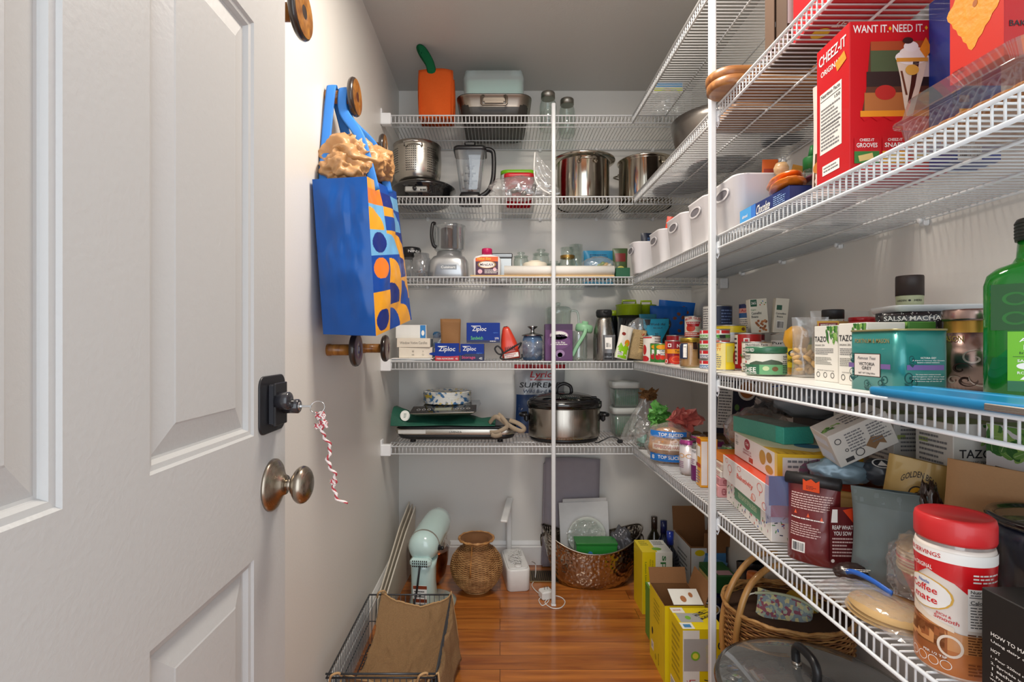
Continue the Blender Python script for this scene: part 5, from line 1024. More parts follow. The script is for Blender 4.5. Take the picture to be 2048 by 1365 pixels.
    m.tube(smooth_path([fl(1066, 1160), fl(1080, 1164), fl(1094, 1161), fl(1105, 1163)], 6), .0022, WP, 6); m.build('cable', t)
    # wire basket with linen
    WG = mat('#4c4f54', .4, .6); x0, x1, y0, y1, zt = -.490, -.183, 1.462, 1.944, .200
    t = thing('wire_basket', 'dark grey wire basket on the floor in the lower left', 'basket')
    m = M()
    for zz, r in ((zt, .0032), (.012, .0025), (.10, .0018)): m.tube([(x0, y0, zz), (x1, y0, zz), (x1, y1, zz), (x0, y1, zz)], r, WG, 6, closed=True)
    for i in range(28): yy = y0 + (y1 - y0) * (i + .5) / 28; m.tube([(x0, yy, zt), (x0, yy, .012), (x1, yy, .012), (x1, yy, zt)], .0014, WG, 5)
    for i in range(17): xx = x0 + (x1 - x0) * (i + .5) / 17; m.tube([(xx, y0, zt), (xx, y0, .012), (xx, y1, .012), (xx, y1, zt)], .0014, WG, 5)
    m.tube([(x0 - .002, y0 - .001, zt + .012), (x1 + .002, y0 - .001, zt + .012)], .003, WG, 6); m.build('wire_frame', t)
    LNM = mat('#93734f', .95, bump=.8, bs=300, var=.28); TRM = mat('#c09a6c', .9, bump=.3, bs=300)
    t = thing('linen_liner', 'brown linen cloth liner draped in the wire basket and over its right rim', 'cloth')
    def cl(a, b):
        yy = y0 + .008 + b * (y1 - y0 - .010); s = a * 1.25
        sagc = .085 * sin(PI * min(1, max(0, (b)))) ** .8
        if s < 1: x = x0 + .045 + s * (x1 - x0 - .045); e = sin(PI * min(1, s * .9 + .02)); z = zt + .008 - (.055 * e + sagc * (1 - .4 * s)) * (1 if b > .02 else .6) - .03 * (1 - s) * (1 - abs(2 * b - 1) ** 3)
        else: x = x1 + .008 + .008 * sin(b * 11) + (s - 1) * .11; z = zt + .008 - sagc * .3 - (s - 1) * .72 * (1 + .15 * sin(b * 7))
        z += .012 * noise.noise(Vector((a * 5, b * 5, 2))) + .010 * abs(noise.noise(Vector((a * 11, b * 7, 5)))) + .004 * noise.noise(Vector((a * 30, b * 24, 7)))
        if s < 1: z = max(z, .035)
        x += .012 * noise.noise(Vector((a * 5, b * 6, 8))) * min(1, 4 * b, 4 - 4 * b) + .004 * noise.noise(Vector((a * 19, b * 16, 3)))
        return (x, yy, max(z, .022))
    m = M(); m.grid(cl, 56, 60, LNM); m.build('cloth', t, solid=.0025)
    m = M(); m.tube([Vector(cl(i / 40, 1)) + Vector((0, .002, .003)) for i in range(41)], .0035, TRM, 6); m.build('cloth_binding', t); m = M(); m.tube([Vector(cl(i / 40, 0)) + Vector((0, -.003, .003)) for i in range(41)], .0035, TRM, 6)
    m.build('cloth_binding', t)
    for bx, by in ((x0 + .03, y0), (x0 + .05, y1), (x1 - .03, y0)): m = M(); m.tube(smooth_path([(bx - .02, by - .004, zt - .01), (bx - .012, by - .012, zt + .014), (bx + .006, by - .004, zt + .016), (bx + .012, by + .006, zt - .006), (bx, by - .01, zt - .03)]), .0035, TRM, 6); m.build('cloth_tie', t)
floor_things()
# ================================================================== RIGHT-HAND SHELVES
def boxat(name, label, cat, x0, y0, z, w, d, h, base, front=(), left=(), top=(), rot=0, group=None, tilt=(0, 0), part='box_body', fm=None, extra=None):
    """carton whose near left bottom corner is at x0, y0"""
    cx, cy = rot2(w / 2, d / 2, R(rot)); t = thing(name, label, cat, (x0 + cx, y0 + cy, z), (R(tilt[0]), R(tilt[1]), R(rot)), group)
    m = carton(w, d, h, base, front=front, left=left, top=top, fm=fm); m.build(part, t)
    if extra: extra(t)
    return t
GRE = mat('#3c7d3a', .4); YEL = mat('#f2d417', .4, coat=.2); CREAM = mat('#ece5d6', .5); NAVY = mat('#1b2a5c', .4); TEXT = mat('#3a3a3c', .6); GOLD = mat('#b8923e', .35, .7)
def leaf(cx, cy, s, seed=1, n=16, dk='#2c6a2a', lt='#6aa048'):
    """sprig of overlapping mint leaves"""
    r = random.Random(seed); o = []
    for k in range(n * 2):
        x, y = cx + r.uniform(-1, 1) * s * .8, cy + r.uniform(-1, 1) * s * .45; a = r.uniform(0, 2 * PI); L = s * r.uniform(.16, .30); w = L * r.uniform(.4, .6); P = []
        for q in range(12):
            b = 2 * PI * q / 12; u, v = rot2(L * cos(b), w * sin(b) * (1 - .25 * cos(b)), a); P.append((min(.99, max(.01, x + u)), min(.99, max(.01, y + v))))
        o.append(('p', P, mat((dk, lt, '#447f36', '#8fba5e')[k % 4], .5), {'L': 2 + k * .06}))
        e = [(x + L * .9 * cos(a), y + L * .9 * sin(a)), (x - L * .9 * cos(a) + .006, y - L * .9 * sin(a)), (x - L * .9 * cos(a), y - L * .9 * sin(a) + .01)]
        if all(0 < u < 1 and 0 < v < 1 for u, v in e): o.append(('p', e, mat('#a8c98a', .5), {'L': 2.03 + k * .06}))
    return o
def scroll(cx, cy, r0, turns, a0, mt, w=.018, L=2, asp=1.0, n=22):
    """engraved spiral scroll"""
    P = []; Q = []
    for i in range(n + 1):
        t = i / n; a = a0 + turns * 2 * PI * t; rr_ = r0 * (1 - .85 * t); th = w * (.25 + sin(PI * t)); 
        P.append((cx + rr_ * cos(a), cy + rr_ * sin(a) * asp)); Q.append((cx + (rr_ - th) * cos(a), cy + (rr_ - th) * sin(a) * asp))
    return [('p', [P[i], P[i + 1], Q[i + 1], Q[i]], mt, {'L': L}) for i in range(n)]
def r4():
    z = S4R
    AB = mat('#0f5fb8', .4, spec=.3); AD = mat('#0c3f8e', .4, spec=.3); NT = mat('#7a4428', .6); zb = S4
    t = thing('nut_bag', 'bright blue almond bag standing behind the red cans in the shelf corner', 'bag', (.790, 2.47, zb), (0, R(3), R(-10))); m = M(); pouch(m, .175, .255, .06, AB, [('p', [(.02, .02), (.98, .02), (.98, .45), (.7, .5), (.4, .36), (.02, .5)], AD), ('e', .42, .66, .17, .12, mat('#14181e', .4), {'L': 3}), ('t', 'Garden', .42, .66, .24, .05, mat('#b9a878', .4), {'L': 5}), ('t', 'Whole', .50, .42, .34, .07, PRW, {'L': 4}), ('t', 'ALMONDS', .52, .30, .74, .08, PRW, {'L': 4})] + [('e', u, v, .055, .030, NT, {'rot': a, 'L': 4}) for u, v, a in ((.78, .86, -30), (.68, .78, 10), (.86, .70, 40), (.82, .55, -20), (.9, .8, 60))], .004, 3, topt=.15); m.build('pouch_body', t)
    t = thing('nut_bag', 'second blue almond bag, taller, peeking above the first in the corner', 'bag', (.858, 2.60, zb), (0, R(6), R(-8))); m = M(); pouch(m, .18, .290, .05, AB, [('e', u, v, .05, .028, NT, {'rot': a, 'L': 4}) for u, v, a in ((.7, .90, -30), (.8, .82, 20))], .004, 5, topt=.15); m.build('pouch_body', t)
    CY = mat('#2aa0c4', .4, spec=.3); t = thing('nut_bag', 'cyan pistachio bag printed Wonderful behind the white tomato can', 'bag', (.712, 2.365, zb), R(-8)); m = M(); pouch(m, .122, .192, .05, mat('#2a1a18', .4), [('p', [(.02, .99), (.98, .99), (.98, .78), (.72, .5), (.72, .1), (.28, .1), (.28, .5), (.02, .78)], CY), ('t', 'Wonderful', .55, .86, .56, .06, INK, {'L': 4}), ('t', 'NO SALT', .55, .77, .34, .035, INK, {'L': 4}), ('t', 'PISTACHIOS', .5, .45, .12, .40, INK, {'rot': 90, 'L': 4}), ('p', [(.06, .98), (.3, .98), (.25, .84), (.12, .84)], INK, {'L': 3})], .004, 6, topt=.15); m.build('pouch_body', t)
    t = thing('nut_bag', 'dusky teal bag mostly hidden between the dark containers and the pistachio bag', 'bag', (.692, 2.425, zb), R(4)); m = M(); pouch(m, .085, .215, .05, mat('#2c7a94', .45), [('e', .6, .84, .1, .05, INK)], .004, 8, topt=.15); m.build('pouch_body', t)
    W = mat('#efeae2', .45, coat=.2); RC = mat('#c4202a', .35, coat=.3)
    can('white tomato can with red bands, furthest left in the right-hand can row', .037, .110, .655, 2.235, z, W, [('r', .05, .9, .5, .95, RC), ('e', .2, .45, .1, .2, RC), ('e', .2, .1, .2, .12, RC), ('t', 'Nutrition Facts', .78, .88, .35, .06, INK), ('l', .6, .3, .95, .82, 6, INKG)])
    TS = lambda: [('r', 0, .8, 1, .96, mat('#4c9a3a', .4)), ('r', 0, 0, 1, .2, mat('#2f7a34', .4)), ('e', .55, .8, .28, .12, mat('#f0a51e', .4), {'L': 3}), ('r', .3, .38, .95, .66, PRW, {'L': 2}), ('t', 'TOMATO', .62, .60, .4, .1, mat('#22406e', .4)), ('t', 'SAUCE', .62, .46, .32, .1, mat('#22406e', .4)), ('e', .36, .3, .16, .16, RC), ('e', .58, .26, .12, .12, mat('#e0402a', .4))]
    can('small green tomato sauce can tucked behind its twin', .0262, .078, .655, 2.166, z, mat('#3f8f3a', .4), TS(), group='small green tomato sauce cans', rot=R(-28)); can('small green tomato sauce can in front of its twin, beside the red chili can', .0262, .078, .655, 2.110, z, mat('#3f8f3a', .4), TS(), group='small green tomato sauce cans')
    can('bright red can behind the small green tomato sauce cans', .037, .112, .745, 2.20, z, RC, [('r', .62, .05, .95, .95, W)]); can('red and cream can behind the chili can', .037, .112, .80, 2.07, z, RC, [('r', .3, .1, .7, .9, CREAM)])
    can('dark red chili can with a yellow band beside the nut butter jar', .030, .089, .638, 1.905, z, mat('#8e1420', .4, coat=.3), [('r', 0, .05, .25, .95, mat('#d84a36', .4)), ('r', 0, .46, 1, .64, mat('#e8941c', .4)), ('t', 'Nut', .78, .77, .3, .14, WHITE), ('t', 'Tomate', .75, .55, .4, .1, INK), ('r', .28, .72, .42, .86, WHITE), ('r', .31, .75, .39, .83, mat('#8e1420', .4), {'L': 2}), ('e', .6, .2, .28, .18, mat('#c8301e', .35)), ('o', .62, .22, .2, .12, .2, mat('#e86a3a', .3), {'L': 3}), ('o', .2, .14, .08, .09, .25, WHITE, {'L': 3})])
    lidjar('tan nut butter jar with a gold lid and barcode label, before the pole', .0335, .096, .619, 1.685, z, GLS, mat('#c08a55', .5), mat('#b59a3e', .3, .8), lh=.014, lr=1.1, fill=1, prints=[('r', .12, .3, .42, .82, mat('#22304e', .4)), ('bar', .28, .34, .40, .78, INK, PRW, {'vert': True, 'L': 2}), ('r', .58, .62, .72, 1.0, mat('#2a1512', .3), {'L': 2}), ('r', .74, .3, .98, .82, mat('#1a1c24', .4))])
    can('can under the cream tomato can, mostly hidden by the nut butter jar', .034, .100, .727, 1.95, z, mat('#e4c62e', .4), [('r', 0, .6, 1, .9, CREAM)])
    can('cream can printed Muir Glen with a red tomato, stacked above the jar', .0305, .079, .727, 1.95, z + .101, CREAM, [('t', 'MUIR GLEN', .5, .80, .7, .12, RC, {'arc': .8}), ('p', [(.2, .72), (.8, .72), (.72, .5), (.28, .5)], RC), ('t', 'ORGANIC', .5, .66, .5, .06, PRW), ('e', .4, .42, .18, .17, mat('#d23a26', .4)), ('e', .7, .38, .12, .12, mat('#d8d3b0', .4)), ('r', 0, .02, 1, .22, mat('#c8452e', .4)), ('l', .15, .04, .85, .2, 2, PRW)])
    def tuna(i, lab, lid, band):
        c = can(lab, .0435, .0300, .657, 1.585, z + i * .0306, PRW, [('r', 0, .04, 1, .42, band), ('r', .05, .55, .18, .85, RC), ('r', .22, .55, .40, .85, RC), ('r', .44, .55, .60, .85, mat('#e0604a', .4)), ('r', .64, .55, .92, .85, RC), ('r', .60, .08, .74, .40, INK, {'L': 2}), ('l', .1, .08, .5, .36, 2, PRW, {'L': 3})], group='stack of four flat tuna cans', cat='can', name='tuna_can'); return c
    tuna(0, 'lowest flat tuna can of the stack of four behind the thick pole', 0, mat('#2a6aa8', .4)); tuna(1, 'second flat tuna can from the bottom of the stack behind the pole', 0, mat('#6a6e8e', .4)); tuna(2, 'third flat tuna can from the bottom, with a green band', 0, mat('#58a03c', .4)); tuna(3, 'topmost flat tuna can, crossing behind the thick pole', 0, mat('#4c9838', .4))
    for zz, h, lab in ((z, .120, 'large tin underneath the navy can in the back row'), (z + .121, .092, 'large navy can with a white nutrition panel standing tallest in the back row')):
        can(lab, .050, h, .785, 1.87, zz, mat('#1f2c4e', .4), [('r', .08, .04, .48, .96, PRW), ('l', .12, .08, .44, .9, 9, INKG), ('l', .58, .15, .9, .85, 6, mat('#6f86b4', .4))])
    can('lower can under the red white and blue can against the wall', .033, .130, .862, 1.79, z, mat('#cfcac0', .4)); can('red white and blue labelled can stacked against the right wall', .033, .082, .862, 1.79, z + .131, CREAM, [('r', 0, .82, 1, 1, NAVY), ('r', 0, .62, 1, .82, mat('#d89a90', .4)), ('t', 'Amore', .5, .72, .6, .12, mat('#b8262e', .4)), ('r', 0, .42, 1, .62, mat('#2f5e96', .4)), ('l', .1, .05, .9, .38, 4, INKG)])
    can('wide can with a yellow top band behind the front yellow can', .046, .138, .757, 1.70, z, mat('#b7b9bb', .35, .5), [('r', 0, .82, 1, .97, YEL), ('r', .1, .4, .9, .76, PRW), ('e', .8, .9, .06, .04, mat('#7a4a20', .5), {'L': 3})])
    can('front yellow can with a red pepper picture right of the pole', .0297, .083, .648, 1.500, z, YEL, [('r', .02, .05, .55, .95, mat('#ead98a', .4)), ('t', 'SWEET', .25, .88, .35, .1, mat('#d8641e', .4)), ('t', 'PARTY', .25, .74, .35, .1, mat('#e07a1e', .4)), ('l', .08, .1, .45, .6, 7, INKG), ('e', .9, .45, .1, .24, mat('#b8301e', .4)), ('r', .58, .3, .8, .85, mat('#d9cf5e', .4))])
    can('tall red can right of the front yellow can', .037, .109, .742, 1.551, z, mat('#b81e1e', .4, coat=.3), [('r', .04, .15, .24, .95, CREAM), ('l', .07, .2, .21, .9, 6, INK), ('r', .40, .74, .54, .86, WHITE), ('r', .43, .77, .51, .83, RC, {'L': 2}), ('e', .40, .4, .08, .06, GRE), ('o', .42, .14, .09, .08, .3, WHITE)])
    for i, lab in enumerate(('lower of two low white labelled cans left of the ghee jar', 'upper of two low white labelled cans left of the ghee jar')):
        can(lab, .0375, .0415, .701, 1.415, z + .042 * i, W, [('t', 'Nutrition Facts', .5, .8, .5, .14, INK), ('l', .15, .1, .85, .65, 3, INKG), ('r', .06, .02, .94, .05, INKG)], group='low white labelled cans')
    t = thing('ghee_jar', 'squat glass ghee jar with a green lid and pasture label', 'jar', (.655, 1.276, z), face(.655, 1.276)); DG = mat('#2f6a4c', .35, coat=.3); r = .0455
    m = M(); m.lathe([(r * .9, 0), (r, .005), (r, .052), (r * .94, .056)], clear('#ffffff', '#dfe8dc', .04, .1, .7), n=44); m.lathe([(r * .95, .004), (r * .96, .048), (0, .049)], mat('#d8cc9a', .5), n=36)
    pr(m, cylS(r), PI * r, .056, [('r', .02, .08, 1, .96, mat('#e6e6da', .45)), ('p', [(.22, .55), (.35, .66), (.45, .62), (.58, .72), (.7, .66), (.78, .58), (.78, .5), (.22, .5)], mat('#4a5a48', .5)), ('r', .02, .08, 1, .50, mat('#6fae7a', .45), {'L': 2}), ('r', .02, .08, .4, .50, DG, {'L': 3}), ('t', 'GHEE', .2, .28, .3, .2, PRW, {'L': 5}), ('t', 'CLARIFIED BUTTER', .2, .13, .32, .06, PRW, {'L': 5}), ('t', 'ORGANIC', .14, .86, .22, .10, INK), ('t', 'VALLEY', .14, .74, .2, .10, INK), ('e', .1, .60, .03, .06, RC), ('t', 'Nutrition', .86, .84, .14, .08, INK), ('t', 'Facts', .84, .74, .09, .07, INK), ('l', .78, .12, .96, .66, 7, INK), ('e', .5, .34, .05, .1, mat('#c9d8a6', .5), {'L': 4}), ('e', .64, .32, .05, .1, mat('#7c5a3a', .5), {'L': 4})], cut=.006); m.build('glass_body', t)
    m = M(); m.lathe([(r * 1.0, .055), (r * 1.03, .057), (r * 1.03, .068), (r, .071), (0, .071)], DG, n=44); pr(m, cylS(r * 1.03, .055), PI * r, .016, [('t', 'GRASS FED', .2, .5, .26, .5, PRW)], cut=.006); m.build('green_lid', t)
    # beans cartons on cans
    BX = mat('#e9e4d4', .5); rr = random.Random(3)
    beans = [('e', rr.uniform(.3, .9), rr.uniform(.05, .36), .07, .035, mat(c, .5), {'rot': rr.uniform(0, 180), 'n': 10, 'L': 2 + .1 * k}) for k, c in enumerate(['#b9743f', '#a9643a', '#c98a58', '#8f5230'] * 6)]
    for x_, y_, c, lab in ((.839, 1.715, '#7e2430', 'dark red labelled can under the bean cartons'), (.905, 1.66, '#bdbcb4', 'grey labelled can under the bean cartons')): can(lab, .034, .110, x_, y_, z, mat(c, .4), [('r', .1, .62, .9, .8, PRW), ('t', 'Cheddar' if c == '#7e2430' else 'Purely', .5, .71, .6, .1, INK)])
    boxat('bean_carton', 'cream carton printed Cannellini Beans with a bean picture', 'carton', .818, 1.685, z + .1115, .055, .03, .112, BX, front=[('r', .06, .78, .42, .98, mat('#1d5a40', .4)), ('t', '365', .24, .88, .26, .08, PRW), ('t', 'Organic', .2, .68, .3, .05, GRE), ('t', 'Cannellini', .36, .585, .56, .075, INK), ('t', 'Beans', .26, .485, .38, .07, INK)] + beans + [('e', .6 + .08 * k, .82 + .05 * (k % 3), .035, .02, mat(c, .5), {'rot': 40 * k, 'n': 8}) for k, c in enumerate(('#c8452e', '#3c7d3a', '#3a7ab8', '#b8862e', '#3c7d3a'))], rot=-6, tilt=(0, -4))
    boxat('bean_carton', 'second cream bean carton showing its barcode side', 'carton', .880, 1.67, z + .1115, .040, .03, .112, BX, front=[('r', .1, .66, .5, .8, mat('#1d5a40', .4)), ('t', 'Cannellini', .45, .56, .75, .05, INK), ('t', 'Beans', .4, .47, .45, .05, INK), ('bar', .2, .12, .75, .36, INK, PRW)], rot=-10, tilt=(0, 5))
    can('green can against the wall behind the ghee jar', .033, .100, .90, 1.52, z, mat('#2c7a3a', .4), [('r', .1, .4, .9, .75, YEL)])
    t = thing('condiment_jar', 'yellow jar with a sun label half hidden behind the cashews', 'jar', (.752, 1.315, z), face(.75, 1.31)); m = M(); m.lathe([(.020, 0), (.024, .01), (.024, .07), (.030, .085), (.026, .11), (.012, .122), (0, .124)], mat('#e0a322', .3, coat=.4), n=28); pr(m, cylS(.0245), PI * .024, .12, [('r', .1, .15, .9, .55, YEL), ('e', .5, .45, .25, .08, INK), ('e', .5, .46, .17, .055, PRW, {'L': 3}), ('t', 'HEINEN', .5, .3, .5, .08, INK)], cut=.006); m.build('jar_body', t)
    # cashews
    t = thing('cashew_bag', 'clear bag of whole cashews with a gold label', 'bag', (.720, 1.203, z), R(-16)); CS = mat('#c9a46e', .5, var=.15); rr = random.Random(9)
    m = M()
    for k in range(30):
        c = (rr.uniform(-.030, .030), rr.uniform(-.012, .012), .012 + rr.random() * .052); m.T = Matrix.Translation(c) @ Matrix.Rotation(rr.uniform(0, 6), 4, 'Y') @ Matrix.Rotation(rr.uniform(0, 2), 4, 'X')
        m.tube([(.0085 * cos(a), 0, .0085 * sin(a)) for a in [R(-20 + q * 28) for q in range(8)]], [.0022, .0042, .0052, .0055, .0052, .0048, .004, .002], CS, 8)
    m.T = None; o = m.build('cashews', t); o['kind'] = 'stuff'
    m = M(); pouch(m, .078, .140, .038, FILM, [], .003, 3, topt=.1); m.build('film_pouch', t)
    m = M(); pr(m, lambda u, v, off: (.002 + u, -.024 - off + .11 * v * .3, .045 + v), .05, .085, [('p', [(.12, 1), (1, 1), (1, .0), (.55, .0), (.3, .35)], mat('#d9a63a', .45)), ('r', .2, .84, .95, .95, mat('#8a2430', .4), {'L': 3}), ('t', 'MARKET BASKET', .57, .895, .6, .05, PRW, {'L': 4}), ('t', 'WHOLE', .62, .68, .5, .1, INK), ('t', 'CASHEWS', .66, .52, .56, .1, INK)]); m.build('gold_label', t)
    # spice jar, red lids and clear storage bag
    lidjar('round jar of golden granules with a black lid behind the tea cartons', .036, .160, .800, 1.245, z, GLS, mat('#b98f52', .8, var=.3, bump=.8, bs=300), CBL, lh=.022, lr=1.05, fill=.95, neck=.62)
    t = thing('storage_bag', 'large translucent zip bag with small packages standing against the right wall', 'bag', (.905, 1.38, z)); m = M(); pouch(m, .16, .165, .05, clear('#e9e7e4', '#efeeec', .2, .12, .5, .35), [('r', .15, .2, .5, .6, mat('#6d737c', .5)), ('r', .12, .15, .55, .75, clear('#e9e7e4', '#efeeec', .2, .12, .5, .35))], .005, 4, topt=.2); m.build('film_pouch', t)
    for x_, y_, r_, h_, lab in ((.815, 1.155, .030, .128, 'red-lidded tub low behind the tea cartons'), (.872, 1.248, .026, .142, 'small red-lidded tub against the wall behind the granule jar'), (.922, 1.195, .024, .148, 'small red-lidded tub against the wall beside the brown capped jar')):
        t = thing('red_lid_tub', lab, 'tub', (x_, y_, z)); m = M(); m.lathe([(r_ * .85, 0), (r_, h_ - .012)], mat('#8a8f72', .4), n=28); m.build('tub_body', t); m = M(); m.lathe([(r_ * 1.08, h_ - .013), (r_ * 1.08, h_ - .002), (r_, h_), (0, h_)], RC, n=28); m.build('red_lid', t)
    t = thing('salsa_tub', 'black speckled tub printed Salsa Macha', 'tub', (.835, 1.05, z), face(.835, 1.05)); m = M(); m.loft([(0, 0, 0, .105, .09, .02), (0, 0, .128, .118, .10, .022), (0, 0, .140, .118, .10, .022)], mat('#17171b', .3, coat=.4), 5); rr = random.Random(2)
    pr(m, frame((-.055, -.0505, .118), (1, 0, 0), (0, 0, 1)), .11, .022, [('t', 'SALSA MACHA', .50, .48, .80, .42, PRW)] + [('e', rr.random(), rr.random(), .0007, .0007, PRW, {'abs': 1, 'n': 6}) for _ in range(60)]); m.build('tub_body', t)
    t = thing('white_tray', 'flat white tray lying on the black salsa tub', 'tray', (.872, 1.06, z + .142), R(-14)); m = M(); m.loft([(0, 0, 0, .15, .12, .015), (0, 0, .010, .158, .128, .016), (0, 0, .013, .158, .128, .016)], mat('#d9dde0', .35), 4); m.build('tray_body', t)
    lidjar('small green labelled jar with a dark brown cap standing on the white tray', .0235, .066, .862, 1.09, z + .1553, mat('#aeb592', .5), None, mat('#2e211f', .45), lh=.042, lr=1.04, neck=1.0, prints=[('t', 'GARDEN', .3, .2, .26, .06, INK), ('e', .5, .2, .03, .03, INK), ('t', 'HERB', .7, .2, .2, .06, INK)])
    TZ = mat('#edeae2', .5)
    def tz(w=.078): return [('t', 'TAZO', .28, .76, .5, .10, INK), ('t', 'ORGANIC ZEN', .25, .65, .42, .028, TEXT), ('l', .06, .48, .82, .60, 4, INKG), ('l', .06, .30, .8, .44, 5, mat('#8a8a84', .5)), ('t', 'Individually wrapped tea bags', .5, .20, .7, .02, TEXT)] + [('o', q, .12, .075, .05, .22, TEXT) for q in (.18, .48, .78)] + leaf(.80, .88, .34, 5)
    boxat('tea_carton', 'white tea carton printed Tazo Organic Zen, left of the teal tin', 'carton', .676, 1.036, z, .07, .078, .116, TZ, left=tz(), front=[('l', .1, .3, .9, .8, 8, INKG)], top=leaf(.5, .5, .5, 2), group='white organic zen tea cartons')
    boxat('tea_carton', 'second white Tazo tea carton partly hidden by the teal tin', 'carton', .662, .935, z, .07, .078, .118, TZ, left=tz(), top=leaf(.5, .5, .6, 3, 30), group='white organic zen tea cartons', rot=0)
    boxat('tea_carton', 'leaf-topped tea carton standing behind the teal tin', 'carton', .735, .932, z, .050, .075, .119, mat('#4f8a3a', .5), left=leaf(.5, .7, .6, 9, 40), top=leaf(.5, .5, .6, 8, 34), group='white organic zen tea cartons')
    # teal tin
    t = thing('tea_tin', 'teal tea tin printed Fortnum and Mason Victoria Grey', 'tin', (.664, .868, z)); TE = mat('#2f8a86', .3, .35, coat=.4, var=.12); w, d, h = .083, .117, .100; VIO = mat('#8a6fb0', .4, .3); SC = mat('#1c4f50', .45)
    m = M(); m.loft([(0, 0, 0, w, d, .014), (0, 0, h, w, d, .014)], TE, 6)
    def swirl(cx, cy, s, fl=1): return [('o', cx, cy, s, s * 1.1, .2, SC, {'L': 2}), ('o', cx + fl * s * 1.3, cy - s * .9, s * .75, s * .8, .25, SC, {'L': 2}), ('e', cx + fl * s * .4, cy, s * .3, s * .35, SC), ('p', [(cx - s, cy - s), (cx + s, cy - s * 1.8), (cx + s * .4, cy - s * 2.6), (cx - s * .5, cy - s * 2)], SC)]
    pr(m, frame((-w / 2, d / 2, 0), (0, -1, 0), (0, 0, 1)), d, h, [('r', .02, .38, .86, .46, VIO), ('t', 'FORTNUM & MASON', .5, .84, .68, .075, mat('#b9a566', .4, .5)), ('r', .14, .235, .68, .63, mat('#4b3a34', .5), {'L': 2}), ('r', .155, .25, .665, .615, mat('#e9e1da', .5), {'L': 3}), ('t', 'Famous Teas', .41, .55, .36, .05, INKG, {'L': 5, 'sh': .3}), ('t', 'VICTORIA', .41, .45, .32, .055, TEXT, {'L': 5}), ('t', 'GREY', .41, .38, .2, .055, TEXT, {'L': 5}), ('t', 'NET WT 250g 8.8oz', .41, .29, .34, .035, TEXT, {'L': 5})] + swirl(.1, .58, .05) + swirl(.1, .3, .06) + swirl(.75, .2, .06, -1) + swirl(.4, .12, .05))
    pr(m, frame((-w / 2, -d / 2, 0), (1, 0, 0), (0, 0, 1)), w, h, [('r', .16, .38, .86, .46, VIO), ('t', 'VICTORIA GREY', .56, .57, .3, .03, PRW), ('t', 'A blend to honour the Queen', .56, .53, .6, .022, PRW), ('t', 'became a national institution', .56, .50, .42, .022, PRW), ('t', 'This unique blend combines lavender', .56, .31, .48, .022, PRW), ('t', 'and bergamot with finest leaf', .56, .275, .6, .022, PRW), ('t', 'in the classic Earl Grey style', .56, .24, .6, .022, PRW), ('t', 'a delicious cup of tea for all', .56, .205, .5, .022, PRW)] + swirl(.25, .55, .05) + swirl(.2, .25, .08)); m.build('tin_body', t)
    m = M(); m.loft([(0, 0, h, w + .003, d + .003, .0155), (0, 0, h + .003, w + .003, d + .003, .0155), (0, 0, h + .003, w - .008, d - .008, .011), (0, 0, h + .001, w - .010, d - .010, .010)], mat('#a59c6c', .35, .5), 6); m.build('rim_seam', t)
    # bronze tin with engraved leaves
    t = thing('caddy_tin', 'tall bronze-pink metal caddy with an engraved leaf between teal tin and green bottle', 'tin', (.817, .892, z), face(.817, .892)); r = .042; BP = steel('#a58d86', .2, (60, 60, 1), .1)
    m = M(); m.lathe([(r, 0), (r, .098)], BP, n=44); ENG = mat('#4e3a36', .4, .5); ENL = mat('#d9c6bd', .3, .6); it = []
    for q, (cx_, cy_, r0_, tu, a_) in enumerate(((.50, .55, .15, 1.1, 1.2), (.70, .38, .14, -1.0, 2.4), (.36, .36, .13, 1.0, .3), (.60, .20, .16, .9, 2.9), (.42, .17, .12, -1.1, 0), (.78, .16, .11, -.9, 2.8), (.28, .16, .10, 1.1, .5), (.66, .62, .08, -1.2, 1.6))): it += scroll(cx_, cy_, r0_, tu, a_, ENG if q % 3 else ENL, .022, 2 + .1 * q)
    pr(m, cylS(r), PI * r, .1, it + [('t', 'MASON', .25, .88, .3, .1, mat('#b89a4a', .3, .6))], cut=.006); m.build('caddy_body', t)
    m = M(); m.lathe([(r, .098), (r * .97, .104), (r * .97, .120)], mat('#a8823a', .3, .8), n=44, caps=False); m.build('gold_neck', t)
    m = M(); m.lathe([(r * 1.04, .118), (r * 1.05, .122), (r * 1.05, .135), (r * 1.0, .138), (0, .138)], BP, n=44); m.build('caddy_lid', t)
    # green bottle
    t = thing('oil_bottle', 'big square green oil bottle with a lime label at the right edge', 'bottle', (.73, .70, z), R(-46)); 
    GB = bpy.data.materials.new('green_glass'); GB.use_nodes = True; b = GB.node_tree.nodes['Principled BSDF']; b.inputs['Base Color'].default_value = lin('#1f8a2c'); b.inputs['Transmission Weight'].default_value = .55; b.inputs['Roughness'].default_value = .05; b.inputs['IOR'].default_value = 1.3; b.inputs['Coat Weight'].default_value = .5
    w, d = .112, .072
    m = M(); m.loft([(0, 0, 0, w - .01, d - .01, .02), (0, 0, .006, w, d, .024), (0, 0, .160, w, d, .024), (0, 0, .174, w - .006, d - .004, .026), (0, 0, .184, w * .78, d * .85, .029), (0, 0, .190, .056, .054, .026), (0, 0, .198, .047, .047, .023), (0, 0, .222, .044, .044, .0215)], GB, 8)
    m.build('glass_body', t)
    m = M(); m.loft([(0, 0, .004, w - .012, d - .012, .02), (0, 0, .062, w - .012, d - .012, .02)], mat('#0b2f16', .15), 6); m.build('dark_oil', t)
    m = M(); m.lathe([(.0245, .220), (.025, .223), (.025, .246), (.023, .250), (0, .250)] , mat('#14221c', .35), n=32)
    for k in range(5): m.lathe([(.0255, .225 + k * .0045), (.0255, .227 + k * .0045)], mat('#0d1712', .4), n=32)
    m.build('bottle_cap', t)
    LM = mat('#6fb81c', .4)
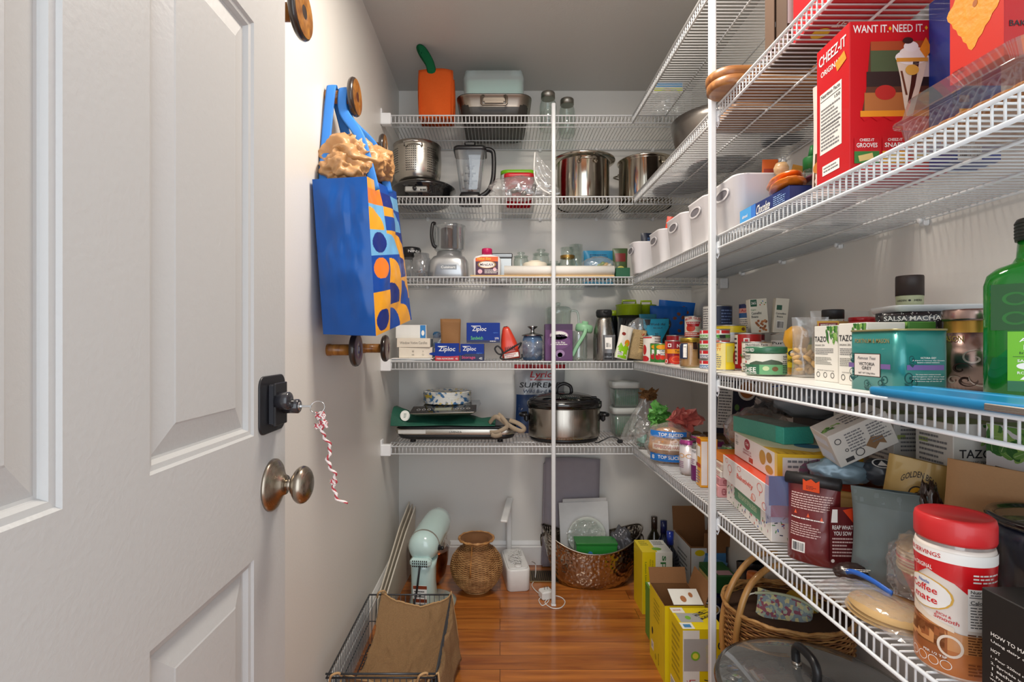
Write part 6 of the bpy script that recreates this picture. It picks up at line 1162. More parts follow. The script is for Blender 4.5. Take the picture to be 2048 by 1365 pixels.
    m = M(); fl = frame((-.034, -d / 2 - .0006, 0), (1, 0, 0), (0, 0, 1)); pr(m, fl, .085, .2, [('r', .04, .15, 1, .48, LM), ('r', .55, .48, 1, .8, LM), ('t', 'Unlock', .45, .455, .3, .025, mat('#1e4a14', .4)), ('t', 'Amazing', .42, .42, .5, .034, PRW), ('t', 'Flavors', .42, .375, .40, .034, PRW), ('t', 'In Every Drop', .45, .335, .55, .022, mat('#1e4a14', .4)), ('r', .1, .31, 1, .314, mat('#1e4a14', .4)), ('t', 'SAUTE', .25, .285, .2, .018, PRW), ('e', .25, .25, .11, .022, PRW), ('t', 'ROAST', .25, .205, .2, .018, PRW), ('p', [(.18, .16), (.32, .16), (.25, .195)], PRW), ('t', 'BAKE', .68, .285, .2, .018, PRW), ('o', .68, .25, .1, .025, .3, PRW), ('r', .04, .08, 1, .15, mat('#2b6a48', .4)), ])
    S_ = frame((-w / 2 + .008, -d / 2 - .0006, 0), (1, 0, 0), (0, 0, 1)); pr(m, S_, .05, .2, [('r', .02, .49, .90, .80, mat('#0c4a14', .25)), ('o', .5, .70, .26, .045, .3, mat('#1f6a24', .15), {'L': 3}), ('o', .5, .57, .26, .045, .3, mat('#1f6a24', .15), {'L': 3})]); m.build('lime_label', t)
    t = thing('tablet_case', 'thin bright blue tablet case lying at the front edge of the can shelf', 'case', (.600, .585, z + .0025)); BC = mat('#1488c0', .35, coat=.3)
    m = M(); m.loft([(0, 0, 0, .084, .385, .010), (0, 0, .002, .094, .395, .012), (0, 0, .010, .096, .397, .013), (0, 0, .013, .092, .393, .012)], BC, 5); m.box((-.0475, -.03, .006), (.004, .07, .008), steel('#b9b4ae', .25), .001); m.build('case_shell', t)
    m = M(); m.box((.018, 0, .0135), (.002, .38, .001), mat('#5ab8e0', .4)); m.build('case_crease', t)
r4()
# ================================================================== LOWEST RIGHT-HAND SHELF
def r5():
    z = S5; OR = mat('#e8481e', .4, coat=.2); W = mat('#ece8e4', .5); PKM = mat('#d88c8c', .5)
    # bread and crumpled bags near the corner
    t = thing('bread_loaf', 'bag of sliced top rolls with two bright blue bands on the lowest right shelf', 'bread', (.628, 1.93, z), R(-28)); BRD = mat('#c58a4c', .6, var=.25, bump=.4, bs=60)
    m = M(); blob(m, (0, .03, .068), (.155, .12, .135), BRD, 3, .12, 2.2, sub=4, sharp=.4); m.build('bread_rolls', t)
    def LS(u, v, off):
        a = (u / .15 - .5) * 1.9; return (.082 * sin(a), .03 - (.066 + off) * cos(a) * (1 - .25 * ((v - .05) / .08) ** 2), .006 + v + .05 * (u - .075) * 0)
    m = M(); BB = mat('#1e74c8', .35, coat=.3)
    pr(m, LS, .15, .125, [('r', .02, .08, .98, .30, BB), ('r', .02, .78, .98, .96, BB), ('t', '8', .14, .19, .08, .12, PRW), ('t', 'TOP SLICED', .58, .21, .6, .10, PRW), ('t', 'TOP SLICED', .58, .87, .6, .09, PRW), ('r', .12, .42, .88, .60, mat('#e6d9c4', .5)), ('t', 'PEPPERIDGE FARM', .5, .51, .66, .10, mat('#b8281e', .4))], cut=.008); m.build('printed_bands', t)
    m = M(); blob(m, (0, .03, .072), (.17, .14, .15), FILM, 4, .16, 2.4); m.build('film_bag', t)
    t = thing('crumpled_bag', 'crumpled bright green bag top on the lowest right shelf', 'bag', (.655, 2.105, z)); m = M(); crumple(m, (-.01, .0, .155), .13, .14, mat('#6cb458', .35, coat=.4, var=.2), 2, n=15, dep=.045); m.build('bag_top', t); m = M(); blob(m, (0.02, .015, .05), (.10, .08, .10), FILM, 6, .2); m.build('film_bag', t)
    t = thing('crumpled_bag', 'crumpled coral red bag top beside the green one on the lowest right shelf', 'bag', (.770, 2.055, z)); m = M(); crumple(m, (-.055, -.05, .145), .165, .125, mat('#d9776e', .35, coat=.4, var=.15), 5, n=15, dep=.04); m.build('bag_top', t); m = M(); blob(m, (0, .02, .05), (.12, .10, .10), mat('#a9814e', .6, var=.3), 2, .15); m.build('bread_inside', t)
    t = thing('clear_bag', 'clear twisted plastic bag with green scraps at the shelf corner', 'bag', (.645, 2.22, z)); m = M(); blob(m, (0, 0, .06), (.14, .08, .12), FILM, 9, .3, 3); m.build('film_bag', t); m = M(); blob(m, (0, 0, .03), (.10, .07, .05), mat('#5f9a8c', .6), 2, .3); m.build('green_scraps', t)
    NC = mat('#20243a', .4, coat=.2); 
    boxat('pasta_box', 'dark boxed dinner with a bowl picture and white nutrition panel in the back', 'box', .825, 1.985, z + .102, .15, .04, .205, NC, front=[('r', .02, .1, .40, .97, PRW), ('l', .05, .14, .37, .9, 14, INKG), ('t', 'Nutrition Facts', .21, .93, .3, .03, INK), ('e', .76, .84, .24, .20, PRW), ('e', .76, .84, .19, .155, mat('#b9743a', .5), {'L': 3}), ('e', .7, .4, .1, .1, mat('#7a2a4a', .5)), ('e', .52, .5, .06, .06, mat('#5f8a4a', .5))], tilt=(-3, 4))
    boxat('dinner_box', 'plain carton underneath the dark boxed dinner', 'box', .81, 1.97, z, .17, .10, .098, mat('#6b5236', .6))
    # sparkling water cans
    AL = mat('#d8d3d6', .3, .3, coat=.3); PV = mat('#8e3a78', .3, .3); MG = mat('#b44a90', .25, .5); 
    wl = lambda c: [('t', 'WATERLOO', .5, .86, .6, .07, mat('#6f3a66', .4)), ('o', .35, .55, .12, .06, .2, mat('#e0a02a', .4)), ('o', .62, .55, .12, .06, .2, mat('#e0a02a', .4)), ('l', .2, .2, .45, .4, 4, mat('#9c6a8c', .4))]
    soda('white and magenta sparkling water can printed Waterloo, first by the bread', .652, 1.79, z, MG, AL, wl(0), 'tall sparkling water cans', rot=R(-40)); soda('sparkling water can with a purple lower half in front of the thick pole', .664, 1.712, z, STEEL, mat('#e2dfe4', .3, .3, coat=.3), [('r', 0, .02, 1, .42, mat('#74246a', .35, .2)), ('t', 'Waterloo', .35, .8, .4, .07, INKG), ('l', .1, .45, .3, .6, 3, mat('#9c6a8c', .4))], 'tall sparkling water cans')
    for x_, y_, c, lab in ((.715, 1.86, MG, 'rear sparkling water can left of the pole, only its top visible'), (.735, 1.765, PV, 'magenta-topped can directly behind the thick pole'), (.815, 1.735, MG, 'magenta-topped can just right of the thick pole'), (.745, 1.672, mat('#7fae7a', .3, .4), 'green-topped sparkling water can right of the thick pole')): soda(lab, x_, y_, z, c, AL, (), 'tall sparkling water cans')
    YO = mat('#e8a21e', .45, coat=.1)
    boxat('macaroni_box', 'yellow and red macaroni box standing behind the thick pole', 'box', .628, 1.622, z, .052, .045, .152, YO, front=[('r', .04, .05, .4, .95, W)], left=[('r', .0, .05, .3, 1, W), ('r', 0, .88, 1, 1, mat('#c4261e', .4)), ('r', .05, .62, .95, .84, PRW), ('r', 0, .40, 1, .48, mat('#b8281e', .4)), ('l', .05, .06, .9, .34, 5, mat('#8a6a9a', .5))], rot=-4)
    boxat('macaroni_box', 'orange box lying behind the pole on top of the pale flat boxes', 'box', .660, 1.525, z + .0985, .10, .08, .026, mat('#e8861e', .45), front=[('r', .3, .2, .9, .8, W), ('l', .34, .25, .85, .75, 2, mat('#b83a1e', .5))])
    for i, (c, h) in enumerate((('#e0a2a4', .034), ('#cf8d92', .022), ('#e9e3da', .020), ('#dcd2c4', .020))): boxat('flat_carton', ('lowest pink', 'second rose striped', 'third cream', 'topmost beige')[i] + ' flat carton in the short stack right of the thick pole', 'carton', .640 + .004 * i, 1.520, z + (0, .0345, .057, .0775)[i], .11, .085, h - .0005, mat(c, .5), left=[('l', .1, .2, .9, .8, 2, PKM)], front=[('l', .1, .2, .9, .8, 3, mat('#a85a60', .5)), ('o', .15, .5, .06, .3, .3, mat('#a85a60', .5))], rot=-5, group='stack of flat cartons')
    # stack of long boxes
    rr = random.Random(6); cf = ['#c8452e', '#3a6ab8', '#5c9a5a', '#c78a9a', '#26304e']
    spr = [('r', a, b, a + .012, b + .12, mat(cf[k % 5], .5), {'rot': rr.uniform(0, 180)}) for k, (a, b) in enumerate([(rr.uniform(.02, .95), rr.uniform(.05, .85)) for _ in range(70)])]
    SG = mat('#5f9a72', .5)
    boxat('sprinkle_box', 'white sprinkle-patterned box with a green banner at the bottom of the long box stack', 'box', .618, 1.180, z, .19, .325, .060, mat('#f1eee8', .5), left=spr + [('r', .22, .42, .80, 1, SG, {'L': 4}), ('t', 'TREE FROM THE TOP 8 ALLERGENS', .52, .72, .42, .22, mat('#dfeec8', .5), {'L': 5})], front=spr, top=[('r', .0, .2, .35, .8, SG), ], rot=-7)
    sk = lambda x, y: [('o', x, y, .05, .16, .12, OR), ('r', x - .004, y - .3, x + .004, y - .1, OR, {'rot': -20})]
    boxat('baking_box', 'white and orange box printed Baketivity in the middle of the long box stack', 'box', .604, 1.158, z + .0645, .20, .345, .067, mat('#e9e4e2', .5), left=[('t', 'Baketivity', .52, .52, .34, .26, OR, {'sh': .1})] + sk(.18, .6) + sk(.82, .72) + [('o', .1, .85, .03, .1, .15, OR), ('o', .7, .2, .04, .13, .15, OR), ('o', .9, .2, .04, .13, .15, OR), ('o', .40, .86, .04, .1, .15, OR), ('p', [(.64, .08), (.68, .3), (.72, .08)], mat('#eeb0a0', .5))], fm=[OR, OR, mat('#e9e4e2', .5), OR, OR, OR], rot=-7)
    GY = mat('#e8bc28', .45); 
    boxat('granola_box', 'white and golden granola cookie box on top of the white and orange box', 'box', .640, 1.195, z + .1335, .185, .300, .064, GY, left=[('r', 0, 0, 1, 1, W), ('bar', .02, .45, .12, .95, INK, PRW, {'vert': True, 'L': 2}), ('e', .34, .74, .07, .22, mat('#a81e3a', .4)), ('t', 'Oat', .34, .76, .08, .14, PRW, {'L': 4}), ('t', 'FRENCH', .34, .46, .2, .09, mat('#b8606a', .5)), ('t', 'GRANOLA', .34, .34, .22, .09, mat('#b8606a', .5)), ('r', .38, .06, .48, .26, OR), ('e', .70, .58, .07, .28, mat('#c79a44', .5)), ('e', .84, .7, .06, .2, mat('#b98a3c', .5)), ('e', .84, .25, .08, .16, mat('#c79a44', .5)), ('r', .95, 0, 1, 1, mat('#eed070', .5), {'L': 2})],
          front=[('r', .06, .03, .86, .88, mat('#ddd6d0', .5)), ('e', .55, .45, .30, .42, mat('#8a6078', .5)), ('l', .12, .08, .82, .84, 4, INKG, {'L': 4}), ('r', .36, .04, .365, .86, INK, {'L': 5}), ('r', .46, .04, .465, .86, INK, {'L': 5}), ('r', .74, .04, .745, .86, INK, {'L': 5}), ('t', 'Nutrition Facts', .82, .45, .6, .05, INK, {'rot': 90, 'L': 5}), ('r', .87, .04, .99, .8, mat('#5a1e14', .5))],
          top=[('p', [(0, .3), (.5, .1), (1, .3), (1, 1), (0, 1)], mat('#e9e6c4', .5)), ('e', .6, .35, .16, .10, mat('#4a7aa0', .5), {'L': 3}), ('e', .9, .12, .2, .1, mat('#4a2016', .5), {'L': 3})] + [('p', [(q, .02), (q + .02, .12), (q + .04, .02)], mat('#c89a2a', .5)) for q in (.02, .12, .22, .32, .42)], rot=-7)
    TL = mat('#3fae9c', .5, bump=.4, bs=200, var=.2)
    boxat('teal_box', 'flat turquoise box with a clear grey lid lying on the granola box', 'box', .712, 1.30, z + .1985, .085, .21, .043, TL, top=[('r', .02, .02, .98, .98, mat('#6f8a80', .3, coat=.4)), ('e', .5, .5, .3, .18, mat('#8ea09a', .4))], left=[('r', 0, 0, .86, 1, mat('#4f9a86', .5, bump=.4, bs=200)), ], rot=9)
    boxat('red_box', 'red box end peeking out below the turquoise box', 'box', .715, 1.50, z + .133, .10, .05, .062, mat('#c82a1e', .45), front=[('r', .1, .1, .9, .7, CREAM), ('e', .35, .45, .15, .3, OR, {'L': 3})], rot=-8)
    TZ = mat('#d5d2cb', .5); BRN = mat('#8a6a4a', .7)
    boxat('tea_carton', 'tilted torn tea carton lying across the granola box and the upright cartons', 'carton', .705, 1.085, z + .226, .125, .070, .075, TZ, front=[('l', .25, .3, .55, .9, 7, INKG), ('l', .62, .3, .95, .9, 7, INKG), ('o', .12, .75, .055, .09, .25, TEXT), ('o', .38, .22, .075, .12, .2, TEXT), ('o', .2, .42, .03, .05, .4, TEXT), ('r', .12, .08, .26, .2, TEXT), ('p', [(.5, .32), (.62, .5), (.8, .42), (.82, .15), (.72, .25), (.62, .12)], BRN)], left=[('r', .1, .1, .8, .4, mat('#d9e2ef', .4)), ('r', .1, .6, .8, .8, mat('#d9e2ef', .4))], top=leaf(.2, .4, .2, 4, 10) + [('l', .4, .2, .9, .8, 4, INKG)], rot=-8, tilt=(10, -27), group='pale tea cartons on the lowest right shelf')
    # dark loaves behind
    t = thing('bread_bag', 'brown bread bag with a dark label reading Top Wheat upside down behind the cans', 'bag', (.805, 1.625, z + .125)); BW = mat('#8c5f38', .6, var=.3)
    m = M(); blob(m, (0, 0, .05), (.17, .12, .11), BW, 5, .12); m.build('bread_inside', t)
    m = M(); pr(m, lambda u, v, off: (-.06 + u, -.066 - off - .01 * sin(u * 30), .002 + v + .02 * (1 - u * 8) * 0), .11, .075, [('r', 0, 0, 1, 1, mat('#2a1710', .4)), ('t', 'TOP', .3, .35, .3, .18, mat('#d0a02a', .4), {'rot': 180}), ('t', 'WHEAT', .5, .62, .6, .18, mat('#e8dcc8', .4), {'rot': 180}), ('r', .02, .94, .98, .97, mat('#c9a23a', .4), {'L': 2}), ('r', .02, .03, .98, .06, mat('#c9a23a', .4), {'L': 2})]); m.build('dark_label', t)
    m = M(); blob(m, (0, 0, .055), (.19, .14, .13), FILM, 15, .18); m.build('film_bag', t)
    t = thing('paper_wrap', 'crinkled printed paper wrapper lying above the brown bread', 'wrap', (.88, 1.66, z + .20)); m = M(); crumple(m, (0, 0, .04), .16, .09, mat('#b0a8a4', .7), 9, dep=.06); m.build('paper_sheet', t)
    t = thing('freezer_bag', 'dark clear bag with a blue zip high against the right wall', 'bag', (.865, 1.43, z + .245), R(-20)); m = M(); blob(m, (0, 0, .05), (.19, .11, .10), clear('#a8acb2', '#c0c4ca', .2, .15, .6, .5), 3, .15, 2); m.build('film_bag', t); m = M(); m.tube(smooth_path([(-.11, -.065, .09), (-.04, -.075, .10), (.05, -.07, .085)]), .003, mat('#1e4a9a', .4), 6, flat=(.004, .002)); m.build('blue_zip', t)
    boxat('store_box', 'plain box in the back row under the freezer bag', 'box', .865, 1.36, z, .115, .17, .243, mat('#5a5450', .6))
    # tea cartons two high against the wall
    zz = z + .150
    def tz2(x_, y_, lab, w=.07, d=.078, front=None, left=None, zq=zz, h=.150): boxat('tea_carton', lab, 'carton', x_, y_, zq, w, d, h, TZ, front=front or [('l', .12, .3, .85, .85, 10, INKG), ('o', .25, .1, .09, .05, .3, TEXT), ('r', .4, .07, .5, .13, TEXT)], left=left or [('l', .12, .3, .85, .9, 9, INKG), ('r', .1, .7, .35, .76, mat('#a9b96a', .5))], top=[('r', 0, 0, 1, 1, mat('#8a9a4a', .5))], group='pale tea cartons on the lowest right shelf')
    T1 = [('t', 'TAZO', .42, .62, .62, .11, INK), ('t', 'ORGANIC ZEN', .4, .51, .5, .035, TEXT), ('l', .08, .12, .8, .46, 8, INKG)] + leaf(.80, .86, .3, 6, 12)
    T2 = [('t', 'TAZO', .40, .45, .60, .13, INK), ('o', .42, .15, .07, .05, .35, mat('#3f8a6a', .4)), ('t', 'USDA', .42, .15, .08, .02, TEXT), ('r', .54, .12, .6, .18, TEXT), ('l', .4, .04, .7, .08, 1, INKG)] + leaf(.35, .84, .38, 7, 20) + leaf(.7, .78, .3, 8, 14)
    tz2(.845, 1.235, 'shaded upright tea carton left in the upper row beside the tilted torn one', .065); tz2(.852, 1.12, 'upright tea carton in the upper row facing out with small green text', .07, front=[('l', .2, .45, .85, .92, 8, INKG), ('r', .1, .64, .35, .70, mat('#a9b96a', .5)), ('o', .25, .1, .09, .05, .3, TEXT), ('r', .5, .07, .6, .13, TEXT)])
    tz2(.862, .985, 'upright white carton printed Tazo Organic Zen behind the kraft pouch', .10, .09, front=T1)
    boxat('tea_carton', 'large white Tazo carton with green mint leaves, nearest along the wall', 'carton', .900, .77, z + .152, .08, .19, .155, TZ, left=T2, front=[('l', .1, .2, .9, .8, 9, INKG)], top=[('r', 0, 0, 1, 1, mat('#7a9a4a', .5))], group='pale tea cartons on the lowest right shelf', fm=mat('#e4e6ea', .5))
    for i, (y0_, d_, lab) in enumerate(((1.20, .13, 'rearmost'), (1.06, .13, 'second'), (.92, .13, 'third'), (.86, .055, 'nearest'))): boxat('tea_carton', lab + ' brown carton in the hidden lower row supporting the tea cartons', 'carton', .885, y0_, z, .100, d_ - .003, .149, mat('#7a5a34', .6))
    # coffee bags
    t = thing('coffee_bag', 'maroon coffee bag with a rolled black top and orange tie', 'bag', (.657, 1.085, z), R(-46)); t.scale = (1.02, 1, .92); MR = mat('#6e1f22', .35, var=.04, coat=.2, bump=.1, bs=40); w, h = .098, .195
    cop = [('r', .0, .0, 1, 1, MR)][:0] + [('l', .12, .66, .9, .86, 7, mat('#d9b9b4', .5), {'rag': .5}), ('p', [(.2, .60), (.26, .60), (.23, .65)], mat('#e8603a', .4)), ('p', [(.45, .58), (.51, .58), (.48, .63)], mat('#e8603a', .4)), ('p', [(.7, .56), (.76, .56), (.73, .61)], mat('#e8603a', .4)), ('l', .14, .54, .86, .57, 1, PRW), ('l', .14, .33, .72, .50, 6, mat('#d9b9b4', .5)), ('bar', .18, .14, .44, .27, INK, PRW)]
    m = M(); S_ = pouch(m, w, h * .92, .075, MR, cop, .003, 3, topt=.22, narrow=.03, p=2.4, nv=34); m.build('bag_body', t)
    m = M(); pr(m, lambda u, v, off: (w / 2 - .012 + u * .8, -.033 + u * .75 - off * .8 - .002, .008 + v), .045, .13, [('r', 0, 0, 1, 1, mat('#5e161b', .35, coat=.2)), ('t', 'REAP WHAT', .5, .66, .8, .07, PRW, {'L': 2}), ('t', 'YOU SOW', .5, .56, .7, .07, PRW, {'L': 2}), ('l', .1, .16, .9, .50, 6, mat('#d9b9b4', .5)), ('p', [(.05, .74), (.3, .74), (.3, .96), (.1, .96)], PRW, {'L': 2}), ('e', .12, .1, .07, .03, PRW), ('p', [(.5, .95), (.95, .72), (1, 1)], mat('#d8421e', .35))]); m.build('side_gusset', t)
    m = M(); m.T = Matrix.Translation((0, -.006, h * .93)); m.lathe([(.004, -w / 2 - .002), (.0135, -w / 2), (.0135, w / 2), (.004, w / 2 + .002)], mat('#232325', .45, bump=.2, bs=60), (0, 0, 0), 20, ax='x'); m.T = None; m.build('rolled_top', t)
    m = M(); pr(m, lambda u, v, off: (-.014 + u, -.0205 - off - .001, h * .93 - .022 + v), .03, .03, [('p', [(0, .05), (1, .0), (1, .9), (.78, .72), (.5, .95), (.2, .75), (0, .9)], mat('#e8501e', .35)), ('l', .2, .15, .8, .45, 3, MR)]); m.build('orange_tie', t)
    t = thing('kraft_bag', 'tan kraft paper bag with a teal base squeezed between the two coffee bags', 'bag', (.752, 1.105, z), R(-42)); m = M(); pouch(m, .10, .125, .050, mat('#b98d4a', .6, bump=.2), [('r', 0, .02, 1, .22, mat('#2f6a84', .4)), ('l', .1, .35, .9, .7, 12, mat('#9a7438', .6))], .003, 5, topt=.3, p=3); m.lathe([(.010, -.045), (.010, .045)], mat('#b98d4a', .6), (0, 0, .125), 16, ax='x'); m.build('paper_sack', t)
    GS = mat('#6f7c7d', .45, bump=.15, bs=30, var=.08); t = thing('coffee_bag', 'plain slate grey flat-topped coffee bag with a torn sticker patch', 'bag', (.742, .983, z), R(-38)); t.scale = (1, 1, .94); m = M(); pouch(m, .130, .185, .085, GS, [('r', .02, .83, .98, .99, mat('#647170', .4)), ('p', [(.55, .50), (.62, .60), (.75, .62), (.85, .56), (.78, .50), (.68, .44)], mat('#b99a6a', .7)), ('l', .04, .18, .3, .25, 3, INKG)], .006, 8, topt=.16, narrow=.08, p=1.8); m.build('bag_body', t)
    t = thing('pale_bag', 'pale blue foil bag lying behind the maroon coffee bag', 'bag', (.745, 1.130, z + .145), R(-14)); m = M(); blob(m, (0, 0, .03), (.115, .06, .055), mat('#8fa9b8', .35, .2, coat=.3), 6, .16, 2.4); m.build('foil_bag', t)
    t = thing('charcoal_bag', 'charcoal bag with a white emblem lying behind the grey coffee bag', 'bag', (.815, 1.098, z + .150), R(-25)); m = M(); blob(m, (0, 0, .03), (.085, .06, .055), mat('#4e545c', .35, .2, coat=.3), 8, .15, 2.4); pr(m, lambda u, v, off: (-.04 + u, -.045 + v * .6, .045 + v * .35 + off), .06, .05, [('o', .5, .5, .3, .4, .15, PRW), ('p', [(.35, .3), (.5, .75), (.65, .3)], PRW)]); m.build('foil_bag', t)
    t = thing('golden_bag', 'gold stand-up bag printed Golden Bear with a round bear badge', 'bag', (.797, 1.028, z + .012), (R(0), R(10), R(-34))); GB_ = mat('#b59452', .4, .2, coat=.2); DK = mat('#2e1f14', .5)
    m = M(); pouch(m, .118, .215, .045, GB_, [('t', 'GOLDEN BEAR', .46, .80, .5, .055, DK, {'arc': 1.4}), ('e', .46, .70, .12, .075, DK), ('e', .46, .70, .10, .062, mat('#e0a21e', .4), {'L': 3}), ('e', .47, .69, .05, .034, mat('#5a3a1e', .5), {'L': 4})], .005, 4, topt=.2); m.build('gold_pouch', t)
    t = thing('brown_bag', 'dark brown crinkled plastic bag between the gold bag and the kraft pouch', 'bag', (.790, .955, z)); m = M(); blob(m, (0, 0, .095), (.05, .045, .19), mat('#2e1a12', .2, coat=.6), 5, .25, 3); m.build('bag_body', t)
    t = thing('kraft_pouch', 'tan kraft pouch with a hang hole leaning beside the gold bag', 'bag', (.822, .893, z + .030), (R(-2), R(5), R(-45))); m = M(); KP = mat('#a87f54', .65, bump=.1, bs=300); pouch(m, .118, .215, .030, KP, [('e', .93, .72, .02, .035, mat('#d9cdbb', .5)), ('e', .93, .67, .02, .02, mat('#d9cdbb', .5)), ('r', .02, .0, .98, .34, mat('#4a3a30', .35, coat=.3))] + [('e', .1 + .085 * k, .06 + .22 * ((k * 7) % 5) / 5, .04, .03, mat(c, .5), {'L': 3, 'rot': 30 * k}) for k, c in enumerate(['#8a4a2a', '#c9b49a', '#6a3a24', '#b8483a', '#d9c8b0', '#7a5a3a', '#a84a2e', '#e0d0b8', '#5a3424', '#b88a5a'])], .003, 6, topt=.15); m.build('kraft_body', t)
    # instant creamer canister
    t = thing('creamer_canister', 'big coffee creamer canister with a bright red lid at the front of the shelf', 'canister', (.641, .731, z), face(.641, .731)); t.scale = (1, 1, .97); r = .0445; CW = mat('#ece2d8', .3, coat=.4)
    prof = [(r * .92, 0), (r * .985, .005), (r, .012), (r, .045), (r * .965, .070), (r * .955, .105), (r * .975, .135), (r, .160), (r, .176), (r * .97, .181)]; f = lerp_prof(prof); TA = mat('#c2743c', .35, coat=.3); TD = mat('#a85a28', .35, coat=.3); NR = mat('#d3161e', .3, coat=.4)
    m = M(); m.lathe(prof, CW, n=56); Sx = cylS(r, rz=f); W_ = PI * r; H_ = .181
    it = [('r', 0, .03, 1, .22, TA), ('p', [(0, .22), (0, .40), (.25, .42), (.55, .36), (1, .36), (1, .22)], mat('#d08f56', .35, coat=.3)), ('p', [(.02, .40), (.22, .44), (.45, .38), (.45, .12), (.25, .14), (.05, .18)], mat('#9c5a30', .35)), ('p', [(.02, .52), (.3, .43), (.5, .40), (.5, .36), (.2, .41), (.02, .42)], mat('#ecdcc8', .35), {'L': 3}),
          ('o', .47, .25, .10, .085, .22, mat('#e8d6c4', .25), {'L': 4}), ('p', [(0, .70), (0, .90), (1, .90), (1, .62), (.68, .62), (.5, .74), (.28, .80), (.1, .70)], NR), ('r', 0, .89, 1, .97, PRW, {'L': 3}), ('t', '180 SERVINGS', .22, .93, .36, .035, mat('#c8202a', .4), {'L': 5}), ('t', 'The ORIGINAL', .20, .82, .26, .035, PRW, {'L': 5, 'sh': .1}),
          ('e', .24, .61, .26, .125, mat('#e0b04a', .4), {'L': 3}), ('e', .235, .61, .245, .118, PRW, {'L': 4}), ('t', 'Nestle', .24, .69, .12, .025, mat('#2a5ab0', .4), {'L': 6}), ('t', 'Coffee', .22, .64, .30, .055, mat('#d3161e', .4), {'L': 6}), ('t', 'mate', .24, .56, .26, .045, mat('#d3161e', .4), {'L': 6}), ('t', 'RICH &', .42, .475, .12, .02, mat('#c8303a', .4), {'L': 5, 'rot': -8}), ('t', 'Smooth', .44, .445, .2, .03, mat('#c8303a', .4), {'L': 5, 'rot': -8}),
          ('r', .60, .40, .93, .72, PRW, {'L': 5}), ('t', 'Nutrition Facts', .76, .70, .28, .025, INK, {'L': 7}), ('t', 'Calories   10', .76, .62, .28, .03, INK, {'L': 7}), ('r', .61, .655, .92, .66, INK, {'L': 7}), ('r', .61, .60, .92, .603, INK, {'L': 7}), ('l', .62, .42, .91, .59, 8, INK, {'L': 7, 'f': .15}), ('l', .62, .665, .91, .685, 1, INKG, {'L': 7}), ('l', .64, .76, .92, .84, 3, PRW, {'L': 5}), ('l', .60, .22, .95, .38, 8, mat('#6a3a1a', .5), {'L': 5}), ('l', .60, .06, .92, .16, 4, mat('#8a4a1e', .5), {'L': 5})] + \
         [('o', .14 + .10 * k, .10, .045, .035, .12, PRW, {'L': 5}) for k in range(4)] + [('t', 'PER 1/2 TSP', .35, .155, .2, .018, PRW, {'L': 5})]
    pr(m, Sx, W_, H_, it, cut=.006); m.build('printed_body', t)
    m = M(); m.lathe([(r * .95, .180), (r * .95, .187)], clear('#e9e2dc', '#e6dcd4', .1, .2, .7, .3), n=48, caps=False); m.lathe([(r * .99, .186), (r * 1.02, .190), (r * 1.02, .212), (r * .99, .219), (r * .92, .222), (r * .86, .220), (r * .8, .2185), (0, .2185)], mat('#d2262a', .4, coat=.2), n=64); m.build('red_lid', t)
    # noodles, flat breads, small bag
    t = thing('wrap_pack', 'round orange-red pack of flour wraps inside a clear bag left of the creamer', 'bag', (.735, .893, z), R(-20)); t.scale = (.92, .92, 1); m = M()
    for k in range(7): m.lathe([(.0, .06 + k * .006), (.044 + .002 * (k % 2), .0605 + k * .006), (.045, .064 + k * .006), (.0, .066 + k * .006)], mat('#d9b78c', .7), n=28)
    m.lathe([(.018, .004), (.022, .02), (.040, .06), (.046, .085)], mat('#cf3a1a', .35, coat=.3), n=36); pr(m, cylS(.045, rz=lerp_prof([(.022, .02), (.040, .06), (.047, .085)])), PI * .045, .1, [('l', .3, .3, .7, .55, 3, mat('#7c1a10', .5)), ('l', .3, .62, .6, .75, 2, PRW)], cut=.006); m.build('wraps', t)
    m = M(); blob(m, (0, 0, .06), (.12, .11, .125), FILM, 21, .14); m.build('film_bag', t)
    t = thing('zip_bag', 'clear zip bag of flat breads with a blue zip edge lying at the shelf front', 'bag', (.640, .872, z + .001), R(-84)); m = M()
    for k in range(3): m.lathe([(0, 0), (.055, .001), (.058, .004), (0, .006)], mat('#d2ac74', .7, var=.15), (.018 + .004 * k, .0, .002 + k * .0065), 36, sx=1.15)
    m.build('flat_breads', t)
    m = M(); m.grid(lambda a, b: (-.105 + a * .20, (b - .5) * .10, .004 + .026 * sin(PI * a) ** .6 * sin(PI * b) ** .5 + .006 * abs(noise.noise(Vector((a * 7, b * 6, 3))))), 24, 18, FILM, smooth=False); m.build('film_pouch', t)
    m = M(); m.tube(smooth_path([(-.120, .030, .012), (-.085, .022, .030), (-.04, .018, .036), (.0, .022, .030)]), .003, mat('#2a6ad0', .35), 6, flat=(.002, .005)); m.build('blue_zip', t)
    t = thing('chocolate_bag', 'small dark brown snack bag lying behind the flat breads', 'bag', (.722, 1.0, z), R(-10)); t.location = (.672, .992, z); m = M(); blob(m, (0, 0, .016), (.06, .042, .032), mat('#2c1a16', .3, coat=.4), 3, .1); pr(m, lambda u, v, off: (-.03 + u, -.03 + v * .7, .026 + v * .2 + off), .06, .02, [('l', .1, .2, .9, .8, 2, PRW)]); m.build('bag_body', t)
    t = thing('zip_bag', 'clear blue-edged zip bag standing between the white and orange box and the coffee', 'bag', (.638, 1.138, z), R(-7)); m = M(); m.grid(lambda a, b: (-.055 + a * .08, -.012 + .008 * sin(a * 5 + b * 3), .06 + b * .105), 10, 12, clear('#b4bede', '#ccd0e2', .15, .12, .6, .25)); m.grid(lambda a, b: (-.045 + a * .07, .0 + .004 * sin(a * 5), .095 + b * .065), 6, 6, mat('#3a5aa8', .4)); m.build('film_pouch', t)
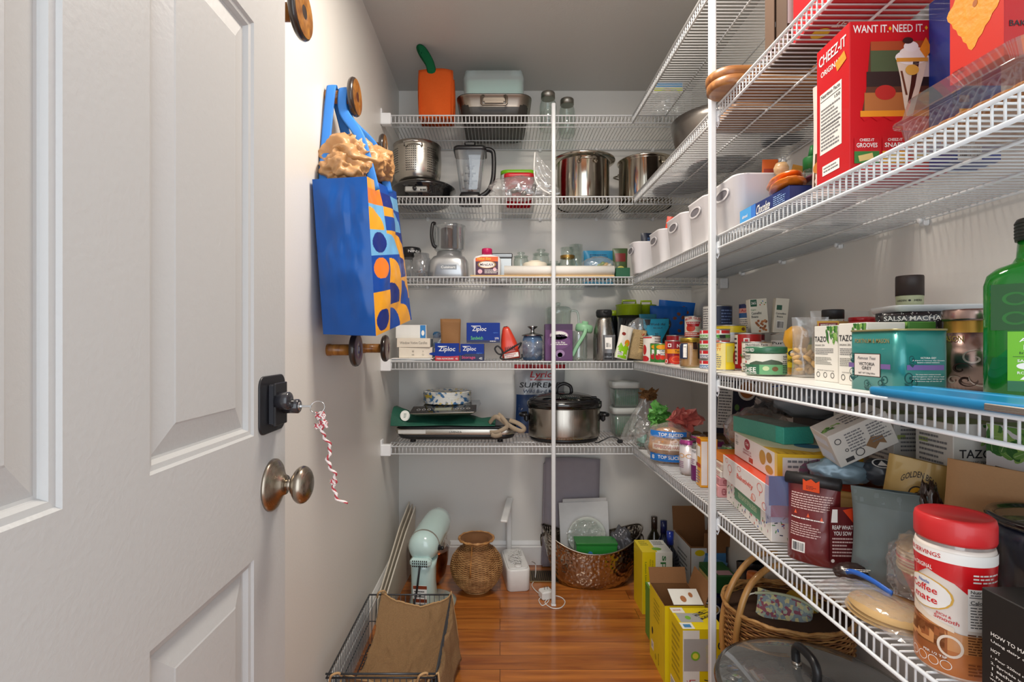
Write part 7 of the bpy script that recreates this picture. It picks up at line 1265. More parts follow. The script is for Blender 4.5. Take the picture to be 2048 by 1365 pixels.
    # dark blue crock and black box at the frame edge
    t = thing('ice_bucket', 'dark blue bucket with a black rim and glass lid at the right edge', 'bucket', (.815, .750, z)); DBM = mat('#1a2236', .3, .4, coat=.4)
    m = M(); m.lathe([(.055, 0), (.060, .004), (.072, .155), (.074, .185)], DBM, n=48); m.build('bucket_body', t); m = M(); m.lathe([(.075, .185), (.083, .190), (.085, .196), (.081, .200), (.074, .198), (.070, .190)], mat('#101012', .15, coat=.6), n=56); m.build('black_rim', t); m = M(); m.lathe([(.072, .195), (.05, .199), (0, .200)], mat('#16181c', .1, coat=.8, bump=.6, bs=260), n=48, caps=False); m.build('dark_lid', t)
    BK = mat('#1c1a1a', .4, var=.05)
    boxat('milk_box', 'black box with small white recipe print standing nearest the camera', 'box', .602, .500, z, .12, .148, .150, BK, left=[('t', 'HOW TO MAKE YOUR BARISTA-GRADE', .52, .66, .86, .030, PRW), ('t', 'Using dairy or plant milk', .36, .60, .54, .026, PRW), ('t', 'HOT', .13, .53, .08, .026, PRW), ('t', '1. Pour 220ml milk into your Velvetiser', .44, .47, .70, .024, PRW), ('t', '2. Sprinkle in the contents of', .38, .42, .58, .024, PRW), ('t', '1 sachet', .2, .38, .2, .024, PRW), ('t', '3. Press the button and let the Velvetiser', .46, .33, .74, .024, PRW), ('t', 'work its magic', .22, .29, .28, .024, PRW), ('t', 'CHILLED', .76, .53, .16, .026, PRW), ('t', 'VELVET', .25, .12, .3, .05, PRW)], top=[('r', .3, .1, .4, .9, mat('#2a2626', .3))])
r5()

# ================================================================== THIRD AND SECOND RIGHT-HAND SHELVES
def r3():
    z = S3R; BN = mat('#dddbde', .35, var=.02)
    def bin_(x0, y0, w, d, h, lab, rot=0, z=z, hole=True):
        """white bin, handle hole in the end facing the aisle (-X)"""
        t = thing('storage_bin', lab, 'bin', (x0, y0, z), R(rot), 'white plastic storage bins'); m = M(); tw = .012
        def sec(f, zz): return (w / 2, 0, zz, w * f, d * f, .025)
        m.loft([(w / 2, 0, 0, w - .03, d - .03, .02), (w / 2, 0, .004, w - .024, d - .024, .025), (w / 2, 0, h - .004, w, d, .03), (w / 2, 0, h, w + .004, d + .004, .03), (w / 2, 0, h, w - .006, d - .006, .028), (w / 2, 0, h - .006, w - .008, d - .008, .028), (w / 2, 0, .008, w - .03, d - .03, .02)], BN, 6, caps=(1, 1)); m.build('bin_body', t)
        if hole:
            m = M(); k = (.012 * .5) * (1 - .78) ; ang = math.atan2(.012, h); S = lambda u, v, off: (.0075 - (h * .76 + v) / h * .0090 - off * 1.0 - .0018, -u, h * .76 + v)
            P = [(.036 * cos(a), .0115 * sin(a)) for a in [2 * PI * i / 24 for i in range(24)]]
            V = [S(u, v, .0006) for u, v in P]; m.add(V, [tuple(range(24))], mat('#77747a', .6)); V2 = [S(u * 1.22, v * 1.4, .0003) for u, v in P]; V3 = [S(u * 1.22, v * 1.4, .002) for u, v in P]; V4 = [S(u, v, .002) for u, v in P]; m.add(V3 + V4, [(i, (i + 1) % 24, 24 + (i + 1) % 24, 24 + i) for i in range(24)], BN, True); m.add(V2 + V3, [(i, (i + 1) % 24, 24 + (i + 1) % 24, 24 + i) for i in range(24)], BN, True); m.build('handle_grip', t)
        return t
    bin_(.560, 2.215, .28, .105, .132, 'white storage bin furthest away, at the inner corner of the shelf'); bin_(.602, 2.03, .28, .155, .140, 'second white storage bin, showing red through its handle'); bin_(.602, 1.80, .28, .185, .142, 'third white storage bin along the right-hand shelf'); bin_(.604, 1.60, .28, .165, .146, 'fourth white storage bin just left of the thick pole'); bin_(.603, 1.405, .28, .17, .142, 'nearest white storage bin, long side behind the thick pole')
    DB = mat('#1a2234', .35, coat=.2)
    t = thing('snack_pouch', 'navy foil pouch standing up in the furthest white bin', 'bag', (.665, 2.215, z + .012)); m = M(); pouch(m, .13, .165, .05, DB, [('l', .2, .78, .8, .88, 2, mat('#4a6a9a', .4))], .005, 2); m.build('foil_pouch', t)
    t = thing('snack_pouch', 'orange-red foil pouch sticking out of the second white bin', 'bag', (.675, 2.03, z + .012), (0, R(12), R(-5))); m = M(); pouch(m, .12, .185, .05, mat('#e0401c', .35, coat=.3), [('e', .6, .75, .2, .08, INK)], .005, 3); m.build('foil_pouch', t)
    for x_, y_, w_, h_, c, rt, lab in ((.70, 1.36, .04, .18, '#d8641e', 3, 'orange and white packet standing in the nearest white bin'), (.75, 1.37, .045, .17, '#d89a3a', 16, 'golden packet tilted in the nearest white bin'), (.795, 1.36, .05, .165, '#c9b9a4', 14, 'beige packet leaning low in the nearest white bin')):
        t = thing('baking_packet', lab, 'packet', (x_, y_, z + .02), (0, R(rt), R(-10))); m = M(); pouch(m, w_, h_ - .01, .02, mat(c, .4), [('r', .1, .1, .9, .5, PRW), ('r', .1, .7, .9, .85, mat('#a83a1e', .4))], .002, 4); m.build('packet_body', t)
    t = thing('wooden_pestle', 'round pale wooden knob poking up behind the baking packets', 'utensil', (.702, 1.293, z), R(0)); t.scale = (.8, .8, .8); m = M(); m.lathe([(.012, 0), (.012, .150), (.010, .158), (.020, .168), (.022, .182), (.016, .196), (0, .200)], wood('#c09a6a', '#dfc49a'), n=24); m.build('turned_wood', t)
    t = lidjar('bottle with a pointed bright green cap left of the red cracker box', .027, .168, .775, 1.285, z, GLS, mat('#b5a486', .6), mat('#1f7a3a', .4), lh=.030, neck=.75, cat='bottle', name='spice_bottle'); m = M(); m.lathe([(.011, .168), (.005, .198), (0, .200)], mat('#1f7a3a', .4), n=16); m.build('pointed_spout', t)
    lidjar('dark labelled jar with a black cap beside the green-capped bottle', .026, .195, .838, 1.262, z, mat('#3a3433', .4), None, CBL, lh=.020, prints=[('r', .1, .3, .9, .75, mat('#cfc8bc', .5))])
    # chocolate box, orange bags
    t = boxat('chocolate_box', 'blue chocolate box with white script leaning on the shelf edge', 'box', .600, 1.075, z + .0005, .072, .22, .036, mat('#1c2f6e', .4, coat=.2), left=[('r', 0, 0, .26, 1, mat('#4aa0e0', .4)), ('r', .26, 0, .36, 1, mat('#3a7ad0', .4)), ('t', 'Chocolate', .52, .5, .28, .6, PRW, {'sh': .3}), ('t', 'almond', .12, .5, .12, .22, PRW), ('l', .72, .2, .94, .8, 5, mat('#8fb0e0', .5))], top=[('r', 0, 0, 1, .26 * 0 + .3, mat('#1c2f6e', .4)), ('r', 0, .64, 1, 1, mat('#4aa0e0', .4)), ('r', .4, .02, .6, .25, PRW), ('r', .42, .05, .5, .2, mat('#c4261e', .4), {'L': 2})], tilt=(0, 0))
    for i, (x_, y_, c, s_) in enumerate(((.640, 1.155, '#e07a1e', .16), (.660, 1.20, '#d8701a', .16), (.705, 1.145, '#5a3a4e', .15), (.745, 1.18, '#d9cdb4', .14))):
        lab = ('orange snack bag lying nearest the shelf edge behind the blue box', 'second orange snack bag leaning on the first', 'purple-brown snack bag folded between the orange bags and the cracker box', 'cream paper bag behind the orange snack bags')[i]
        t = thing('snack_bag', lab, 'bag', (x_, y_, z + .052 + (.0, .026, .012, .02)[i]), R(68)); m = M(); blob(m, (0, 0, 0), (s_ * 1.15, .07, .024), mat(c, .35, coat=.3, var=.2), i + 2, .10, 1.6, sharp=.3); m.build('bag_body', t)
    t = thing('chip_bag', 'cream bag with a red triangle standing beside the big red cracker box', 'bag', (.652, 1.020, z), R(-60)); m = M(); pouch(m, .072, .225, .035, mat('#ddd0c8', .4), [('p', [(.3, .82), (.95, .72), (.9, .5), (.2, .62)], mat('#8a1e24', .4)), ('p', [(.4, .78), (.82, .71), (.8, .56), (.35, .65)], mat('#e2d6ca', .4), {'L': 3}), ('r', .02, .05, .98, .38, mat('#5a3a1e', .4)), ('e', .4, .25, .3, .06, mat('#b9762a', .4), {'L': 3}), ('e', .6, .15, .3, .05, mat('#c9963a', .4), {'L': 3})], .003, 3, topt=.3); m.build('bag_body', t)
    RB = mat('#c8101c', .35, coat=.3, var=.03); CK = mat('#f0941e', .5, bump=.3, bs=90, var=.15); DKR = mat('#8c0a12', .4); ch = mat('#f2c026', .45)
    sl = lambda cx, cy: [('p', [(cx - .055, cy - .075), (cx + .055, cy - .075), (cx + .05, cy + .075), (cx - .05, cy + .075)], 0)]
    front = [('t', 'WANT IT.', .20, .945, .34, .052, PRW), ('t', 'NEED IT.', .56, .945, .30, .052, PRW), ('t', 'CHEEZ-IT.', .88, .945, .22, .052, PRW), ('p', [(.37, .945), (.385, .96), (.4, .945), (.385, .93)], ch, {'L': 4}), ('p', [(.715, .945), (.73, .96), (.745, .945), (.73, .93)], ch, {'L': 4}),
             ('p', [(.20, .86), (.98, .86), (.98, .40), (.12, .40), (.16, .55)], mat('#5a3420', .5)), ('r', .2, .66, .98, .84, mat('#4a5a3a', .5), {'L': 3}), ('r', .2, .80, .98, .86, mat('#a84a20', .5), {'L': 3.5}), ('r', .16, .56, .98, .66, mat('#2a1c18', .5), {'L': 3}), ('r', .7, .62, .9, .76, mat('#d9cfc4', .5), {'L': 4}), ('e', .34, .52, .10, .05, mat('#b8261e', .5), {'L': 4}), ('r', .14, .40, .98, .52, mat('#b06a34', .5), {'L': 3}), ('r', .10, .36, .9, .40, mat('#e8921e', .45), {'L': 4}), ('p', [(.1, .36), (.14, .33), (.2, .36), (.26, .33), (.32, .36), (.4, .33), (.48, .36)], RB, {'L': 5}),
             ('p', [(.44, .74), (.74, .74), (.70, .62), (.62, .42), (.60, .36), (.54, .36), (.52, .42), (.48, .62)], mat('#e9ddc8', .3), {'L': 6}), ('p', [(.60, .72), (.66, .72), (.62, .56), (.57, .44), (.55, .45), (.58, .58)], mat('#4a2414', .4), {'L': 8}), ('p', [(.48, .66), (.5, .66), (.55, .5), (.53, .5)], mat('#6a3a1e', .4), {'L': 8}), ('e', .59, .75, .16, .05, PRW, {'L': 8}), ('e', .59, .78, .12, .04, mat('#f4efe6', .4), {'L': 9}), ('e', .58, .82, .07, .035, PRW, {'L': 10}), ('e', .55, .86, .05, .022, mat('#3a2018', .5), {'L': 11}), ('r', .44, .72, .74, .745, mat('#e0a23a', .5), {'L': 11}), ('e', .59, .665, .065, .035, mat('#e6b44a', .45), {'L': 11}), ('p', [(.66, .80), (.72, .88), (.78, .80), (.72, .74)], CK, {'L': 11})]
    for k, (c, tt) in enumerate(((GRE, 'GROOVES'), (mat('#e0a01e', .4), 'SNAPD'), (mat('#b8461e', .4), 'DUOZ'))):
        u = .16 + k * .27
        front += [('r', u - .12, .05, u + .12, .22, RED, {'L': 6}), ('r', u - .12, .05, u + .12, .13, c, {'L': 7}), ('t', 'CHEEZ-IT', u, .205, .14, .018, PRW, {'L': 9}), ('t', tt, u, .17, .20, .030, PRW, {'L': 9}), ('r', u - .08, .07, u + .06, .11, mat('#e0c27a', .5), {'L': 9, 'rot': 12})]
    left = [('t', 'CHEEZ-IT', .5, .90, .82, .075, PRW, {'L': 4}), ('t', 'ORIGINAL', .45, .80, .6, .04, PRW), ('r', .62, .75, .9, .82, CK, {'rot': 20, 'L': 4}), ('r', .12, .22, .78, .66, mat('#ece8e2', .5), {'L': 2}), ('t', 'Nutrition Facts', .45, .635, .58, .028, INK, {'L': 4}), ('t', '150', .66, .575, .16, .022, INK, {'L': 4}), ('l', .16, .24, .74, .55, 12, INKG, {'L': 4}), ('r', .14, .60, .76, .604, INK, {'L': 4}), ('r', .14, .40, .76, .404, INK, {'L': 4}), ('r', .2, .06, .72, .13, PRW, {'L': 3}), ('l', .24, .075, .68, .12, 2, INKG, {'L': 4})]
    boxat('cracker_box', 'big red Cheez-It box with a sundae picture, fully visible on the shelf', 'box', .592, .877, z, .172, .097, .254, RB, front=front, left=left, rot=-2)
    boxat('snack_box', 'dark blue cracker box with a barcode, squeezed behind the near red cracker box', 'box', .722, .828, z, .08, .045, .28, mat('#14308c', .4, coat=.3), front=[('bar', .12, .0, .6, .14, INK, PRW), ('r', .15, .18, .35, .3, ch), ('e', .25, .25, .05, .03, INK, {'L': 3}), ('l', .12, .72, .4, .95, 6, mat('#8fb0e8', .4)), ('p', [(.1, .32), (.3, .5), (.3, .6), (.1, .5)], mat('#2e4ab8', .4))] + [('e', .12 + .02 * sin(k), .38 + .03 * k, .006, .003, PRW, {'n': 6}) for k in range(10)])
    # clear cookie tray and upper red box
    t = thing('cookie_tray', 'clear plastic clamshell tray of ginger cookies at the front right', 'tray', (.702, .702, z)); CT = clear('#ffffff', '#f2efec', .04, .05, .5, .03)
    m = M(); m.loft([(0, 0, 0, .165, .195, .02), (0, 0, .040, .180, .212, .025), (0, 0, .042, .196, .228, .028), (0, 0, .045, .196, .228, .028), (0, 0, .047, .180, .212, .025), (0, 0, .076, .172, .20, .03), (0, 0, .078, .15, .18, .03)], CT, 6); m.build('clear_tray', t)
    m = M(); GC = mat('#b5793a', .7, var=.25, bump=.6, bs=120)
    for i in range(3):
        for j in range(7): m.lathe([(0, -.004), (.024, -.003), (.026, 0), (.024, .004), (0, .005)], GC, (-.055 + i * .052, -.080 + j * .0265, .018 + .0), 20, sx=1, sy=1)
    m.build('ginger_cookies', t)
    UR = mat('#d0281c', .35, coat=.3, var=.03)
    def cracker(cx, cy, s):
        n = 40; P = []
        for i in range(n):
            q = i / n * 4; e = int(q); fr = q - e; c = [(-1, -1), (1, -1), (1, 1), (-1, 1)]; a, b = c[e], c[(e + 1) % 4]; x, y = a[0] * (1 - fr) + b[0] * fr, a[1] * (1 - fr) + b[1] * fr; k = 1 + .05 * (i % 2); x, y = rot2(x * k, y * k, R(38)); P.append((cx + x * s, cy + y * s * .42))
        return [('p', P, CK, {'L': 3}), ('e', cx, cy, .045, .018, mat('#a85a14', .6), {'L': 5})]
    boxat('cracker_box', 'red cracker box with giant orange crackers standing on the clear cookie tray', 'box', .650, .668, z + .0805, .13, .080, .26, mat('#b8101a', .35, coat=.3, var=.03), left=[('r', 0, 0, 1, 1, UR)] + cracker(.50, .36, .40) + cracker(.58, .74, .40) + [('l', .06, .03, .3, .07, 2, DKR)], front=[('t', 'BAKED SNACK', .35, .16, .6, .030, INK)])
r3()

def r2():
    z = S2; RB = mat('#c8101c', .35, coat=.3, var=.03)
    t = thing('steel_wok', 'large brushed steel wok on the second right-hand shelf, rim towards the pole', 'pan', (.80, 1.88, z)); WK = steel('#8a8682', .3, (60, 60, 1), .15)
    m = M(); m.lathe([(.095, 0), (.115, .004), (.150, .06), (.168, .13), (.172, .160), (.169, .160), (.145, .06), (.11, .008), (0, .006)], WK, n=64); m.build('wok_bowl', t)
    t = thing('flat_pan', 'round flat dark pan lying on the second right-hand shelf behind the wok', 'pan', (.755, 2.155, z)); m = M(); m.lathe([(.105, 0), (.118, .004), (.122, .035), (.120, .035), (.112, .008), (0, .006)], mat('#5a504c', .4, .6), n=56); m.build('pan_body', t)
    WD = wood('#83502a', '#b07a42', (4, 40, 40), .45)
    for i in range(2):
        solo('cutting_board', M().loft([(0, 0, 0, .36, .100, .045), (0, 0, .004, .372, .110, .05), (0, 0, .020, .372, .110, .05), (0, 0, .024, .36, .100, .045)], WD, 8), ('lower', 'upper')[i] + ' of two rounded wooden boards poking out in front of the thick pole', 'board', (.722, 1.335, z + .0245 * i), R(2 - 3 * i), 'stacked wooden cutting boards')
    solo('cutting_board', M().loft([(0, 0, 0, .27, .16, .02), (0, 0, .018, .27, .16, .02)], wood('#8a5e3c', '#a87a50', (4, 40, 40), .5), 4), 'square brown board lying flat behind the two rounded boards', 'board', (.775, 1.50, z), 0, 'stacked wooden cutting boards')
    boxat('open_carton', 'brown and white carton with an open flap at the edge of the second right-hand shelf', 'carton', .628, 1.135, z, .10, .085, .195, mat('#4e3a2c', .7), front=[('r', .02, .3, .98, .98, mat('#e6e4e0', .5)), ('r', .02, .86, .98, .9, mat('#3a6ab8', .5), {'L': 2})], left=[('r', .42, .40, .48, .46, PRW), ('r', .42, .72, .48, .78, PRW)], extra=lambda t: M().box((-.054, .02, .13), (.002, .04, .20), mat('#5a4434', .7)).build('open_flap', t))
    boxat('cracker_box', 'large red cracker box seen from below at the top of the frame', 'box', .618, .87, z, .19, .245, .25, RB, left=[('t', 'CHEEZ-IT', .45, .72, .7, .12, PRW), ('e', .5, .4, .12, .09, CREAM), ('r', .35, .28, .6, .42, mat('#e8a01e', .5), {'L': 3})], front=[('t', 'CHEEZ-IT', .5, .7, .7, .12, PRW)], rot=-3)
    m = M(); pr(m, frame((.80, .87, z - .0004), (-1, 0, 0), (0, 1, 0)), .17, .24, [('t', 'CHEEZ-IT', .5, .35, .5, .08, PRW), ('t', 'CHEEZ-IT', .5, .72, .5, .08, PRW), ('e', .8, .85, .1, .08, mat('#e8c01e', .5))]); o = m.build('base_print'); bx = [o_ for o_ in bpy.data.objects if o_.name.startswith('cracker_box')][-1]; bpy.context.view_layer.update(); o.parent = bx; o.matrix_parent_inverse = bx.matrix_world.inverted()
    for x_, y_, c, h_, lab in ((.90, 1.65, '#2a2c33', .14, 'dark pot standing against the wall on the second right-hand shelf'), (.918, 1.165, '#9a9590', .16, 'grey steel pot against the wall beside the wooden boards')):
        t = thing('sauce_pot', lab, 'pot', (x_, y_, z)); m = M(); m.lathe([(.055, 0), (.062, .004), (.064, h_), (.066, h_ + .003), (.060, h_), (.058, .01), (0, .008)], mat(c, .3, .7), n=40); m.build('pot_body', t)
        m = M(); m.tube([(-.062, -.02, h_ - .02), (-.082, -.018, h_ - .018), (-.086, 0, h_ - .018), (-.082, .018, h_ - .018), (-.062, .02, h_ - .02)], .004, STEEL, 7); m.build('loop_handle', t)
r2()

# ================================================================== FLOOR, right side
def floor_right():
    YL = mat('#ecd414', .4, coat=.15); W = mat('#efefe8', .45); GR = mat('#2f7a3c', .45); KI = mat('#8a5f38', .75, bump=.1, bs=200); LM = mat('#7fb83a', .4)
    fz = lambda: [('l', .06, .45, .2, .9, 3, mat('#8a8420', .5))]
    # box A
    boxat('seltzer_carton', 'closed yellow and white seltzer carton printed spindrift sideways, furthest back', 'carton', .600, 2.185, 0, .128, .135, .262, W, front=[('r', 0, 0, .44, 1, YL), ('t', 'spindrift', .72, .52, .24, .84, GR, {'rot': -90}), ('t', 'SPARKLING WATER', .34, .62, .05, .5, mat('#9a8f1c', .5), {'rot': -90}), ('t', 'REAL SQUEEZED FRUIT', .26, .6, .05, .56, mat('#9a8f1c', .5), {'rot': -90}), ('t', 'Lemon Limeade', .12, .62, .06, .44, mat('#6f8a1e', .5), {'rot': -90})], left=[('r', 0, 0, 1, 1, YL)], top=[('r', 0, 0, .5, 1, YL), ('e', .55, .25, .16, .12, LM), ('l', .1, .5, .4, .9, 3, mat('#8a8420', .5)), ('l', .55, .55, .9, .9, 3, INKG)], group='yellow seltzer cartons')
    boxat('seltzer_carton', 'narrow green and white carton between the two yellow seltzer cartons', 'carton', .575, 1.93, 0, .13, .12, .20, mat('#5f9a34', .45), top=[('r', .05, .05, .95, .95, W)], front=[('r', .1, .1, .9, .9, W)], group='yellow seltzer cartons')
    def flaps(t):
        m = M(); w, d, h = .135, .17, .262
        m.add([(-w / 2, d / 2, h), (w / 2, d / 2, h), (w / 2 + .01, d / 2 + .02, h + .0), (w / 2, d / 2 - .0, h - .03)], [(0, 1, 2), (0, 3, 1)], KI)
        m.build('kraft_inside', t) if False else None
    # box B open
    t = thing('seltzer_carton', 'tall open yellow seltzer carton with brown inside flaps in the middle', 'carton', (.553 + .0675, 1.735 + .09, 0), group='yellow seltzer cartons'); w, d, h, th = .135, .17, .262, .0015
    m = M()
    for c, s_ in (((0, -d / 2, h / 2), (w, th, h)), ((0, d / 2, h / 2), (w, th, h)), ((-w / 2, 0, h / 2), (th, d, h)), ((w / 2, 0, h / 2), (th, d, h)), ((0, 0, .002), (w, d, th))):
        o_ = c[1] if abs(c[1]) > .01 else 0
        fm = [KI] * 6
        if c[1] < -.01: fm[0] = YL
        if c[1] > .01: fm[1] = YL
        if c[0] < -.01: fm[2] = YL
        if c[0] > .01: fm[3] = YL
        m.box(c, s_, fm)
    pr(m, frame((-w / 2 - th / 2, d / 2, 0), (0, -1, 0), (0, 0, 1)), d, h, [('l', .3, .62, .7, .9, 5, mat('#b8a41e', .5)), ('e', .2, .40, .05, .05, INK), ('r', .12, .14, .28, .26, PRW), ('bar', .14, .16, .26, .24, INK, PRW, {'L': 2}), ('t', 'Spindrift', .62, .16, .07, .16, mat('#6a6a1e', .5), {'rot': -90}), ('e', .42, .12, .05, .04, mat('#b8a41e', .5))])
    pr(m, frame((-w / 2, -d / 2 - th / 2, 0), (1, 0, 0), (0, 0, 1)), w, h, [('t', 'Lemon Limeade', .2, .72, .1, .34, mat('#8fae1e', .5), {'rot': -90}), ('r', .12, .06, .5, .24, PRW), ('e', .3, .15, .16, .085, mat('#7fb83a', .4), {'L': 3})]); m.build('carton_walls', t)
    m = M(); m.T = Matrix.Translation((w / 2, 0, h)) @ Matrix.Rotation(R(18), 4, 'Y'); m.box((0, -.01, .035), (th, d * .9, .075), KI); m.T = Matrix.Translation((0, d / 2, h)) @ Matrix.Rotation(R(-22), 4, 'X'); m.box((0, 0, .025), (w, th, .055), KI); m.T = None; m.build('kraft_flaps', t)
    m = M(); m.T = Matrix.Translation((.015, -d / 2 + .002, h)) @ Matrix.Rotation(R(18), 4, 'X'); m.box((.0, .038, .0), (.10, .07, .0015), W); pr(m, frame((-.05, .003, .001), (1, 0, 0), (0, 1, 0)), .10, .07, [('e', .4, .35, .1, .2, mat('#b0744a', .5)), ('e', .7, .6, .07, .16, mat('#b0744a', .5))]); m.T = None; m.build('white_flap', t)
    # box C with windows
    CAN = mat('#c9cbc9', .3, .3)
    boxat('seltzer_carton', 'nearest yellow seltzer carton with cut-out windows and vertical red lettering', 'carton', .565, 1.600, 0, .128, .128, .262, YL, left=[('l', .2, .3, .8, .9, 8, mat('#b8a41e', .5)), ('r', .1, .06, .5, .2, PRW), ('l', .14, .08, .46, .18, 4, INKG)], front=[('r', 0, .0, .40, .98, W), ('r', .02, .50, .74, .88, CAN, {'L': 2}), ('p', [(.74, .88), (.62, .86), (.60, .6), (.66, .5), (.74, .5)], mat('#9aa01e', .5), {'L': 3}), ('e', .30, .68, .11, .055, LM, {'L': 4}), ('e', .30, .68, .07, .035, mat('#e8e04a', .5), {'L': 5}), ('t', 'spindrift', .58, .70, .1, .22, mat('#d9d2a0', .4), {'rot': -90, 'L': 5}), ('t', 'LEMONADE', .23, .22, .15, .36, mat('#c8202a', .4), {'rot': -90, 'L': 3}), ('t', 'real squeezed', .10, .24, .06, .3, mat('#c8606a', .4), {'rot': -90, 'L': 3}), ('t', 'Half Tea', .66, .24, .3, .3, INK, {'rot': -90, 'sh': .2}), ('t', '0', .90, .80, .12, .09, INK), ('l', .84, .52, .98, .70, 4, INKG)],
          top=[('r', 0, .74, .32, 1, W), ('t', 'spindrift', .15, .87, .2, .08, mat('#c8202a', .4), {'L': 3}), ('r', .06, .30, .62, .72, CAN, {'L': 2}), ('e', .3, .5, .07, .09, LM, {'L': 4}), ('r', 0, 0, .30, .28, W), ('r', .06, .06, .24, .2, mat('#4a8ac0', .5), {'L': 3}), ('t', 'Half Tea', .75, .65, .3, .5, INK, {'rot': -60, 'L': 3})], group='yellow seltzer cartons')
    # bottles
    def bottle(x_, y_, h_, r_, c, neck, lab, foil=None):
        t = thing('wine_bottle', lab, 'bottle', (x_, y_, 0), group='dark bottles standing behind the seltzer cartons'); gm = mat(c, .08, coat=.8); m = M(); m.lathe([(r_ * .9, 0), (r_, .006), (r_, h_ * .58), (r_ * .8, h_ * .66), (.0145, h_ * .76), (.0135, h_ * .97), (.015, h_ * .975), (.015, h_), (0, h_)], gm, n=32); m.build('glass_body', t)
        m = M(); m.lathe([(.0155, h_ * .80), (.0155, h_ * 1.004), (0, h_ * 1.006)], mat(neck, .3, coat=.5), n=24); m.build('neck_foil', t)
    bottle(.762, 2.56, .285, .037, '#2c2a1a', '#3c2e26', 'brown-necked wine bottle left of the two blue ones'); bottle(.782, 2.475, .295, .037, '#101a3a', '#16225c', 'rear blue-capped bottle behind the seltzer carton'); bottle(.775, 2.36, .285, .040, '#0e1220', '#1c3aa8', 'front dark bottle with a bright blue neck')
    # cardboard box with flaps and the packages around it
    t = thing('delivery_box', 'brown cardboard box with raised flaps, blue and white side, near the back corner', 'box', (.899, 2.335, 0)); w, d, h, th = .15, .20, .265, .002
    m = M()
    for c, s_ in (((0, -d / 2, h / 2), (w, th, h)), ((0, d / 2, h / 2), (w, th, h)), ((-w / 2, 0, h / 2), (th, d, h)), ((w / 2, 0, h / 2), (th, d, h)), ((0, 0, .002), (w, d, th))): m.box(c, s_, KI)
    pr(m, frame((-w / 2, -d / 2 - th, 0), (1, 0, 0), (0, 0, 1)), w, h, [('r', 0, 0, .45, .98, mat('#e4e6e8', .45)), ('r', .40, 0, 1, .9, mat('#4a86c0', .45), {'L': 2}), ('e', .25, .9, .14, .05, YL, {'L': 3}), ('t', 'life', .30, .35, .14, .3, INK, {'rot': -90, 'L': 4})]); pr(m, frame((-w / 2 - th, d / 2, 0), (0, -1, 0), (0, 0, 1)), d, h, [('r', 0, 0, 1, .98, mat('#dcdedf', .45)), ('l', .2, .3, .8, .8, 7, INKG)]); m.build('box_walls', t)
    m = M(); m.T = Matrix.Translation((0, d / 2, h)) @ Matrix.Rotation(R(-8), 4, 'X'); m.box((-.01, 0, .055), (w, th, .11), KI); m.T = Matrix.Translation((w / 2, 0, h)) @ Matrix.Rotation(R(6), 4, 'Y'); m.box((0, 0, .035), (th, d, .07), KI); m.T = Matrix.Translation((.02, -d / 2, h)) @ Matrix.Rotation(R(6), 4, 'X'); m.box((.02, 0, .03), (w * .8, th, .06), KI); m.T = Matrix.Translation((-.02, -d / 2 - .004, h - .05)) @ Matrix.Rotation(R(20), 4, 'Y'); m.box((.05, -.004, .0), (.10, th, .035), mat('#6fa3d0', .45)); m.T = None; m.build('open_flaps', t)
    boxat('snack_carton', 'green and cream carton standing in front of the cardboard box', 'carton', .845, 2.06, 0, .10, .14, .215, mat('#2c6a34', .45), left=[('r', 0, 0, 1, .9, mat('#d8c27a', .5)), ('r', .15, .35, .85, .8, mat('#8a8458', .5), {'L': 2}), ('l', .2, .4, .8, .75, 5, INKG, {'L': 3})], top=[('r', .3, .1, .9, .4, mat('#c9a0a8', .5))])
    t = thing('yellow_bag', 'crumpled yellow patterned bag lying behind the open seltzer carton', 'bag', (.790, 2.085, 0), R(10)); m = M(); blob(m, (0, 0, .070), (.10, .13, .14), mat('#d8be1e', .4, var=.25), 4, .2, 2.6); m.build('bag_body', t)
    t = thing('navy_bag', 'navy blue snack bag standing beside the brown carton flap', 'bag', (.770, 1.92, 0), R(-15)); m = M(); pouch(m, .12, .215, .08, mat('#16224e', .3, coat=.4), [('e', .5, .8, .3, .07, mat('#c9a24a', .4)), ('o', .5, .8, .36, .1, .15, PRW, {'L': 3}), ('r', .05, .9, .95, .99, INK)], .005, 6, topt=.4); m.build('foil_body', t)
    t = thing('dark_sack', 'tall black bag standing between the thick pole and the wicker basket', 'bag', (.890, 1.755, 0), R(-12)); m = M(); pouch(m, .17, .40, .10, mat('#15161a', .3, coat=.3, bump=.3, bs=30), [('e', .62, .93, .18, .05, mat('#9a9078', .5)), ('e', .62, .93, .14, .035, INK, {'L': 3})], .008, 2, topt=.3, p=2.4); m.build('sack_body', t)
    solo('paper_sheet', M().grid(lambda a, b: (-.06 + a * .13, .01 * sin(a * 3) - b * .01, b * .13 - .02 * a), 10, 8, mat('#c9bfb0', .6)), 'curled sheet of beige paper lying over the black bag', 'paper', (.925, 1.685, .315), R(-20), solid=.0008)
    t = thing('amber_bottle', 'orange-brown round container behind the basket handle', 'bottle', (.815, 1.662, 0)); m = M(); m.lathe([(.02, 0), (.022, .004), (.022, .40), (.02, .408), (0, .41)], mat('#b8601e', .4), n=24); m.build('tube_body', t)
    # wicker basket
    WB = wicker('#6a4020', '#b07a44'); WL = wicker('#9a6a34', '#c99a5e'); cx, cy, zr = .815, 1.475, .395
    t = thing('wicker_basket', 'tall oval wicker basket with double round handles on the right side of the floor', 'basket', (cx, cy, 0)); m = M(); a0, b0 = .165, .150; z_ = .012; k = 0
    def rr_(z_): return .72 + .28 * min(1, z_ / .30) ** .7
    N = 110
    m.lathe([(.70, 0), (.72, .004)] + [(rr_(q * .02) * .975, q * .02) for q in range(1, 20)], mat('#3c2412', .8), n=64, sx=a0, sy=b0)
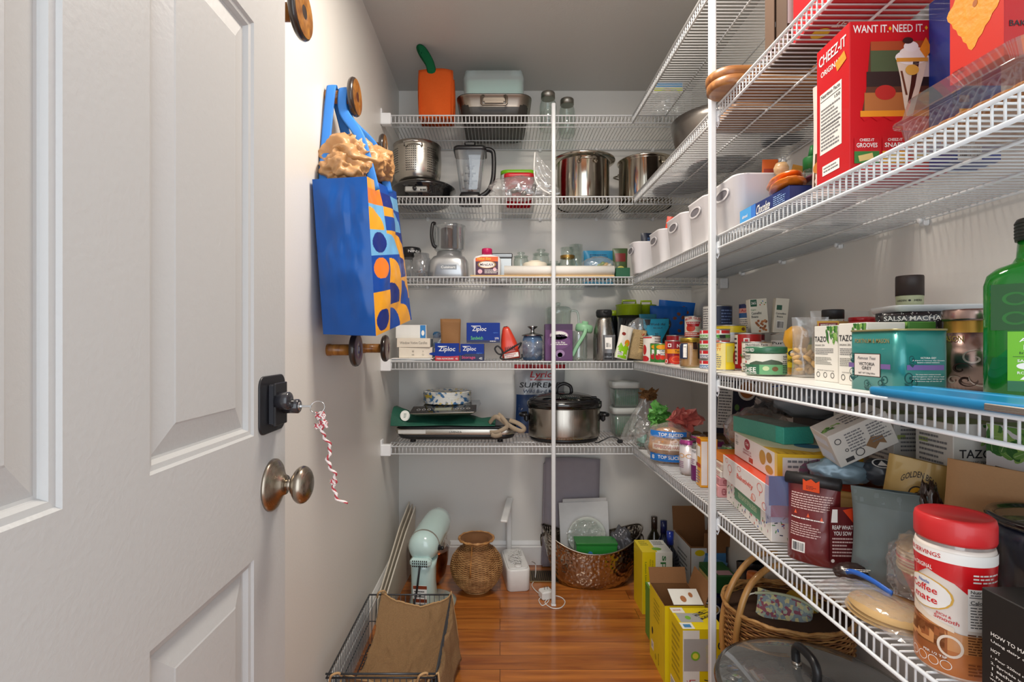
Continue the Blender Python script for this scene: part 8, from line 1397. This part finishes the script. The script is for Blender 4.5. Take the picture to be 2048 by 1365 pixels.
    while z_ < zr:
        f = rr_(z_); m.tube([((f + .014 * (1 if (i // 2 + k) % 2 else -.4)) * a0 * cos(2 * PI * i / N), (f + .014 * (1 if (i // 2 + k) % 2 else -.4)) * b0 * sin(2 * PI * i / N), z_) for i in range(N)], .0032, WB if k % 3 else WL, 4, closed=True); z_ += .0068; k += 1
    m.build('woven_wall', t)
    m = M()
    for q in range(4): m.tube([((1 + .012 * q) * a0 * cos(a), (1 + .012 * q) * b0 * sin(a), zr + .003 * sin(a * 14 + q * 1.6) + .002 * q) for a in [2 * PI * i / 90 for i in range(90)]], .0042, WL, 6, closed=True)
    m.build('braided_rim', t)
    for k, dy in enumerate((-.045, .03)):
        m = M(); m.tube(smooth_path([(-.150, dy - .01, .18), (-.168, dy - .01, .30), (-.160, dy - .01, .395), (-.128, dy, .47), (-.075, dy + .015, .512), (-.03, dy + .02, .525)] if k == 0 else [(-.158, dy, .20), (-.170, dy, .30), (-.158, dy, .40), (-.115, dy + .01, .475), (-.06, dy + .02, .518), (.0, dy + .02, .53)], 6), .0085, wood('#a8743a', '#c99a5a', (20, 20, 4)), 10)
        m.build('round_handle', t)
    FL = bpy.data.materials.new('floral_cotton'); FL.use_nodes = True; n = FL.node_tree.nodes; L = FL.node_tree.links; tc = n.new('ShaderNodeTexCoord'); v = n.new('ShaderNodeTexVoronoi'); v.inputs['Scale'].default_value = 120; rp = n.new('ShaderNodeValToRGB'); e = rp.color_ramp.elements; e[0].color = lin('#8fa0a8'); e[1].color = lin('#d9dcc4'); q = e.new(.35); q.color = lin('#d8cf9a'); q = e.new(.6); q.color = lin('#b9c6b0'); q = e.new(.8); q.color = lin('#9c5a6a'); rp.color_ramp.interpolation = 'CONSTANT'; L.new(tc.outputs['Object'], v.inputs['Vector']); sx = n.new('ShaderNodeSeparateColor'); L.new(v.outputs['Color'], sx.inputs[0]); L.new(sx.outputs[0], rp.inputs[0]); L.new(rp.outputs[0], n['Principled BSDF'].inputs['Base Color']); n['Principled BSDF'].inputs['Roughness'].default_value = .9
    t = thing('floral_pouch', 'quilted floral cotton pouch lying in the wicker basket', 'pouch', (.782, 1.44, .332), (R(-20), R(10), R(-20))); m = M(); pouch(m, .150, .105, .055, FL, [], .004, 3, topt=.3, p=2); m.build('quilted_cotton', t)
    m = M(); m.tube(smooth_path([(-.08, -.012, .088), (-.03, -.014, .103), (.03, -.014, .106), (.08, -.012, .09)]), .004, mat('#b9c0a0', .8), 7); m.tube(smooth_path([(-.08, -.012, .088), (-.095, -.02, .08), (-.10, -.02, .068)]), .002, mat('#e9e6da', .8), 6); m.build('piping', t)
    t = thing('mustard_cloth', 'mustard yellow folded cloth behind the floral pouch in the basket', 'cloth', (.872, 1.50, .335)); m = M(); blob(m, (0, 0, .045), (.10, .07, .10), mat('#a8841e', .85, bump=.3, bs=200), 4, .1); m.build('folded_cloth', t)
    t = thing('basket_filling', 'dark folded cloths filling the wicker basket below the pouch', 'cloth', (.815, 1.475, .12)); m = M(); m.lathe([(.5, 0), (.78, .02), (.82, .18), (.4, .21), (0, .212)], mat('#3a2c20', .9), n=36, sx=a0, sy=b0); m.build('folded_cloths', t)
    # big pan with glass lid
    t = thing('glass_lid_pot', 'large pot with a glass lid and black handles at the bottom right', 'pot', (.684, 1.120, 0)); t.scale = (1.02, 1.02, 1.08); ST = steel('#9a958e', .2, (60, 60, 1), .1); r = .195
    m = M(); m.lathe([(r * .85, 0), (r * .95, .006), (r * .97, .03), (r * .97, .345), (r, .350), (r, .356)], ST, n=64); m.build('pot_body', t)
    m = M(); m.lathe([(r * 1.01, .354), (r * 1.03, .358), (r * 1.01, .366), (r * .97, .367)], ST, n=72, caps=False); m.build('steel_rim', t)
    m = M(); m.lathe([(r * .98, .366), (r * .85, .376), (r * .6, .389), (r * .3, .397), (0, .399)], clear('#e4e6e6', '#6f706c', .03, .16, .8, .10), n=72, caps=False); m.build('glass_lid', t)
    m = M(); m.lathe([(r * .9, .34), (0, .34)], mat('#35332f', .5, bump=.5, bs=40), n=40, caps=False); m.build('dark_inside', t)
    m = M(); P = smooth_path([(-.022, .036, .400), (-.022, .038, .425), (-.022, .022, .440), (-.022, -.022, .440), (-.022, -.038, .425), (-.022, -.036, .400)]); m.tube(P, .009, BLACK, 10); m.build('lid_handle', t)
    
    for q in (.035, -.035): m = M(); m.lathe([(.010, .394), (.010, .404), (0, .405)], ST, (-.022, q, 0), 14); m.build('handle_post', t)
    m = M(); a = R(192); m.T = Matrix.Rotation(R(6), 4, 'Z'); m.tube([(-r * .98, -.035, .330), (-r - .012, -.035, .335)], .004, ST, 8); m.tube([(-r * .98, .035, .330), (-r - .012, .035, .335)], .004, ST, 8); m.tube(smooth_path([(-r - .006, -.036, .334), (-r - .030, -.036, .345), (-r - .046, -.022, .352), (-r - .048, 0, .353), (-r - .046, .022, .352), (-r - .030, .036, .345), (-r - .006, .036, .334)]), .0085, BLACK, 10); m.T = None; m.build('side_handle', t)
floor_right()

# ------------------------------------------------------------------ small pieces belong to the part they sit on
SUBS = {'control_knob': 'control_panel', 'rim_seam': 'tin_body', 'metal_prongs': 'adapter_body', 'vent_slots': 'vent_frame', 'loop_handle': 'pot_body', 'lid_handle': 'glass_lid', 'steel_rim': 'glass_lid',
        'handle_post': 'glass_lid', 'lid_clip': 'glass_lid', 'jar_handle': 'clear_jar', 'bowl_handle': 'clear_bowl', 'blade_hub': 'clear_bowl', 'latch': 'carrier_base', 'disc_face': 'disc_rim', 'rolled_rim': 'tub_body',
        'ring_handle': 'tub_body', 'white_patch': 'folded_fabric', 'orange_tie': 'rolled_top', 'trim_band': 'motor_head', 'vent_panel': 'motor_head', 'braided_rim': 'woven_wall', 'case_crease': 'case_shell',
        'neck_foil': 'glass_body', 'handle_grip': 'bin_body', 'open_flap': 'box_body', 'kraft_flaps': 'carton_walls', 'splash_guard': 'mixing_bowl', 'gold_band': 'glass_body', 'wire_handle': 'pan_body', 'strap': 'green_lid'}
FAM = {}
for o in list(bpy.data.objects):
    if o.parent and o.type == 'MESH': FAM.setdefault(o.parent.name, []).append(o)
for k_, sib in FAM.items():
    for o in sib:
        base = o.name.split('.')[0]
        if base in SUBS:
            p_ = [q for q in sib if q.name.split('.')[0] == SUBS[base]]
            if p_: o.parent = p_[0]
